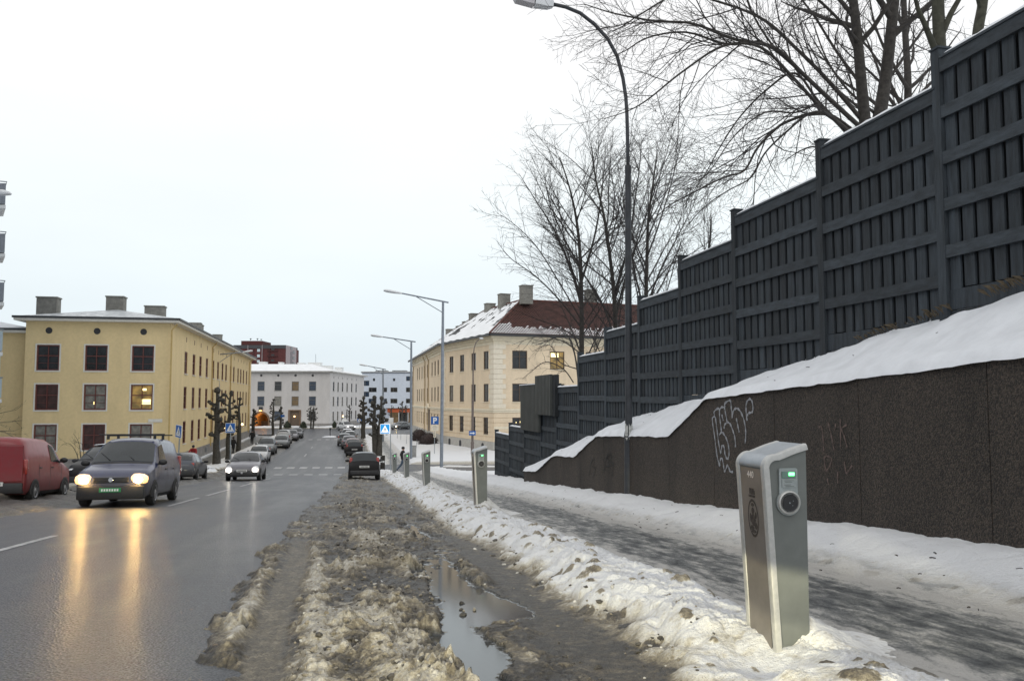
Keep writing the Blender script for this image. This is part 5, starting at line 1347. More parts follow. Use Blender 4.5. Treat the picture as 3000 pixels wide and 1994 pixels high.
# ------------------------------------------------------------------ red tower far behind
TY = 330; red = thing('brick_tower', 'distant dark red brick apartment tower above the white building roof', 'building', (px(790, 1171, TY).x, TY, -5))
tp = lambda x, y, dy=0: px(x, y, TY+dy)
xl_, xr_ = tp(688, 1171).x, tp(835, 1171).x
zt = tp(0, 1010.5).z
xr2 = px(866, 1171, TY+16).x
m = MB().box(xl_, xr_, TY, TY+20, -6, zt-.9); m.build('wall', M['red_brick'], red, org=red.location)
m = MB(); m.prism([Vector((xr_, TY-.05, -6)), Vector((xr2, TY+16, -6)), Vector((xr2-3, TY+19, -6)), Vector((xr_-1, TY+10, -6))], (0, 0, zt+6)); m.build('side_wall', M['tower_grey'], red, org=red.location)
MB().box(tp(708, 0).x, xr_-.02, TY-.25, TY+18, zt-1.35, zt).build('roof_band', M['roof_dark'], red, org=red.location)
MB().box(tp(690, 0).x, tp(707, 0).x, TY+4, TY+18, zt-1.35, zt-.15).build('roof_band', M['roof_dark'], red, org=red.location)
MB().box(tp(724, 0).x, tp(784.5, 0).x, TY+2, TY+14, zt, tp(0, 997).z).build('penthouse', M['red_brick'], red, org=red.location)
for x in (708, 749, 789.5): MB().box(tp(x-.7, 0).x, tp(x+.7, 0).x, TY-.4, TY, -6, zt-.02).build('pilaster', M['tower_grey'], red, org=red.location)
for x in (763, 808, 723): MB().box(tp(x, 0).x, tp(x+3, 0).x, TY-.2, TY, -6, zt-1.4).build('painted_recess', M['red_brick_dark'], red, org=red.location)  # recesses drawn as raised strips, their shade put into the darker brick
for yb_ in (1030, 1046, 1062):
    MB().box(tp(775, 0).x, tp(783, 0).x, TY-.12, TY, tp(0, yb_).z, tp(0, yb_-8).z).build('window', M['balcony_pale'], red, org=red.location)
    MB().box(tp(804, 0).x, tp(834, 0).x, TY-.8, TY, tp(0, yb_-2).z, tp(0, yb_-4).z).build('balcony', M['red_brick_dark'], red, org=red.location)
    MB().box(tp(815, 0).x, tp(824, 0).x, TY-.1, TY, tp(0, yb_-3).z, tp(0, yb_-9).z).build('window', M['pane_dark'], red, org=red.location)
sdir = (Vector((xr2, TY+16, 0))-Vector((xr_, TY-.05, 0))); fT = Facade((xr_, TY-.05), sdir, sdir.length)
ua, ub = fT.u(848.5), fT.u(853.5)
MB().frame(fT.p0, fT.d, fT.n, ua, fT.u(854), .01, .08, -6, zt-2.0).build('stair_strip', M['tower_dark_grey'], red, org=red.location)  # strip in a darker grey than the rest of the side wall
MB().frame(fT.p0, fT.d, fT.n, ua, ub, .02, .12, zt-1.4, zt-.3).build('window', M['pane_dark'], red, org=red.location)
for yb_ in (1036, 1053, 1069): MB().frame(fT.p0, fT.d, fT.n, fT.u(855.5), fT.u(860.5), .02, .12, fT.v(yb_, fT.u(858)), fT.v(yb_-8, fT.u(858))).build('window', M['pane_dark'], red, org=red.location)
for x, h in ((734, 5), (754, 5), (765, 3)): MB().tube([tp(x, 997, 6), tp(x, 997-h, 6)], .12, 6).blob(tp(x, 997-h, 6), .35, 1, .1, 2, (1.3, 1, .6)).build('aerial', M['roof_dark'], red, org=red.location)

# ------------------------------------------------------------------ cream building on the right (its street front bends once)
ca = Vector((-.405, 1, 0)).normalized(); cb = Vector((1, .405, 0)).normalized(); c2 = Vector((-.2, 1, 0)).normalized()
CC = Vector((px(1447, 1171, 88).x, 88, 0)); CL1, CL2, CRF = 17.3, 45.0, 30.0
KK = CC+ca*CL1
cre = thing('cream_building', 'cream rendered three storey corner building with red tiled hip roof and white quoins', 'building', (CC.x, CC.y, -5.6))
gL = Facade(KK, -ca, CL1); gF = Facade(KK+c2*CL2, -c2, CL2); gR = Facade(CC, cb, CRF)
rows_ = ((3.22, 1.92), (-.20, 1.90), (-3.62, 1.80))
for f, cols_ in ((gL, (1423.7, 1387, 1353, 1322)), (gF, (1295, 1283, 1274, 1265, 1251.5, 1242, 1235.5, 1228.5, 1222.8))):
    for xx in cols_:
        u = f.u(xx)
        for r_, (v0, h) in enumerate(rows_):
            window(f, cre, u, v0, 1.50 if f is gL else 1.45, h, 'tall', 'brown_frame', rnd.choice(('pane_dark', 'pane_curtain', 'pane_dark', 'pane_blue')), .10, sill='cream_trim')
for c, xx in enumerate((1523, 1633, 1737, 1850, 1960)):
    u = gR.u(xx)
    for r_, (v0, h) in enumerate(rows_):
        o = window(gR, cre, u, v0, 1.70, h, 'two', 'brown_frame', 'pane_lit' if (c, r_) == (1, 0) else 'pane_dark', .12, sill='cream_trim')
        if (c, r_) == (1, 0): MB().box(-.68, -.10, .008, .016, 1.32, 1.74).box(.02, .2, .008, .016, 1.32, 1.74).build('lit_lamp', M['ceiling_lamp'], o)
        if (c, r_) == (0, 2): MB().box(.0, .10, .008, .016, 1.25, 1.42).box(-.4, -.33, .008, .016, 1.2, 1.34).build('lit_lamp', M['ceiling_lamp'], o)
FC = ((gL, CL1, .0, 1), (gR, CRF, 0, 0), (gF, CL2, 0, 0))
for f, L_, e0, e in FC: f.wall('wall', -4.3, 6.65, M['cream_render'], cre, .25)
for f, L_, e0, e in FC: MB().frame(f.p0, f.d, f.n, 0, L_+.10*e, -.6, .10, -7, -4.3-.003*e).build('plinth', M['plinth_pale'], cre, org=cre.location)
for xx in (1320, 1351.5, 1417):
    u = gL.u(xx); m = MB(); pts = [gL.P(u-.36, -5.30, .125), gL.P(u+.36, -5.30, .125), gL.P(u+.36, -4.72, .125)]+[gL.P(u+.36*math.cos(math.pi*j/8), -4.72+.2*math.sin(math.pi*j/8), .125) for j in range(1, 8)]+[gL.P(u-.36, -4.72, .125)]
    m.prism(pts, -gL.n*.02); m.build('cellar_window', M['roof_dark'], cre, org=cre.location)
def course(f, L_, v0, v1, w_, name, mat, e0=0, e1=0): return MB().frame(f.p0, f.d, f.n, -e0, L_+e1, .002, w_, v0, v1).build(name, M[mat], cre, org=cre.location)
for f, L_, e0, e in FC:
    course(f, L_, -1.12, -.92, .14, 'string_course', 'cream_trim', e0, .14*e); course(f, L_, -1.32, -1.124, .07, 'string_course', 'cream_trim', 0, .07*e)
    course(f, L_, 5.75, 6.1, .05, 'frieze', 'cream_trim', 0, .05*e); course(f, L_, 6.102, 6.35, .20, 'cornice', 'cream_trim', 0, .2*e); course(f, L_, 6.352, 6.66, .45, 'cornice', 'cream_trim', 0, .45*e)
# rusticated courses of the ground floor, broken at the windows
for f, L_, e0, e in FC:
    ops = sorted([(o[0]-.02, o[1]+.02) for o in f.op if abs(o[2]+3.62) < .05])
    for i in range(6):
        v0 = -4.29+.495*i; v1 = v0+.435
        if v1 > -1.33: continue
        segs = []; cur = 0
        if v0 < -1.82 and v1 > -3.62:
            for a, b in ops:
                if a > cur: segs.append((cur, a))
                cur = b
            segs.append((cur, L_))
        else: segs = [(0, L_)]
        for a, b in segs: MB().frame(f.p0, f.d, f.n, a, b, .002, .05, v0, v1).build('rusticated_course', M['cream_render'], cre, org=cre.location)
# quoins: single stones, long and short by turns
for i in range(13):
    v0 = -.90+.512*i
    if v0 > 5.7: break
    lw = 1.30 if i % 2 == 0 else .95
    MB().frame(gL.p0, gL.d, gL.n, CL1-lw, CL1+.06, .003, .06, v0+.015, v0+.497).build('quoin_stone', M['quoin'], cre, org=cre.location)
    MB().frame(gR.p0, gR.d, gR.n, .0, lw, .003, .06, v0+.015, v0+.497).build('quoin_stone', M['quoin'], cre, org=cre.location)
    MB().frame(gL.p0, gL.d, gL.n, .0, .95 if i % 2 else .7, .003, .06, v0+.015, v0+.497).build('quoin_stone', M['quoin'], cre, org=cre.location)
for xx in (1246.5, 1256.5, 1211.5):
    u = gF.u(xx); MB().tube([gF.P(u, -4.4, .12), gF.P(u, 5.6, .12), gF.P(u+.4, 6.3, .5)], .08, 8).build('downpipe', M['pipe_cream'], cre, 40, org=cre.location)
ue = gF.u(1259); MB().frame(gF.p0, gF.d, gF.n, ue-.8, ue+.8, .051, .12, -4.3, -1.35).build('entrance', M['brown_frame'], cre, org=cre.location)
m = MB(); m.prism([gF.P(ue-1.3, -1.1, .14), gF.P(ue+1.3, -1.1, .14), gF.P(ue, -.45, .14)], gF.n*.25); m.build('pediment', M['cream_trim'], cre, org=cre.location)
# roof
m = bpy.data.materials.new('roof_tile'); m.use_nodes = True; MATS['roof_tile'] = m
t = m.node_tree; b = t.nodes['Principled BSDF']; N = t.nodes.new; LK = t.links.new
tc = N('ShaderNodeTexCoord'); n = N('ShaderNodeTexNoise'); n.inputs['Scale'].default_value = 2.5; n.inputs['Detail'].default_value = 6; LK(tc.outputs['Object'], n.inputs['Vector'])
r = N('ShaderNodeValToRGB'); r.color_ramp.elements[0].position = .3; r.color_ramp.elements[0].color = (.060, .024, .019, 1); r.color_ramp.elements[1].position = .7; r.color_ramp.elements[1].color = (.125, .046, .035, 1)
LK(n.outputs['Fac'], r.inputs[0]); LK(r.outputs[0], b.inputs['Base Color']); b.inputs['Roughness'].default_value = .8
HD = 5.2; over = .75; zE, zR = 6.75, 11.0
n1 = cb; n2_ = Vector((1, .2, 0)).normalized(); nk = (n1+n2_).normalized()/((n1+n2_).normalized().dot(n1))
Pn = lambda a_, b_, z: CC+ca*a_+cb*b_+UPV*z
e_c = Pn(-over, -over, zE); e_k = KK-nk*over+UPV*zE; e_l = KK+c2*(CL2+over)-n2_*over+UPV*zE; e_r = Pn(-over, CRF+over, zE)
rc = Pn(HD, HD, zR); rk = KK+nk*HD+UPV*zR; rl = KK+c2*(CL2-HD)+n2_*HD+UPV*zR; rr = Pn(HD, CRF+over, zR)
bk = KK+nk*(2*HD+over)+UPV*zE; bl = KK+c2*(CL2+over)+n2_*(2*HD+over)+UPV*zE; bi = Pn(2*HD+over, 2*HD+over, zE)
cr_roof = MB().add([e_c, e_k, rk, rc], [(0, 1, 2, 3)]).add([e_k, e_l, rl, rk], [(0, 1, 2, 3)]).add([rc, rk, bk, bi], [(0, 1, 2, 3)]).add([rk, rl, bl, bk], [(0, 1, 2, 3)]).add([e_l, bl, rl], [(0, 1, 2)]).add([rc, rr, Pn(2*HD+over, CRF+over, zE), bi], [(0, 1, 2, 3)]).build('roof', M['roof_dark'], cre, org=cre.location)
# tiled slope as real overlapping rows with pantile ribs
nrow = 26; m = MB(); sn = MB()
slope_n = (rr-rc).cross(e_c-rc).normalized(); slope_n = slope_n if slope_n.z > 0 else -slope_n
for i in range(nrow):
    f0, f1_ = i/nrow, (i+1.12)/nrow
    A, B = e_c.lerp(rc, f0), e_r.lerp(rr, f0); C, D = e_c.lerp(rc, min(1, f1_)), e_r.lerp(rr, min(1, f1_))
    Lr = (B-A).length; nt_ = int(Lr/.30); up_ = slope_n
    base = len(m.v)
    for j in range(nt_*2+1):
        f = j/(nt_*2); h = .085 if j % 2 == 0 else .035
        m.v += [tuple(A.lerp(B, f)+up_*(h+.05)), tuple(C.lerp(D, f)+up_*(h-.03))]
    m.f += [(base+2*j, base+2*j+2, base+2*j+3, base+2*j+1) for j in range(nt_*2)]
    if i < 9:                                           # snow left lying in the lower rows
        for j in range(nt_):
            f = (j+.5)/nt_; big = .5+.5*math.sin(f*14+1.3)+.35*math.sin(f*41)
            lim = 4.4 + (2.6*big if f > .42 else .0) + (2.5 if f < .05 else 0)
            if i + rnd.uniform(-1.0, 1.0) > lim: continue
            g0, g1 = (j+.18)/nt_, (j+rnd.uniform(.68, .86))/nt_
            a_, b_, c_, d_ = A.lerp(B, g0), A.lerp(B, g1), C.lerp(D, g1), C.lerp(D, g0); a_, b_ = a_.lerp(d_, .38), b_.lerp(c_, .38)
            q = len(sn.v); sn.v += [tuple(p+up_*.10) for p in (a_, b_, c_, d_)]; sn.f.append((q, q+1, q+2, q+3))
m.build('tile_rows', M['roof_tile'], cr_roof, org=cre.location, fix=False)['kind'] = 'stuff'
sn.build('tile_snow', M['roof_snow'], cr_roof, org=cre.location, fix=False)['kind'] = 'stuff'
# snow sheet on the street-side slopes, melted through in long streaks
na, nb_ = 240, 44; m = MB()
fa, fbb = np.meshgrid(np.linspace(0, 1, na), np.linspace(.0, 1, nb_), indexing='ij')
dens = fbm(fa*40+fbb*2, fbb*1.6+fa*8, 3, 501)*1.0 + .5*fbm(fa*9, fbb*3, 3, 503)
hole = (dens > .17) & (fbb > .22) & (fbb < .97)
fk = CL1/(CL1+CL2)
for i in range(na):
    for j in range(nb_):
        f = fa[i, j]
        A, B = (e_c.lerp(e_k, f/fk), rc.lerp(rk, f/fk)) if f < fk else (e_k.lerp(e_l, (f-fk)/(1-fk)), rk.lerp(rl, (f-fk)/(1-fk)))
        m.v.append(tuple(A.lerp(B, fbb[i, j])+Vector((-.05, 0, .07+.035*math.sin(i*.7+j)))))
m.f = [(i*nb_+j, (i+1)*nb_+j, (i+1)*nb_+j+1, i*nb_+j+1) for i in range(na-1) for j in range(nb_-1) if not hole[i, j]]
m.build('roof_snow_sheet', M['roof_snow'], cr_roof, True, org=cre.location, fix=False)
for p, q, f in ((e_c, e_k, gL), (e_k, e_l, gF), (e_c, e_r, gR)):
    d_ = (q-p).normalized(); MB().frame(p, d_, f.n, -.10, (q-p).length, -.08, .10, -.20, .03).build('gutter', M['gutter'], cr_roof, org=cre.location)
m = MB().quad(e_c+UPV*-.12, e_k+UPV*-.12, KK+UPV*(zE-.12), Pn(0, 0, zE-.12)).quad(e_k+UPV*-.12, e_l+UPV*-.12, KK+c2*CL2+UPV*(zE-.12), KK+UPV*(zE-.12)).quad(e_c+UPV*-.12, e_r+UPV*-.12, Pn(0, CRF, zE-.12), Pn(0, 0, zE-.12)); m.build('soffit', M['cream_trim'], cr_roof, org=cre.location, fix=False)
MB().tube([rc+UPV*.1, rr+UPV*.1], .13, 6).tube([rc+UPV*.1, rk+UPV*.1, rl+UPV*.1], .13, 6).tube([rc+UPV*.1, e_c+UPV*.12], .12, 6).build('ridge_tiles', M['roof_tile'], cr_roof, 40, org=cre.location)
rzc = math.atan2(cb.y, cb.x)
def ridge_at(x):
    a_ = (x-1500)/FPX*CT
    for o_, d_, L_ in ((rc, ca, (rk-rc).length), (rk, c2, (rl-rk).length)):
        s = (a_*o_.y-o_.x)/(d_.x-a_*d_.y)
        if -3 <= s <= L_: return o_+d_*s
    return rl
for (x0, x1, yt, ybm) in ((1530, 1563, 837, 880), (1466, 1496.5, 862, 894), (1426, 1452.7, 890, 920), (1379, 1426, 920, 950), (1360, 1379, 943, 960), (1341, 1360, 956, 972), (1310, 1341, 965, 988)):
    xm = (x0+x1)/2; Y = ridge_at(xm).y-.4
    chimney(cre, cr_roof, xm, yt, ybm+3, x1-x0, Y+(.6 if xm > 1530 else 0), 1.0, rz=rzc, sink=.25 if xm > 1530 else 1.6)
chimney(cre, cr_roof, 1736, 850, 880, 31, 101, 1.0, rz=rzc)

# wall lamps of the yellow building
for x, y in ((650, 1250), (704, 1242)):
    u = fS.u(x); p = fS.P(u, fS.v(y, u), .3)
    t = thing('wall_lamp', ('nearer' if x == 650 else 'farther') + ' glowing wall lamp on the yellow street facade', 'lamp', p)
    MB().blob((0, 0, 0), .15, 2, 0).build('globe', M['wall_lamp'], t, True); MB().box(-.28, 0, -.03, .03, .12, .18).build('bracket', M['gutter'], t)

# street name plates
for f, x, y, w_, par in ((fF, 457, 1231, 1.0, yel), (gR, 1468, 1252, 1.6, cre)):
    u = f.u(x); MB().frame(f.p0, f.d, f.n, u-w_/2, u+w_/2, .036, .06, f.v(y, u)-.12, f.v(y, u)+.12).build('name_plate', M['white_trim' if par is yel else 'cream_trim'], par, org=par.location)
# ================================================================== bare trees
def smooth_pts(pts, n=5):
    out = []
    for i in range(len(pts)-1):
        p0, p1, p2, p3 = pts[max(i-1, 0)], pts[i], pts[i+1], pts[min(i+2, len(pts)-1)]
        for k in range(n):
            t = k/n; out.append(.5*((2*p1)+(-p0+p2)*t+(2*p0-5*p1+4*p2-p3)*t*t+(-p0+3*p1-3*p2+p3)*t**3))
    out.append(pts[-1]); return out
class Tree:
    def __init__(s, seed): s.r = random.Random(seed); s.b = []
    def grow(s, p, d, L_, r0, lev, P):
        rr = s.r; n = P['seg'][min(lev, len(P['seg'])-1)]; st = L_/n; pts = [Vector(p)]; d = Vector(d).normalized(); dirs = [d.copy()]
        wv = P['wander'][min(lev, len(P['wander'])-1)]; tr = P['trop'][min(lev, len(P['trop'])-1)]
        for i in range(n):
            d = (d+Vector((rr.gauss(0, wv), rr.gauss(0, wv), rr.gauss(0, wv)+tr))).normalized()
            pts.append(pts[-1]+d*st); dirs.append(d.copy())
        rad = [max(.0028, r0*(1-.78*(i/n)**1.0)) for i in range(n+1)]
        s.b.append((pts, rad, lev)); s.sprout(pts, rad, L_, lev, P)
    def sprout(s, pts, rad, L_, lev, P, lo=None):
        if lev+1 >= P['levels']: return
        rr = s.r; n = len(pts)-1; dn = P['dens'][min(lev, len(P['dens'])-1)]
        cnt = int(L_*dn+rr.random()); lo = P['lo'][min(lev, len(P['lo'])-1)] if lo is None else lo
        for c in range(cnt):
            f = lo+(1-lo)*(c+rr.random())/max(1, cnt); x = f*n; i = min(int(x), n-1); q = pts[i].lerp(pts[i+1], x-i); d = (pts[i+1]-pts[i]).normalized()
            a = R(P['ang'][min(lev, len(P['ang'])-1)])*rr.uniform(.65, 1.3); az = rr.uniform(0, 6.283); o1 = d.orthogonal().normalized(); o2 = d.cross(o1)
            nd = d*math.cos(a)+(o1*math.cos(az)+o2*math.sin(az))*math.sin(a)
            ln = L_*P['ratio'][min(lev, len(P['ratio'])-1)]*(1.15-.75*f)*rr.uniform(.6, 1.25)
            ln = min(ln, P['max'][min(lev, len(P['max'])-1)])
            if ln < .12: continue
            rc_ = min(rad[i]*.62, P['rmax'][min(lev, len(P['rmax'])-1)])*rr.uniform(.75, 1.05)
            s.grow(q, nd, ln, max(rc_, P['rmin']), lev+1, P)
    def limb(s, pts, r0, r1, P, lev=1, lo=.15):
        pts = smooth_pts([Vector(p) for p in pts], 5); n = len(pts)-1; rad = [r0+(r1-r0)*(i/n) for i in range(n+1)]
        rr = s.r
        L_ = sum((pts[i+1]-pts[i]).length for i in range(n)); s.b.append((pts, rad, lev)); s.sprout(pts, rad, L_, lev, P, lo)
    def build(s, t, trunk_lev=1, bark='bark', twig='twig'):
        a, c = MB(), MB()
        for pts, rad, lev in s.b:
            if lev <= trunk_lev: a.tube(pts, rad, 9 if lev == 0 else 7, cap=False)
            else: c.tube(pts, rad, 4 if rad[0] > .012 else 3, cap=False)
        o = t.location
        a.build('trunk', M[bark], t, True, org=o, fix=False); c.build('crown', M[twig], t, True, org=o, fix=False)
PB = dict(levels=5, seg=(8, 7, 6, 5, 3), wander=(.05, .09, .12, .16, .2), trop=(.05, .03, .0, .01, .02), dens=(1.4, 3.0, 4.2, 5.2), lo=(.3, .10, .12, .15), ang=(42, 42, 44, 45), ratio=(.6, .46, .48, .45), max=(4, 2.6, 1.15, .45), rmax=(.08, .018, .0085, .0054), rmin=.0040)
# big tree behind the fence whose limbs reach across to the left
t1 = thing('bare_tree', 'large bare tree with twin stems behind the fence, limbs sweeping left over the lamp', 'tree', px(2545, 700, 17.5), group='bare trees behind the fence')
T = Tree(4); q = lambda x, y, Y=17.5: px(x, y, Y)
T.limb([q(2552, 720), q(2550, 560), q(2540, 420), q(2524, 250), q(2512, 110), q(2492, -60), q(2470, -240)], .15, .075, PB, 0, .6)
T.limb([q(2556, 640, 17.6), q(2566, 420, 17.7), q(2592, 250, 17.9), q(2612, 80, 18), q(2632, -120, 18.1), q(2645, -300, 18.2)], .165, .08, PB, 0, .55)
LB = [([(2528, 380, 17.4), (2440, 300, 17), (2350, 215, 16.6), (2268, 140, 16.2), (2150, 115, 16), (2030, 70, 15.8), (1920, 62, 15.6), (1800, 40, 15.5), (1710, 12, 15.4)], .072, .010),
      ([(2520, 345, 17.5), (2420, 230, 17.6), (2330, 140, 17.8), (2240, 60, 18), (2120, 10, 18.3), (1990, -15, 18.6), (1880, 40, 18.8), (1820, 80, 19), (1780, 95, 19)], .065, .008),
      ([(2360, 224, 16.6), (2240, 128, 16.4), (2130, 130, 16.2), (2010, 95, 16), (1900, 110, 15.9), (1830, 150, 15.8), (1780, 170, 15.7)], .045, .007),
      ([(2536, 420, 17.3), (2420, 330, 16.6), (2330, 235, 16), (2230, 140, 15.6), (2120, 135, 15.4), (2000, 210, 15.3), (1900, 290, 15.2), (1840, 325, 15.2), (1770, 348, 15.2)], .055, .007),
      ([(2500, 400, 17.4), (2400, 300, 17.6), (2330, 215, 17.8), (2250, 260, 18), (2170, 340, 18.1), (2110, 430, 18.2), (2060, 520, 18.3), (2000, 600, 18.4)], .045, .006),
      ([(2520, 440, 17.2), (2420, 335, 16.8), (2310, 355, 16.5), (2255, 395, 16.3), (2215, 440, 16.2), (2180, 500, 16.1), (2120, 520, 16), (2040, 560, 16), (1950, 610, 16), (1870, 700, 16)], .050, .006),
      ([(2545, 420, 17.6), (2450, 345, 17.6), (2380, 330, 17.4), (2300, 390, 17.2), (2240, 450, 17), (2200, 520, 17), (2130, 560, 17), (2060, 610, 17.1), (1990, 690, 17.2)], .042, .006),
      ([(2512, 120, 17.4), (2440, 40, 17), (2350, -40, 16.6), (2250, -110, 16.2)], .05, .02),
      ([(2524, 250, 17.5), (2450, 150, 18.2), (2380, 40, 18.8), (2300, -60, 19.4)], .05, .02),
      ([(2592, 250, 17.9), (2660, 150, 18.2), (2720, 60, 18.6), (2760, -40, 19)], .05, .02),
      ([(2560, 330, 17.8), (2480, 260, 18.6), (2420, 170, 19.4), (2380, 60, 20)], .045, .015),
      ([(2575, 300, 18), (2640, 310, 18.4), (2690, 250, 18.8), (2720, 200, 19.2)], .03, .01),
      ([(2400, 300, 16.8), (2330, 330, 16.4), (2240, 330, 16.1), (2150, 400, 15.9), (2080, 500, 15.8), (2010, 560, 15.7)], .03, .006),
      ([(2268, 140, 16.2), (2220, 70, 16.1), (2190, 0, 16), (2170, -80, 16)], .03, .012)]
for pts, r0, r1 in LB: T.limb([q(*p) for p in pts], r0*.72, r1*.85, PB, 1, .10)
T.build(t1, 1)
# trunks farther right
PBs = dict(PB, dens=(1.1, 2.3, 3.6, 4.4))
def tall_trunk(pts, r0, r1, seed, label, P=PBs, bark='bark_green'):
    t = thing('bare_tree', label, 'tree', q(*pts[0]), group='bare trees behind the fence'); Tt = Tree(seed)
    Tt.limb([q(*p) for p in pts], r0, r1, P, 0, .30); Tt.build(t, 1, bark); return t
tall_trunk([(2768, 520, 15.5), (2762, 300, 15.5), (2752, 120, 15.5), (2746, -60, 15.5), (2742, -300, 15.6)], .125, .10, 21, 'thick mossy trunk rising right beside the tall fence post', dict(PBs, dens=(.9, 1.4, 2.4, 3)))
tall_trunk([(2842, 420, 21), (2862, 120, 21), (2880, 0, 21), (2895, -200, 21.3)], .14, .11, 22, 'straight dark trunk behind the last fence panel at the right edge', dict(PBs, dens=(.8, 1.4, 2.4, 3)))
# background tree on the hill filling between the stems
t = thing('bare_tree', 'finely twigged bare tree in the background between the twin stems and the mossy trunk', 'tree', px(2620, 600, 28), group='bare trees behind the fence'); T = Tree(33)
T.limb([px(2650, 700, 28), px(2655, 420, 28), px(2660, 250, 28.3), px(2650, 60, 28.6), px(2640, -200, 29)], .16, .08, PBs, 0, .2)
for pts in ([(2655, 420, 28), (2560, 300, 28.5), (2450, 220, 29), (2350, 60, 29.5)], [(2658, 330, 28), (2720, 250, 28), (2800, 180, 28.5), (2880, 60, 29)], [(2655, 480, 28), (2580, 420, 27.5), (2480, 460, 27), (2380, 430, 27), (2300, 470, 27)], [(2660, 260, 28), (2600, 160, 28), (2560, 60, 28), (2540, -60, 28)], [(2655, 400, 28), (2740, 330, 28.4), (2830, 300, 29), (2920, 230, 29)]):
    T.limb([px(*p) for p in pts], .075, .012, PBs, 1, .15)
T.build(t, 1)
# upright trees in front of the cream building
PU = dict(levels=4, seg=(9, 8, 6, 4), wander=(.035, .055, .09, .15), trop=(.05, .03, .012, .01), dens=(2.2, 3.2, 3.6), lo=(.22, .10, .10), ang=(38, 44, 46), ratio=(.55, .45, .45), max=(5.0, 2.4, .9), rmax=(.045, .017, .0095), rmin=.0068)
def upright(base, Y, stems, seed, label, P=PU):
    t = thing('bare_tree', label, 'tree', px(base[0], base[1], Y), group='bare trees behind the fence'); Tt = Tree(seed)
    for pts, r0, r1 in stems: Tt.limb([px(x, y+max(0, 700-y)*.20, Y+dy) for x, y, dy in pts], r0, r1, P, 0 if r0 > .09 else 1, .10)
    Tt.build(t, 0); return t
upright((1700, 1200), 36, [([(1706, 1220, 0), (1704, 1060, 0), (1704, 900, 0), (1700, 760, 0), (1690, 640, .2), (1670, 520, .4), (1640, 400, .6)], .13, .02),
    ([(1704, 900, 0), (1670, 780, .3), (1620, 660, .6), (1570, 560, .9), (1520, 460, 1.1)], .07, .010), ([(1704, 960, 0), (1640, 880, -.4), (1570, 810, -.8), (1500, 760, -1.1), (1465, 720, -1.2)], .055, .008),
    ([(1702, 830, 0), (1740, 700, -.3), (1760, 560, -.5), (1770, 440, -.6), (1775, 350, -.7)], .07, .010), ([(1706, 1000, 0), (1640, 960, .6), (1560, 930, 1.2), (1490, 900, 1.4)], .04, .008),
    ([(1704, 940, 0), (1640, 830, .2), (1570, 720, .4), (1500, 640, .6), (1455, 605, .7)], .045, .007), ([(1706, 1040, 0), (1650, 1000, -.6), (1580, 985, -1), (1500, 1010, -1.2)], .035, .007), ([(1704, 880, 0), (1660, 730, .9), (1640, 600, 1.3), (1610, 480, 1.5)], .045, .008),
    ([(1700, 780, 0), (1650, 690, -.8), (1610, 560, -1.2), (1590, 420, -1.4)], .05, .008)], 51, 'upright bare tree with the leftmost trunk before the cream building')
upright((1800, 1200), 34, [([(1806, 1230, 0), (1806, 1050, 0), (1800, 880, 0), (1788, 760, 0), (1770, 620, .2), (1745, 480, .3), (1735, 380, .4)], .12, .018),
    ([(1804, 930, 0), (1836, 800, .4), (1880, 660, .7), (1910, 540, 1), (1930, 430, 1.2)], .065, .010), ([(1805, 1000, 0), (1760, 880, -.5), (1700, 790, -1), (1640, 700, -1.3), (1560, 640, -1.5)], .055, .008),
    ([(1800, 870, 0), (1840, 720, -.4), (1860, 560, -.6), (1875, 420, -.8), (1880, 330, -.8)], .06, .010)], 52, 'upright bare tree in the middle of the clump left of the curved lamp')
upright((1895, 1100), 33, [([(1890, 1180, 0), (1892, 1000, 0), (1893, 860, 0), (1896, 740, 0), (1900, 620, .2), (1915, 480, .3), (1925, 380, .4)], .11, .018),
    ([(1893, 900, 0), (1940, 780, .4), (1990, 680, .7), (2030, 580, .9), (2055, 500, 1)], .055, .008), ([(1893, 930, 0), (1860, 800, -.4), (1840, 660, -.6), (1822, 520, -.8), (1810, 420, -.8)], .055, .008),
    ([(1894, 860, 0), (1960, 780, -.5), (2030, 740, -.8), (2100, 690, -1)], .04, .007)], 53, 'upright bare tree right of the curved lamp at the fence step')
upright((2050, 1000), 40, [([(2060, 1050, 0), (2062, 900, 0), (2070, 800, 0), (2080, 700, .2), (2085, 620, .3)], .10, .012), ([(2062, 900, 0), (2020, 800, .2), (1990, 700, .4)], .04, .008), ([(2064, 860, 0), (2120, 770, .2), (2150, 690, .4)], .04, .008)], 54, 'low bare tree peeping over the fence right of the clump')
# leaning stem with drooping twigs before the cream facade
PD_ = dict(PU, trop=(.0, .0, -.01, 0), ang=(45, 50, 45), wander=(.06, .1, .14, .18))
upright((1700, 1170), 33, [([(1700, 1180, 0), (1688, 1060, 0), (1668, 990, 0), (1640, 985, .2), (1600, 1000, .4), (1570, 1010, .5)], .05, .008), ([(1680, 1120, 0), (1650, 1080, -.3), (1600, 1060, -.5), (1560, 1085, -.6), (1530, 1110, -.7)], .03, .006), ([(1690, 1080, 0), (1640, 1060, .5), (1610, 1010, .8), (1560, 1030, 1)], .03, .006)], 55, 'small crooked tree with drooping twigs before the cream corner', PD_)
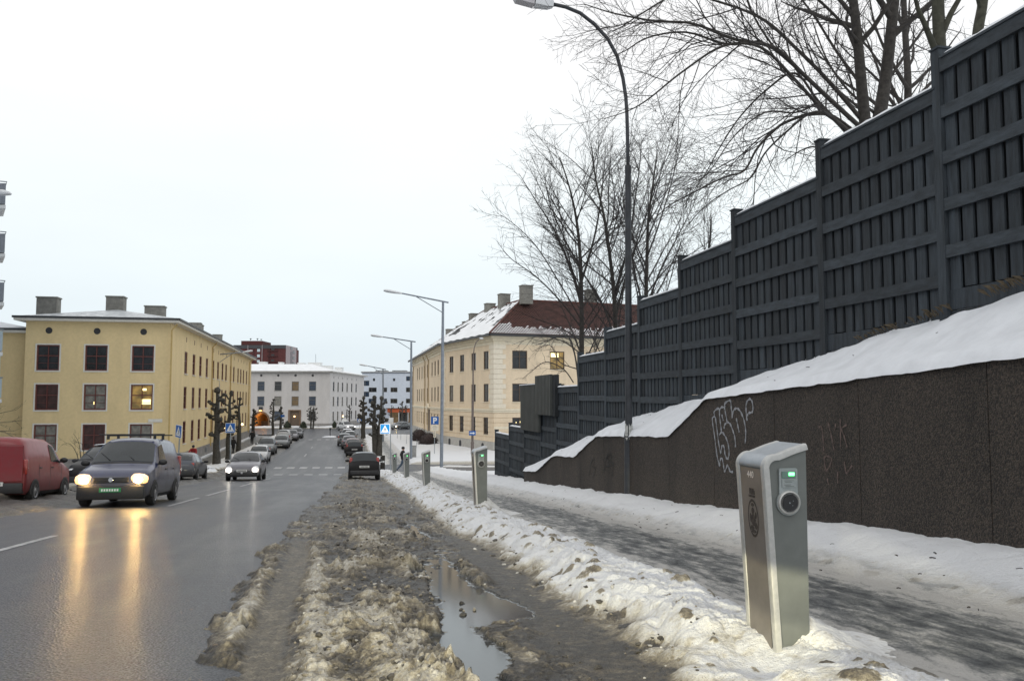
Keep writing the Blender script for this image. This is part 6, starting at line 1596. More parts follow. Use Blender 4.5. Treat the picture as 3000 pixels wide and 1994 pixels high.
# twigs reaching in at the left edge
t = thing('bare_shrub', 'bare thin twigs of a shrub at the left edge before the yellow wall', 'shrub', px(-120, 1300, 40)); T = Tree(61)
PS = dict(PU, trop=(.0, .0, 0, 0), ang=(35, 40, 40), dens=(1.5, 2, 2.5), rmax=(.03, .014, .008))
for pts in ([(-160, 1300, 40), (-90, 1240, 40), (-20, 1215, 40), (48, 1200, 40)], [(-160, 1300, 40), (-90, 1260, 40), (-20, 1240, 40), (55, 1232, 40)], [(-160, 1300, 40), (-60, 1270, 40), (10, 1262, 40), (40, 1263, 40)]):
    T.limb([px(*p) for p in pts], .03, .006, PS, 1, .3)
T.build(t, 1)
t = thing('bare_shrub', 'small bare shrub behind the red van before the yellow wall', 'shrub', px(235, 1330, 50)); T = Tree(62)
for pts in ([(240, 1390, 50), (225, 1330, 50), (205, 1300, 50), (180, 1302, 50)], [(240, 1390, 50), (235, 1320, 50), (228, 1290, 50), (215, 1270, 50)], [(240, 1390, 50), (245, 1330, 50), (240, 1300, 50), (225, 1295, 50)]):
    T.limb([px(*p) for p in pts], .025, .006, PS, 1, .2)
T.build(t, 1)

# ================================================================== pollarded street trees
def pollard(x, yb, yt, Y, seed, label, group, r=.19, n=9, fork=False, spread=.75):
    n = int(n*1.2)
    rr = random.Random(seed); b = px(x, yb, Y); top = px(x, yt, Y).z; H = top-b.z
    t = thing('pollarded_tree', label, 'tree', b, group=group); a, c = MB(), MB()
    def stem(x0, lean, h, r_):
        pts = [Vector((x0+lean*f+rr.gauss(0, .03), rr.gauss(0, .04), h*f-.2)) for f in (0, .12, .25, .4, .55, .7, .85, 1)]
        rad = [r_*k*rr.uniform(.92, 1.1) for k in (1.3, 1.08, 1, .95, .82, .66, .5, .36)]
        sp = smooth_pts(pts, 3); rd = np.interp(np.linspace(0, 7, len(sp)), range(8), rad)
        a.tube(sp, [float(v*rr.uniform(.94, 1.07)) for v in rd], 9); a.blob(sp[-1]+Vector((0, 0, .03)), r_*.85, 2, .16, rr.randint(0, 99), (1, 1, 1.1))
        for k in range(4): a.blob(pts[rr.randint(1, 6)]+Vector((rr.uniform(-1, 1)*r_*.6, rr.uniform(-1, 1)*r_*.6, rr.uniform(-.1, .1))), r_*.62, 1, .15, k+seed)
        for k in range(n):
            f = .40+.55*(k+rr.random()*.6)/n; i = f*7; p = pts[int(i)].lerp(pts[min(7, int(i)+1)], i-int(i)); az = rr.uniform(0, 6.28); az = az if abs(math.cos(az)) > .35 else az+1.2
            ln = spread*rr.uniform(.45, 1.0)*(1.15-.5*f); d = Vector((math.cos(az), math.sin(az), rr.uniform(-.05, .35)))
            e = p+d*ln; mid = p+d*ln*.5+Vector((0, 0, -.05)); e = e+Vector((0, 0, rr.uniform(.0, .18)))
            c.tube([p, mid, e], [r_*.40, r_*.32, r_*.32], 6); c.blob(e, rr.uniform(.10, .165)*max(.8, r_/.22), 2, .15, seed*31+k, (1.1, 1.1, 1))
            for w2 in range(5):
                d2 = Vector((rr.gauss(0, .6), rr.gauss(0, .6), rr.uniform(.3, 1.2))).normalized(); c.tube([e, e+d2*rr.uniform(.15, .42)], [.011, .006], 3, False)
            if rr.random() < .55: c.blob(mid+Vector((0, 0, .06)), r_*.42, 1, .15, seed*17+k)
    if fork: stem(-.20, -.10, H, r); stem(.22, .12, H*.985, r*.95)
    else: stem(0, rr.uniform(-.1, .1), H, r)
    a.build('trunk', M['pollard'], t, True, fix=False); c.build('crown', M['pollard'], t, True, fix=False)
GL, GR = 'pollarded trees on the left pavement', 'pollarded trees on the right'
pollard(634, 1354, 1136, 70, 1, 'nearest and largest pollarded tree on the left pavement', GL, .27, 11, spread=1.0)
pollard(667, 1346, 1146, 76, 2, 'second pollarded tree on the left, just behind the crossing sign', GL, .22, 10, spread=.95)
pollard(700, 1318, 1164, 90, 3, 'third pollarded tree on the left, before the wall lamp', GL, .21, 9, spread=.9)
pollard(742, 1275, 1198, 124, 4, 'pollarded tree at the left edge of the glowing arch', GL, .24, 7, spread=.7)
pollard(799, 1278, 1167, 128, 5, 'tall thin pollarded tree right of the glowing arch', GL, .19, 9, spread=.9)
pollard(822, 1266, 1191, 132, 6, 'short pollarded tree beside the small blue arrow sign', GL, .22, 7, spread=.7)
pollard(914, 1257, 1190, 164, 7, 'bushy twin-stemmed pollarded tree before the white facade', GL, .16, 14, True, spread=1.0)
pollard(1104, 1345, 1160, 81, 8, 'thick twin-stemmed pollarded tree on the right behind the dark hatchback', GR, .26, 11, True, spread=.8)
pollard(1064, 1284, 1163, 122, 9, 'second pollarded tree on the right beyond the parked cars', GR, .30, 12, spread=1.0)
pollard(1023, 1238, 1185, 166, 10, 'slender pollarded tree at the right part of the white facade', GR, .15, 8, spread=.9)
pollard(1178, 1236, 1175, 195, 11, 'pollarded tree before the orange shop front', GR, .22, 10, spread=1.1)
pollard(1147, 1236, 1186, 195, 12, 'smaller pollarded tree left of the orange shop front tree', GR, .15, 6, spread=.8)
pollard(1190, 1236, 1186, 198, 13, 'pollarded tree right of the orange shop front tree', GR, .16, 7, spread=.8)

# saplings in the lawn
for k, (x, yb, yt) in enumerate(((1164, 1281, 1255), (1174, 1285, 1240), (1191, 1296, 1262), (1220, 1308, 1285), (1164.5, 1270, 1240))):
    Y = (5.2/(yb-1171))*FPX; b = px(x, yb, Y); h = px(x, yt, Y).z-b.z
    t = thing('sapling', ('shortest thin sapling stake', 'tall thin sapling stake', 'thin leaning sapling stake', 'thin sapling stake nearest the grey cabinet', 'farthest thin sapling stake')[k] + ' in the snowy lawn', 'sapling', b, group='saplings in the snowy lawn')
    MB().tube([(0, 0, -.3), (.02, 0, h*.5), (.05, 0, h)], [.025, .022, .016], 5).build('stem', M['lamp_grey'], t); MB().tube([(.02, 0, h*.6), (.12, 0, h*.9)], [.012, .006], 4).build('twig', M['twig'], t)

# ================================================================== shrubs
def leafy(name, label, p, sx, sy, sz, n, mat, seed, group=None, size=.10, twiggy=False, cat='shrub'):
    t = thing(name, label, cat, p, group=group); rr = random.Random(seed); m = MB(); st = MB()
    for k in range(n):
        a = rr.uniform(0, 6.28); b = math.acos(rr.uniform(-.2, 1)); rad = rr.uniform(.72, 1.03)+.08*math.sin(3*a+seed)+.06*math.sin(5*b)
        c = Vector((sx*rad*math.sin(b)*math.cos(a), sy*rad*math.sin(b)*math.sin(a), sz*rad*math.cos(b)*.95+sz*.15))
        d = Vector((rr.gauss(0, 1), rr.gauss(0, 1), rr.gauss(.4, 1))).normalized(); o1 = d.orthogonal().normalized(); s = size*rr.uniform(.6, 1.3)
        k4 = len(m.v); m.v += [tuple(c-o1*s*(.16 if twiggy else .5)), tuple(c+o1*s*(.16 if twiggy else .5)), tuple(c+d*s*(2.4 if twiggy else 1.2))]; m.f.append((k4, k4+1, k4+2))
    m.blob((0, 0, sz*.15), 1, 3, .05, seed, (sx*.86, sy*.86, sz*.9)); m.build('foliage', M[mat], t, fix=False)
    for k in range(7): a = k*.9; st.tube([(0, 0, -.3), (sx*.5*math.cos(a), sy*.5*math.sin(a), sz*.5)], [.03, .012], 4)
    st.build('stem', M['twig'], t); return t
pm('hedge_brown', (.030, .020, .020), .9, .4, 4, .3, 20); pm('evergreen', (.022, .030, .016), .85, .4, 4); 
HB = 'dark clipped shrubs along the cream facade'
leafy('clipped_shrub', 'rounder far dark clipped shrub at the cream facade', px(1228, 1282, 112)+Vector((0, 0, -.2)), 1.15, 2.2, 1.15, 1500, 'hedge_brown', 1, HB, .12, True)
leafy('clipped_shrub', 'nearer dark clipped shrub at the cream facade, behind the parking sign', px(1253, 1293, 104)+Vector((0, 0, -.2)), 1.15, 2.6, 1.15, 1500, 'hedge_brown', 2, HB, .12, True)
EG = 'small evergreens before the white building'
leafy('evergreen_shrub', 'dark evergreen shrub left of the white building door', px(842, 1253, 167), .72, .6, 1.15, 500, 'evergreen', 3, EG, .14)
leafy('evergreen_shrub', 'dark evergreen shrub right of the white building door', px(889, 1253, 167), .68, .6, 1.10, 500, 'evergreen', 4, EG, .14)
leafy('evergreen_shrub', 'pointed dark evergreen at the corner of the white building', px(980, 1252, 167), .42, .4, 1.2, 350, 'evergreen', 5, EG, .12)
leafy('evergreen_shrub', 'low dark evergreen beside the pointed one at the white corner', px(991, 1253, 166), .38, .4, .7, 300, 'evergreen', 6, EG, .12)
# ================================================================== vehicles
def paint(name, col, rough=.32, dirt=.75, coat=.5, d0=.25, d1=.95, dcol=(.085, .078, .070)):
    m = bpy.data.materials.new(name); m.use_nodes = True; MATS[name] = m
    t = m.node_tree; b = t.nodes['Principled BSDF']; N = t.nodes.new; LK = t.links.new
    tc = N('ShaderNodeTexCoord'); sp = N('ShaderNodeSeparateXYZ'); LK(tc.outputs['Object'], sp.inputs[0])
    n = N('ShaderNodeTexNoise'); n.inputs['Scale'].default_value = 6; n.inputs['Detail'].default_value = 6; LK(tc.outputs['Object'], n.inputs['Vector'])
    r = N('ShaderNodeMapRange'); r.inputs['From Min'].default_value = d0; r.inputs['From Max'].default_value = d1; r.inputs['To Min'].default_value = dirt; r.inputs['To Max'].default_value = .03; LK(sp.outputs['Z'], r.inputs['Value'])
    ad = N('ShaderNodeMath'); ad.operation = 'MULTIPLY_ADD'; LK(n.outputs['Fac'], ad.inputs[0]); ad.inputs[1].default_value = .5; LK(r.outputs[0], ad.inputs[2])
    sb = N('ShaderNodeMath'); sb.operation = 'SUBTRACT'; sb.use_clamp = True; LK(ad.outputs[0], sb.inputs[0]); sb.inputs[1].default_value = .22
    mx = N('ShaderNodeMix'); mx.data_type = 'RGBA'; LK(sb.outputs[0], mx.inputs['Factor']); mx.inputs['A'].default_value = col+(1,); mx.inputs['B'].default_value = dcol+(1,); LK(mx.outputs['Result'], b.inputs['Base Color'])
    rr = N('ShaderNodeMapRange'); rr.inputs['To Min'].default_value = rough; rr.inputs['To Max'].default_value = .8; LK(sb.outputs[0], rr.inputs['Value']); LK(rr.outputs[0], b.inputs['Roughness'])
    b.inputs['Specular IOR Level'].default_value = .5 if coat > .2 else .22; b.inputs['Coat Weight'].default_value = coat if coat > .2 else 0; b.inputs['Coat Roughness'].default_value = .12; return m
paint('paint_blue', (.034, .042, .098), .34, .85); paint('paint_red', (.215, .008, .014), .4, .35, .25); paint('paint_silver', (.15, .15, .18), .3); paint('paint_black', (.008, .0075, .009), .4, .35, .1, .2, .7, (.035, .031, .03))
paint('paint_white', (.52, .53, .54), .35, .4); paint('paint_grey', (.10, .115, .125), .32); paint('paint_darkblue', (.025, .035, .055), .3); paint('paint_darkred', (.08, .012, .014), .3)
# y from nose, half width, floor, belt, roof half width, top
VAN = [(0, .70, .30, .60, .62, .66), (.05, .80, .22, .74, .72, .80), (.22, .87, .20, .84, .78, .92), (.6, .89, .20, .92, .80, 1.01), (1.0, .895, .2, 1.00, .80, 1.09), (1.4, .895, .2, 1.03, .745, 1.42), (1.78, .895, .2, 1.04, .71, 1.70), (2.2, .895, .2, 1.04, .70, 1.79), (3.6, .895, .2, 1.04, .70, 1.80), (4.2, .885, .22, 1.04, .69, 1.77), (4.36, .87, .25, 1.0, .67, 1.70), (4.40, .85, .32, .95, .65, 1.58)]
KANGOO = [(0, .66, .30, .62, .58, .68), (.06, .76, .22, .76, .68, .82), (.25, .81, .2, .86, .73, .95), (.65, .835, .2, .95, .75, 1.06), (.95, .835, .2, 1.0, .75, 1.13), (1.25, .835, .2, 1.04, .70, 1.45), (1.55, .835, .2, 1.05, .67, 1.70), (1.95, .835, .2, 1.06, .66, 1.80), (3.3, .835, .2, 1.06, .66, 1.82), (3.85, .83, .22, 1.04, .65, 1.78), (3.96, .81, .25, 1.0, .63, 1.70), (4.0, .79, .32, .95, .61, 1.60)]
HATCH = [(0, .64, .28, .52, .56, .56), (.06, .76, .2, .64, .68, .69), (.25, .80, .2, .77, .72, .84), (.65, .82, .2, .87, .74, .95), (.92, .82, .2, .91, .73, 1.0), (1.3, .82, .2, .93, .67, 1.26), (1.65, .82, .2, .94, .63, 1.42), (2.2, .82, .2, .95, .62, 1.48), (2.9, .82, .2, .95, .61, 1.45), (3.25, .815, .22, .95, .61, 1.37), (3.48, .805, .26, .93, .66, 1.04), (3.58, .77, .3, .72, .66, .80), (3.6, .73, .34, .62, .6, .66)]
SEDAN = [(0, .66, .28, .50, .58, .54), (.07, .79, .2, .62, .70, .67), (.3, .845, .2, .73, .76, .80), (.85, .87, .2, .82, .78, .90), (1.2, .87, .2, .86, .77, .95), (1.65, .87, .2, .89, .70, 1.22), (2.05, .87, .2, .90, .65, 1.40), (2.6, .87, .2, .91, .64, 1.46), (3.35, .87, .2, .92, .63, 1.42), (3.75, .865, .22, .92, .64, 1.28), (4.1, .855, .25, .92, .70, 1.02), (4.28, .82, .28, .72, .70, .86), (4.32, .78, .34, .6, .64, .66)]
SUV = [(a, b*1.03, c+.06, d*1.10+.04, e*1.04, f*1.13+.05) for a, b, c, d, e, f in SEDAN]
def ring(st, y):
    ys_ = [s[0] for s in st]; w_, zb, zbelt, wr, zt = (float(np.interp(y, ys_, [s[k] for s in st])) for k in range(1, 6))
    g = max(.02, (zt-zbelt)*.16)
    return [(0, zb), (w_*.86, zb), (w_*.965, zb+.10), (w_, zb+.1+.42*(zbelt-zb-.1)), (w_*.985, zbelt), (wr, zt-g), (wr*.82, zt-g*.18), (wr*.4, zt+.01), (0, zt+.018)]
def sp_(st, y, k, side):
    r = ring(st, y); i = min(int(k), 7); f = k-i; a, b = r[i], r[i+1]
    return Vector((side*(a[0]+(b[0]-a[0])*f), y, a[1]+(b[1]-a[1])*f))
def patch(st, y0, y1, k0, k1, side, off=.008, n=4, y0b=None, y1b=None):
    """piece of the body surface lifted off by `off`; y0b/y1b slant the upper edge"""
    m = MB(); y0b = y0 if y0b is None else y0b; y1b = y1 if y1b is None else y1b; V = []
    for i in range(n+1):
        for j in range(n+1):
            f, g = i/n, j/n; ya_ = y0+(y1-y0)*f; yb_ = y0b+(y1b-y0b)*f; y = ya_+(yb_-ya_)*g; k = k0+(k1-k0)*g
            p = sp_(st, y, k, side); e = .03
            du = sp_(st, y+e, k, side)-sp_(st, y-e, k, side); dv = sp_(st, y, min(8, k+.1), side)-sp_(st, y, max(0, k-.1), side)
            nn = du.cross(dv); nn = nn.normalized() if nn.length > 1e-9 else Vector((side, 0, 0))
            c = Vector((0, y, .7)); nn = nn if nn.dot(p-c) > 0 else -nn
            V.append(p+nn*off)
    m.add(V, [(i*(n+1)+j, (i+1)*(n+1)+j, (i+1)*(n+1)+j+1, i*(n+1)+j+1) for i in range(n) for j in range(n)]); return m
def top_patch(st, y0, y1, k0, off=.008, n=6, k0b=None):
    m = MB(); V = []; k0b = k0 if k0b is None else k0b
    for i in range(n+1):
        f = i/n; y = y0+(y1-y0)*f; kk = k0+(k0b-k0)*f
        for s in range(-4, 5):
            k = kk+(8-kk)*(1-abs(s)/4); p = sp_(st, y, k, 1 if s >= 0 else -1); e = .03
            du = sp_(st, y+e, k, 1)-sp_(st, y-e, k, 1); nn = Vector((0, -du.z, du.y)).normalized(); nn = nn if nn.z > 0 else -nn; V.append(p+nn*off)
    m.add(V, [(i*9+j, i*9+j+1, (i+1)*9+j+1, (i+1)*9+j) for i in range(n) for j in range(8)]); return m
def make_car(name, label, st, paintm, opt, group=None):
    t = thing(name, label, opt.get('cat', 'car'), group=group); L_ = st[-1][0]; Wd = max(s[1] for s in st); H = max(s[5] for s in st)
    ysd = sorted({s[0] for s in st} | {(a[0]+b[0])/2 for a, b in zip(st[:-1], st[1:])})
    m = MB(); n = 16
    for y in ysd:
        r = ring(st, y); pts = [(x, y, z) for x, z in r]+[(-x, y, z) for x, z in r[-2:0:-1]]; m.v += pts
    m.f = [(i*n+j, i*n+(j+1) % n, (i+1)*n+(j+1) % n, (i+1)*n+j) for i in range(len(ysd)-1) for j in range(n)]+[tuple(range(n)), tuple(range((len(ysd)-1)*n, len(ysd)*n))]
    body = m.build('body', M[paintm], t, smooth=38)
    cow, rs = opt['cowl'], opt['roof']
    top_patch(st, cow+.06, rs-.04, 5.05, .010, 6, 5.35).build('windscreen', M[opt.get('glass', 'car_glass')], t, True)
    for side in (-1, 1):
        for (a, b, a2, b2) in opt['side']:
            patch(st, a, b, 4.10, 4.92, side, .009, 4, a2, b2).build('side_window', M['car_glass'], t, True)
        for (ya_, yb_) in opt.get('seam', ()): patch(st, ya_, ya_+.022, 2.3, 3.98, side, .004, 3).build('door_seam', M['black_plastic'], t)
        for yh in opt.get('handle', ()):
            p = sp_(st, yh, 3.75, side); MB().bbox(p.x-.02, p.x+.025 if side > 0 else p.x+.02, yh-.09, yh+.09, p.z-.015, p.z+.015, .006).build('door_handle', M['black_plastic'], t)
        p = sp_(st, cow+.28, 4.25, side)
        MB().blob((p.x+side*.13, p.y-.02, p.z+.04), .12, 2, .02, 3, (1.0, .5, .68)).box(min(p.x, p.x+side*.08), max(p.x, p.x+side*.08), p.y-.03, p.y+.03, p.z-.03, p.z+.02).build('mirror', M[opt.get('mirror', 'black_plastic')], t, 40)
        patch(st, .3, L_-.3, 1.0, 1.9, side, .010, 6).build('sill', M[opt.get('sillm', 'black_plastic')], t)
        # head lamp, wrapped round the corner of the nose
        hx, hy, hz, sx, sy, sz = opt['lamp']
        lit = opt.get('lit'); lm = M[lit] if lit else M['clear_lens']
        if lit:
            hl = MB().blob((side*hx, hy, hz), 1, 2, .04, 5, (sx*1.12, sy, sz*1.12)).build('headlight', M['glow_'+lit.split('_')[1]], t, True)  # oversized dim lens: the halo round the lamp is put into its glow
            MB().blob((side*(hx-.01), hy-sy*.55, hz-.01), 1, 2, .02, 5, (sx*.62, sy*.62, sz*.66)).build('bulb', lm, hl, True)
        else: MB().blob((side*hx, hy, hz), 1, 2, .04, 5, (sx, sy, sz)).build('headlight', lm, t, True)
        if lit and opt.get('shell'):
            MB().blob((side*(hx+.02), hy+.07, hz+.10), 1, 2, .04, 6, (sx*1.05, sy, sz*.9)).build('headlight_lens', M['clear_lens'], t, True)
        tx_, ty_, tz_, th_ = opt['tail']
        MB().bbox(side*tx_-.075, side*tx_+.075, ty_-.06, ty_+.05, tz_-th_/2, tz_+th_/2, .03).build('tail_light', M['tail_red'], t, 40)
        for wy in opt['wheels']:
            rw = opt.get('rw', .31); xo = Wd-.085
            w_ = MB().lathe([(rw*.62, -.10), (rw*.93, -.10), (rw, -.07), (rw, .07), (rw*.93, .10), (rw*.62, .10)], 22, (side*xo, wy, rw), 'x').build('wheel', M['tyre'], t, 40)
            MB().lathe([(rw*.60, 0), (rw*.63, side*.012), (rw*.50, side*-.01), (rw*.16, side*.006), (rw*.10, side*.014)], 14, (side*(xo+.10), wy, rw), 'x').build('rim', M['rim'], w_, 30)
            k = 14; m = MB(); a0 = []
            for j in range(k+1):
                a = math.pi*j/k; a0.append((rw*1.15*math.cos(a), rw*1.15*math.sin(a)))
            zz = rw*.92; pts = [Vector((side*(Wd+.006), wy+a, zz+b)) for a, b in a0]+[Vector((side*(Wd+.006), wy-rw*1.12, zz-.06)), Vector((side*(Wd+.006), wy+rw*1.12, zz-.06))]
            m.prism(pts, (-side*.05, 0, 0)); m.build('wheel_arch', M['black_plastic'], t)
    top_patch(st, cow-.02, cow+.05, 5.2, .006, 2).build('cowl_strip', M['black_plastic'], t)
    for sx in (-.32, .28):
        a_ = sp_(st, cow+.08, 8, 1); b_ = sp_(st, cow+.36, 8, 1); MB().tube([(sx, a_.y, a_.z+.02), (sx-.30, b_.y, b_.z-.02)], .012, 4).build('wiper', M['black_plastic'], t)
    bz0, bz1 = opt.get('bumper', (.22, .46))
    bw = Wd*.90
    MB().bbox(-bw, bw, -.035, .16, bz0, bz1, .035).build('front_bumper', M[opt.get('bumpm', 'black_plastic')], t, 40)
    MB().bbox(-bw, bw, L_-.14, L_+.045, bz0+.03, bz1+.05, .035).build('rear_bumper', M[opt.get('bumpm', 'black_plastic')], t, 40)
    g0, g1, gw = opt['grille']
    gr = MB().bbox(-gw, gw, -.025, .08, g0, g1, .015).build('grille', M['black_plastic'], t, 40)
    for i in range(3):
        z = g0+(g1-g0)*(i+.7)/3.4; MB().box(-gw+.02, gw-.02, -.034, -.024, z-.008, z+.008).build('grille_bar', M['lamp_dark'], gr)
    if opt.get('badge'): MB().lathe([(.001, -.045), (.052, -.045), (.06, -.035), (.06, 0)], 16, (0, 0, (g0+g1)/2+opt.get('bz', 0)), 'y').build('badge', M['chrome'], t, 30)
    pz = opt.get('pz', .40); MB().bbox(-.26, .26, -.052, -.03, pz-.055, pz+.055, .004).build('number_plate', M[opt.get('plate', 'plate_white')], t)
    m = MB()
    for i in range(7): m.box(-.21+i*.062, -.21+i*.062+.04, -.0545, -.0525, pz-.03, pz+.03)
    m.build('plate_digits', M['sign_white' if opt.get('plate') else 'black_plastic'], t.children[-1])
    rz_ = opt.get('rpz', .60); rp_ = MB().bbox(-.26, .26, L_+.0, L_+.055, rz_-.055, rz_+.055, .004).build('number_plate', M['plate_white'], t)
    m = MB()
    for i in range(6): m.box(-.2+i*.07, -.2+i*.07+.045, L_+.056, L_+.058, rz_-.03, rz_+.03)
    m.build('plate_digits', M['black_plastic'], rp_)
    if opt.get('rearwin'):
        a, b, k0, k1 = opt['rearwin']; top_patch(st, a, b, k0, .010, 5, k1).build('rear_window', M['car_glass'], t, True)
    if opt.get('snow'):
        s = opt['snow']; top_patch(st, s[0], s[1], 6.0, s[2], 6).build('snow_layer', M['white_snow'], t, True)
    return t
O_VAN = dict(cat='van', cowl=1.0, roof=1.78, side=[(1.35, 2.30, 1.78, 2.25)], seam=((1.15, 0), (2.35, 0), (3.35, 0)), handle=(2.15, 3.2), lamp=(.66, .09, .70, .21, .13, .14), lit='headlight_warm', tail=(.80, 4.37, 1.0, .6), wheels=(.82, 3.55), grille=(.62, .76, .42), badge=True, plate='plate_green', pz=.44, bumper=(.20, .54), rw=.325)
O_KAN = dict(cat='van', cowl=.95, roof=1.55, side=[(1.2, 2.0, 1.55, 1.98)], seam=((1.05, 0), (2.05, 0), (3.0, 0)), handle=(1.9, 2.9), lamp=(.58, .14, .72, .16, .10, .13), tail=(.76, 3.95, .98, .42), wheels=(.72, 3.3), grille=(.6, .7, .3), badge=True, rw=.31, rpz=.52, bumper=(.22, .50))
O_HAT = dict(cowl=.92, roof=1.65, side=[(1.25, 1.95, 1.62, 1.95), (2.02, 2.95, 2.02, 2.9)], seam=((1.0, 0), (2.0, 0)), handle=(1.85,), lamp=(.60, .12, .62, .13, .09, .11), tail=(.70, 3.44, .93, .50), wheels=(.6, 3.02), grille=(.48, .54, .3), badge=True, rearwin=(3.22, 3.5, 5.0, 4.75), rpz=.70, rw=.29)
O_SED = dict(cowl=1.2, roof=2.05, side=[(1.6, 2.45, 2.0, 2.45), (2.52, 3.5, 2.52, 3.35)], seam=((1.3, 0), (2.5, 0)), handle=(2.35, 3.3), lamp=(.64, .16, .60, .17, .11, .09), tail=(.74, 4.18, .80, .26), wheels=(.86, 3.45), grille=(.46, .58, .36), badge=True, rearwin=(3.5, 4.05, 5.0, 5.0), rpz=.58, rw=.31)
O_SUV = dict(O_SED, lamp=(.66, .16, .74, .17, .11, .10), tail=(.76, 4.16, .98, .42), grille=(.58, .74, .40), bumper=(.28, .54), rpz=.72, rw=.35)
SLOPE = math.atan(.065)
def put(c, Y, off, L_, us, dz=0.0, yaw=0.0):
    sl = (prof(Y+3)-prof(Y))/3
    if us: c.location = rp(Y, off, dz); c.rotation_euler = (math.atan(sl), 0, ROADZ+yaw)
    else: c.location = rp(Y+L_, off, dz); c.rotation_euler = (-math.atan(sl), 0, ROADZ+math.pi+yaw)
    return c
# blue van driving towards us
v = make_car('delivery_van', 'dirty blue delivery van with roof bars driving towards us, headlights lit', VAN, 'paint_blue', O_VAN); put(v, 21.9, -6.12, 4.4, True)
for y in (1.95, 3.0):
    MB().bbox(-.86, .86, y-.03, y+.03, 1.875, 1.91, .008).build('roof_bar', M['black_plastic'], v)
    for sx in (-.62, .60): MB().bbox(sx-.035, sx+.035, y-.03, y+.03, 1.76, 1.88, .008).build('bar_foot', M['black_plastic'], v)
MB().box(-.70, -.0, 1.02, 1.03, 1.10, 1.115).build('wiper', M['black_plastic'], v)
# red van parked on the left
v = make_car('delivery_van', 'bright red delivery van parked at the left edge, seen from behind', KANGOO, 'paint_red', O_KAN); put(v, 23.6, -9.85, 4.0, False)
MB().bbox(-.73, -.012, 4.0, 4.018, .58, 1.58, .02).build('rear_door', M['paint_red'], v); MB().bbox(.012, .73, 4.0, 4.018, .58, 1.58, .02).build('rear_door', M['paint_red'], v)
# silver car driving towards us
c = make_car('car', 'silver people carrier driving towards us with white headlights', SEDAN, 'paint_silver', dict(O_SED, lit='headlight_white', shell=True, lamp=(.66, .05, .52, .17, .11, .14), grille=(.30, .50, .40), pz=.5, glass='glass_dark')); put(c, 45, -5.72, 4.32, True); c.scale = (1, 1, 1.06)
# dark hatchback parked on the right, seen from behind
c = make_car('car', 'small black hatchback parked in the slush on the right, seen from behind', HATCH, 'paint_black', dict(O_HAT, snow=None)); put(c, 45.5, .70, 3.6, False, .03)
top_patch(HATCH, 1.9, 3.1, 6.2, .012, 5).build('frost_layer', M['grey_metal'], c, True)
MB().tube([(0, 2.5, 1.47), (0, 2.62, 1.75)], .008, 4).build('aerial', M['black_plastic'], c)
# cars parked at the left kerb
GC = 'cars parked along the street'
def park(lab, st, pc, opt, Y, off, us, snow=None, dz=.02, yaw=0):
    L_ = st[-1][0]; o = dict(opt)
    if snow: o['snow'] = snow
    c = make_car('car', lab, st, pc, o, GC); put(c, Y, off, L_, us, dz, yaw); return c
park('dark off-roader with a snow-covered roof, mostly hidden between the two vans', SUV, 'paint_black', O_SUV, 31.5, -9.55, True, (2.2, 3.6, .07))
park('dark blue estate seen from behind beside the blue van, with a red tail light', SEDAN, 'paint_darkblue', O_SED, 43.0, -8.75, False)
park('white small car facing us, first of the far left row', HATCH, 'paint_white', O_HAT, 74.5, -8.15, True)
park('dark grey off-roader behind the white small car in the left row', SUV, 'paint_grey', O_SUV, 85, -8.6, True)
park('grey car between the off-roader and the white minivan in the left row', SEDAN, 'paint_grey', O_SED, 97, -8.1, True)
park('white minivan seen from behind in the left row', KANGOO, 'paint_white', dict(O_KAN, rearwin=(3.86, 3.985, 4.9, 4.3), cat='car'), 105, -8.4, False)
park('silver car behind the white minivan in the left row', SEDAN, 'paint_silver', O_SED, 115, -8.2, True)
park('farthest car of the left row, dark blue grey', SEDAN, 'paint_darkblue', O_SED, 123, -8.0, True)
# right row beyond the side street
park('black hatchback with a pale number plate, nearest in the far right row', HATCH, 'paint_black', O_HAT, 83.5, .30, False, None)
park('dark red saloon second in the far right row', SEDAN, 'paint_darkred', O_SED, 89.5, .15, False, None)
park('silver car third in the far right row, set out towards the street', SEDAN, 'paint_silver', O_SED, 96.5, -.35, False, None, .02, .03)
park('grey hatchback fourth in the far right row', HATCH, 'paint_grey', O_HAT, 103, -.85, False, None)
park('dark grey saloon with snow on it, fifth in the far right row', SEDAN, 'paint_grey', O_SED, 110, -.2, False, (2.0, 3.5, .06))
park('last car of the far right row, snow on its roof', SEDAN, 'paint_darkblue', O_SED, 118, -.6, False, (2.0, 3.6, .07))
# cars moving at the junction
c = make_car('car', 'white off-roader with lit lamps coming round the junction', SUV, 'paint_white', dict(O_SUV, lit='headlight_white')); p = px(1030, 1262, 153); c.location = (p.x, p.y, -5.52); c.rotation_euler = (0, 0, R(38))
c = make_car('car', 'dark car with warm headlights near the orange shop', SEDAN, 'paint_grey', dict(O_SED, lit='headlight_warm')); p = px(1152, 1256, 160); c.location = (p.x, p.y, -5.52); c.rotation_euler = (0, 0, R(-30))
c = make_car('car', 'grey car passing behind the lawn near the orange shop', SEDAN, 'paint_silver', O_SED); p = px(1178, 1252, 166); c.location = (p.x, p.y, -5.52); c.rotation_euler = (0, 0, R(-75))

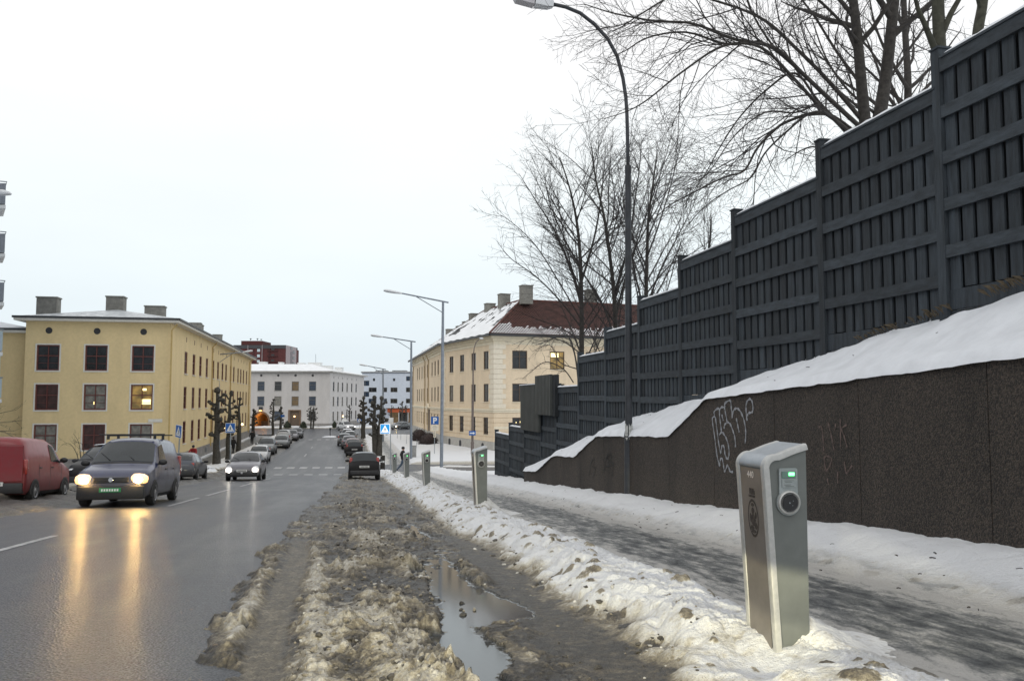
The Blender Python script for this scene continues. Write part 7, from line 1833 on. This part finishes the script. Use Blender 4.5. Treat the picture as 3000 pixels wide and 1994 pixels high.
# ================================================================== people and bicycle
def person(label, loc, rz, joints, cols, h=1.72, extra=None):
    t = thing('person', label, 'person', loc, rz)
    J = joints; names = list(J); vs = [Vector(J[k][0]) for k in names]; rad = [J[k][1]*(1.22 if k[:2] in ('wa', 'ch', 'pe', 'sh', 'el', 'hi', 'kn') else 1.05) for k in names]; ed = [(names.index(a), names.index(J[a][2])) for a in names if J[a][2]]
    me = bpy.data.meshes.new('figure'); me.from_pydata(vs, ed, []); o = bpy.data.objects.new('figure_tmp', me); COL.objects.link(o)
    o.modifiers.new('skin', 'SKIN'); me.skin_vertices[0].data.foreach_set('radius', [x for r in rad for x in (r, r)]); 
    for i in range(len(vs)): me.skin_vertices[0].data[i].use_root = (i == 0)
    s = o.modifiers.new('sub', 'SUBSURF'); s.levels = 2; s.render_levels = 2
    dg = bpy.context.evaluated_depsgraph_get(); dg.update(); m2 = bpy.data.meshes.new_from_object(o.evaluated_get(dg))
    bpy.data.objects.remove(o); 
    zs = cols[0]; m2.materials.clear()
    for c in cols[1]: m2.materials.append(M[c])
    for p in m2.polygons:
        p.use_smooth = True; z = p.center.z; p.material_index = 0 if z < zs[0] else (1 if z < zs[1] else (2 if z < zs[2] else 3))
    b = link('body', m2, t)
    hc = Vector(J['head'][0])
    if extra != 'bare': MB().blob(hc+Vector((0, .02, .035)), .118, 2, .02, 2, (.95, 1.05, 1.05)).build('hood' if extra == 'hood' else 'hat', M[cols[2]], t, True)
    return t
pm('cloth_black', (.016, .016, .018), .9, .3, 8); pm('cloth_navy', (.02, .026, .04), .9, .3, 8); pm('cloth_red', (.26, .02, .022), .85, .25, 8); pm('jeans', (.05, .075, .11), .9, .25, 9); pm('skin', (.42, .25, .18), .6, .1, 9); pm('shoe', (.02, .018, .016), .7, .2, 9)
def walk(s=1.0, stride=.28, arm=.2):
    return {'pelvis': ((0, 0, .92*s), .145, None), 'waist': ((0, 0, 1.08*s), .15, 'pelvis'), 'chest': ((0, -.01, 1.30*s), .175, 'waist'), 'neck': ((0, -.02, 1.48*s), .065, 'chest'), 'head': ((0, -.03, 1.62*s), .105, 'neck'),
            'shl': ((.19, 0, 1.40*s), .08, 'chest'), 'ell': ((.25, arm*.5, 1.14*s), .06, 'shl'), 'hal': ((.24, -arm*.3, .90*s), .045, 'ell'), 'fil': ((.24, -arm*.4, .81*s), .028, 'hal'),
            'shr': ((-.19, 0, 1.40*s), .08, 'chest'), 'elr': ((-.25, -arm*.3, 1.14*s), .06, 'shr'), 'har': ((-.24, -arm*1.1, .93*s), .045, 'elr'), 'fir': ((-.24, -arm*1.3, .85*s), .028, 'har'),
            'hil': ((.10, 0, .86*s), .10, 'pelvis'), 'knl': ((.10, -stride*.6, .50*s), .072, 'hil'), 'anl': ((.10, -stride*.85, .09*s), .048, 'knl'), 'tol': ((.10, -stride*.85-.17, .045*s), .04, 'anl'),
            'hir': ((-.10, 0, .86*s), .10, 'pelvis'), 'knr': ((-.10, stride*.35, .48*s), .072, 'hir'), 'anr': ((-.10, stride*1.15, .14*s), .048, 'knr'), 'tor': ((-.10, stride*1.0, .06*s), .04, 'anr')}
person('person in a dark hooded jacket and jeans walking right past the charging posts', (px(1180, 1388, 62).x, 62, prof(62)+.13), R(112), walk(1.0, .40, .25), ((.12, .84, 1.5), ('shoe', 'jeans', 'cloth_black', 'skin'), 'cloth_black'), extra='hood')
person('person in black walking away by the third left pollarded tree', (px(683, 1325, 86).x, 86, prof(86)+.14), R(160), walk(.97, .2), ((.12, .62, 1.5), ('shoe', 'cloth_black', 'cloth_black', 'skin'), 'cloth_black'))
person('person in a long dark coat on the far left pavement', (px(738, 1304, 104).x, 104, prof(104)+.14), R(10), walk(.98, .1), ((.12, .6, 1.5), ('shoe', 'cloth_black', 'cloth_black', 'skin'), 'cloth_navy'))
cyc = {'pelvis': ((0, .18, .98), .14, None), 'waist': ((0, .10, 1.12), .145, 'pelvis'), 'chest': ((0, -.06, 1.32), .165, 'waist'), 'neck': ((0, -.12, 1.48), .06, 'chest'), 'head': ((0, -.15, 1.61), .10, 'neck'),
       'shl': ((.19, -.06, 1.40), .075, 'chest'), 'ell': ((.28, -.28, 1.20), .055, 'shl'), 'hal': ((.25, -.50, 1.08), .042, 'ell'), 'fil': ((.24, -.56, 1.05), .028, 'hal'),
       'shr': ((-.19, -.06, 1.40), .075, 'chest'), 'elr': ((-.28, -.28, 1.20), .055, 'shr'), 'har': ((-.25, -.50, 1.08), .042, 'elr'), 'fir': ((-.24, -.56, 1.05), .028, 'har'),
       'hil': ((.10, .14, .93), .095, 'pelvis'), 'knl': ((.12, -.20, .78), .07, 'hil'), 'anl': ((.12, -.06, .42), .047, 'knl'), 'tol': ((.12, -.20, .38), .038, 'anl'),
       'hir': ((-.10, .14, .93), .095, 'pelvis'), 'knr': ((-.12, -.10, .58), .07, 'hir'), 'anr': ((-.12, .12, .22), .047, 'knr'), 'tor': ((-.12, 0, .18), .038, 'anr')}
cp = (px(566, 1358, 68).x, 68, prof(68)+.14)
person('cyclist in a red jacket riding towards us along the yellow building', cp, R(8), cyc, ((.26, .98, 1.5), ('shoe', 'cloth_black', 'cloth_red', 'skin'), 'cloth_navy'))
b = thing('bicycle', 'bicycle ridden by the person in the red jacket', 'bicycle', cp, R(8))
for y in (-.55, .52):
    m = MB(); m.tube([(0, y+.33*math.cos(2*math.pi*j/24), .34+.33*math.sin(2*math.pi*j/24)) for j in range(25)], .02, 6, False); w_ = m.build('wheel', M['tyre'], b, True)
    m = MB()
    for j in range(8): a = math.pi*j/8*2; m.tube([(0, y, .34), (0, y+.32*math.cos(a), .34+.32*math.sin(a))], .003, 3)
    m.build('spokes', M['rim'], w_)
MB().tube([(0, .52, .34), (0, .05, .30), (0, -.42, .80), (0, .22, .82), (0, .05, .30)], .02, 6).tube([(0, .52, .34), (0, .22, .82)], .015, 6).build('frame', M['cloth_navy'], b, 40)
MB().tube([(0, -.55, .34), (0, -.42, .80), (0, -.40, 1.0)], .02, 6).build('fork', M['cloth_navy'], b, 40)
MB().tube([(-.28, -.50, 1.06), (-.1, -.44, 1.04), (.1, -.44, 1.04), (.28, -.50, 1.06)], .016, 6).build('handlebar', M['black_plastic'], b, 40)
MB().blob((0, .22, .92), .1, 2, 0, 1, (.8, 1.4, .35)).build('saddle', M['black_plastic'], b, True)
MB().blob((0, -.52, .95), .05, 2, 0, 1).build('front_light', M['sign_white'], b, True)
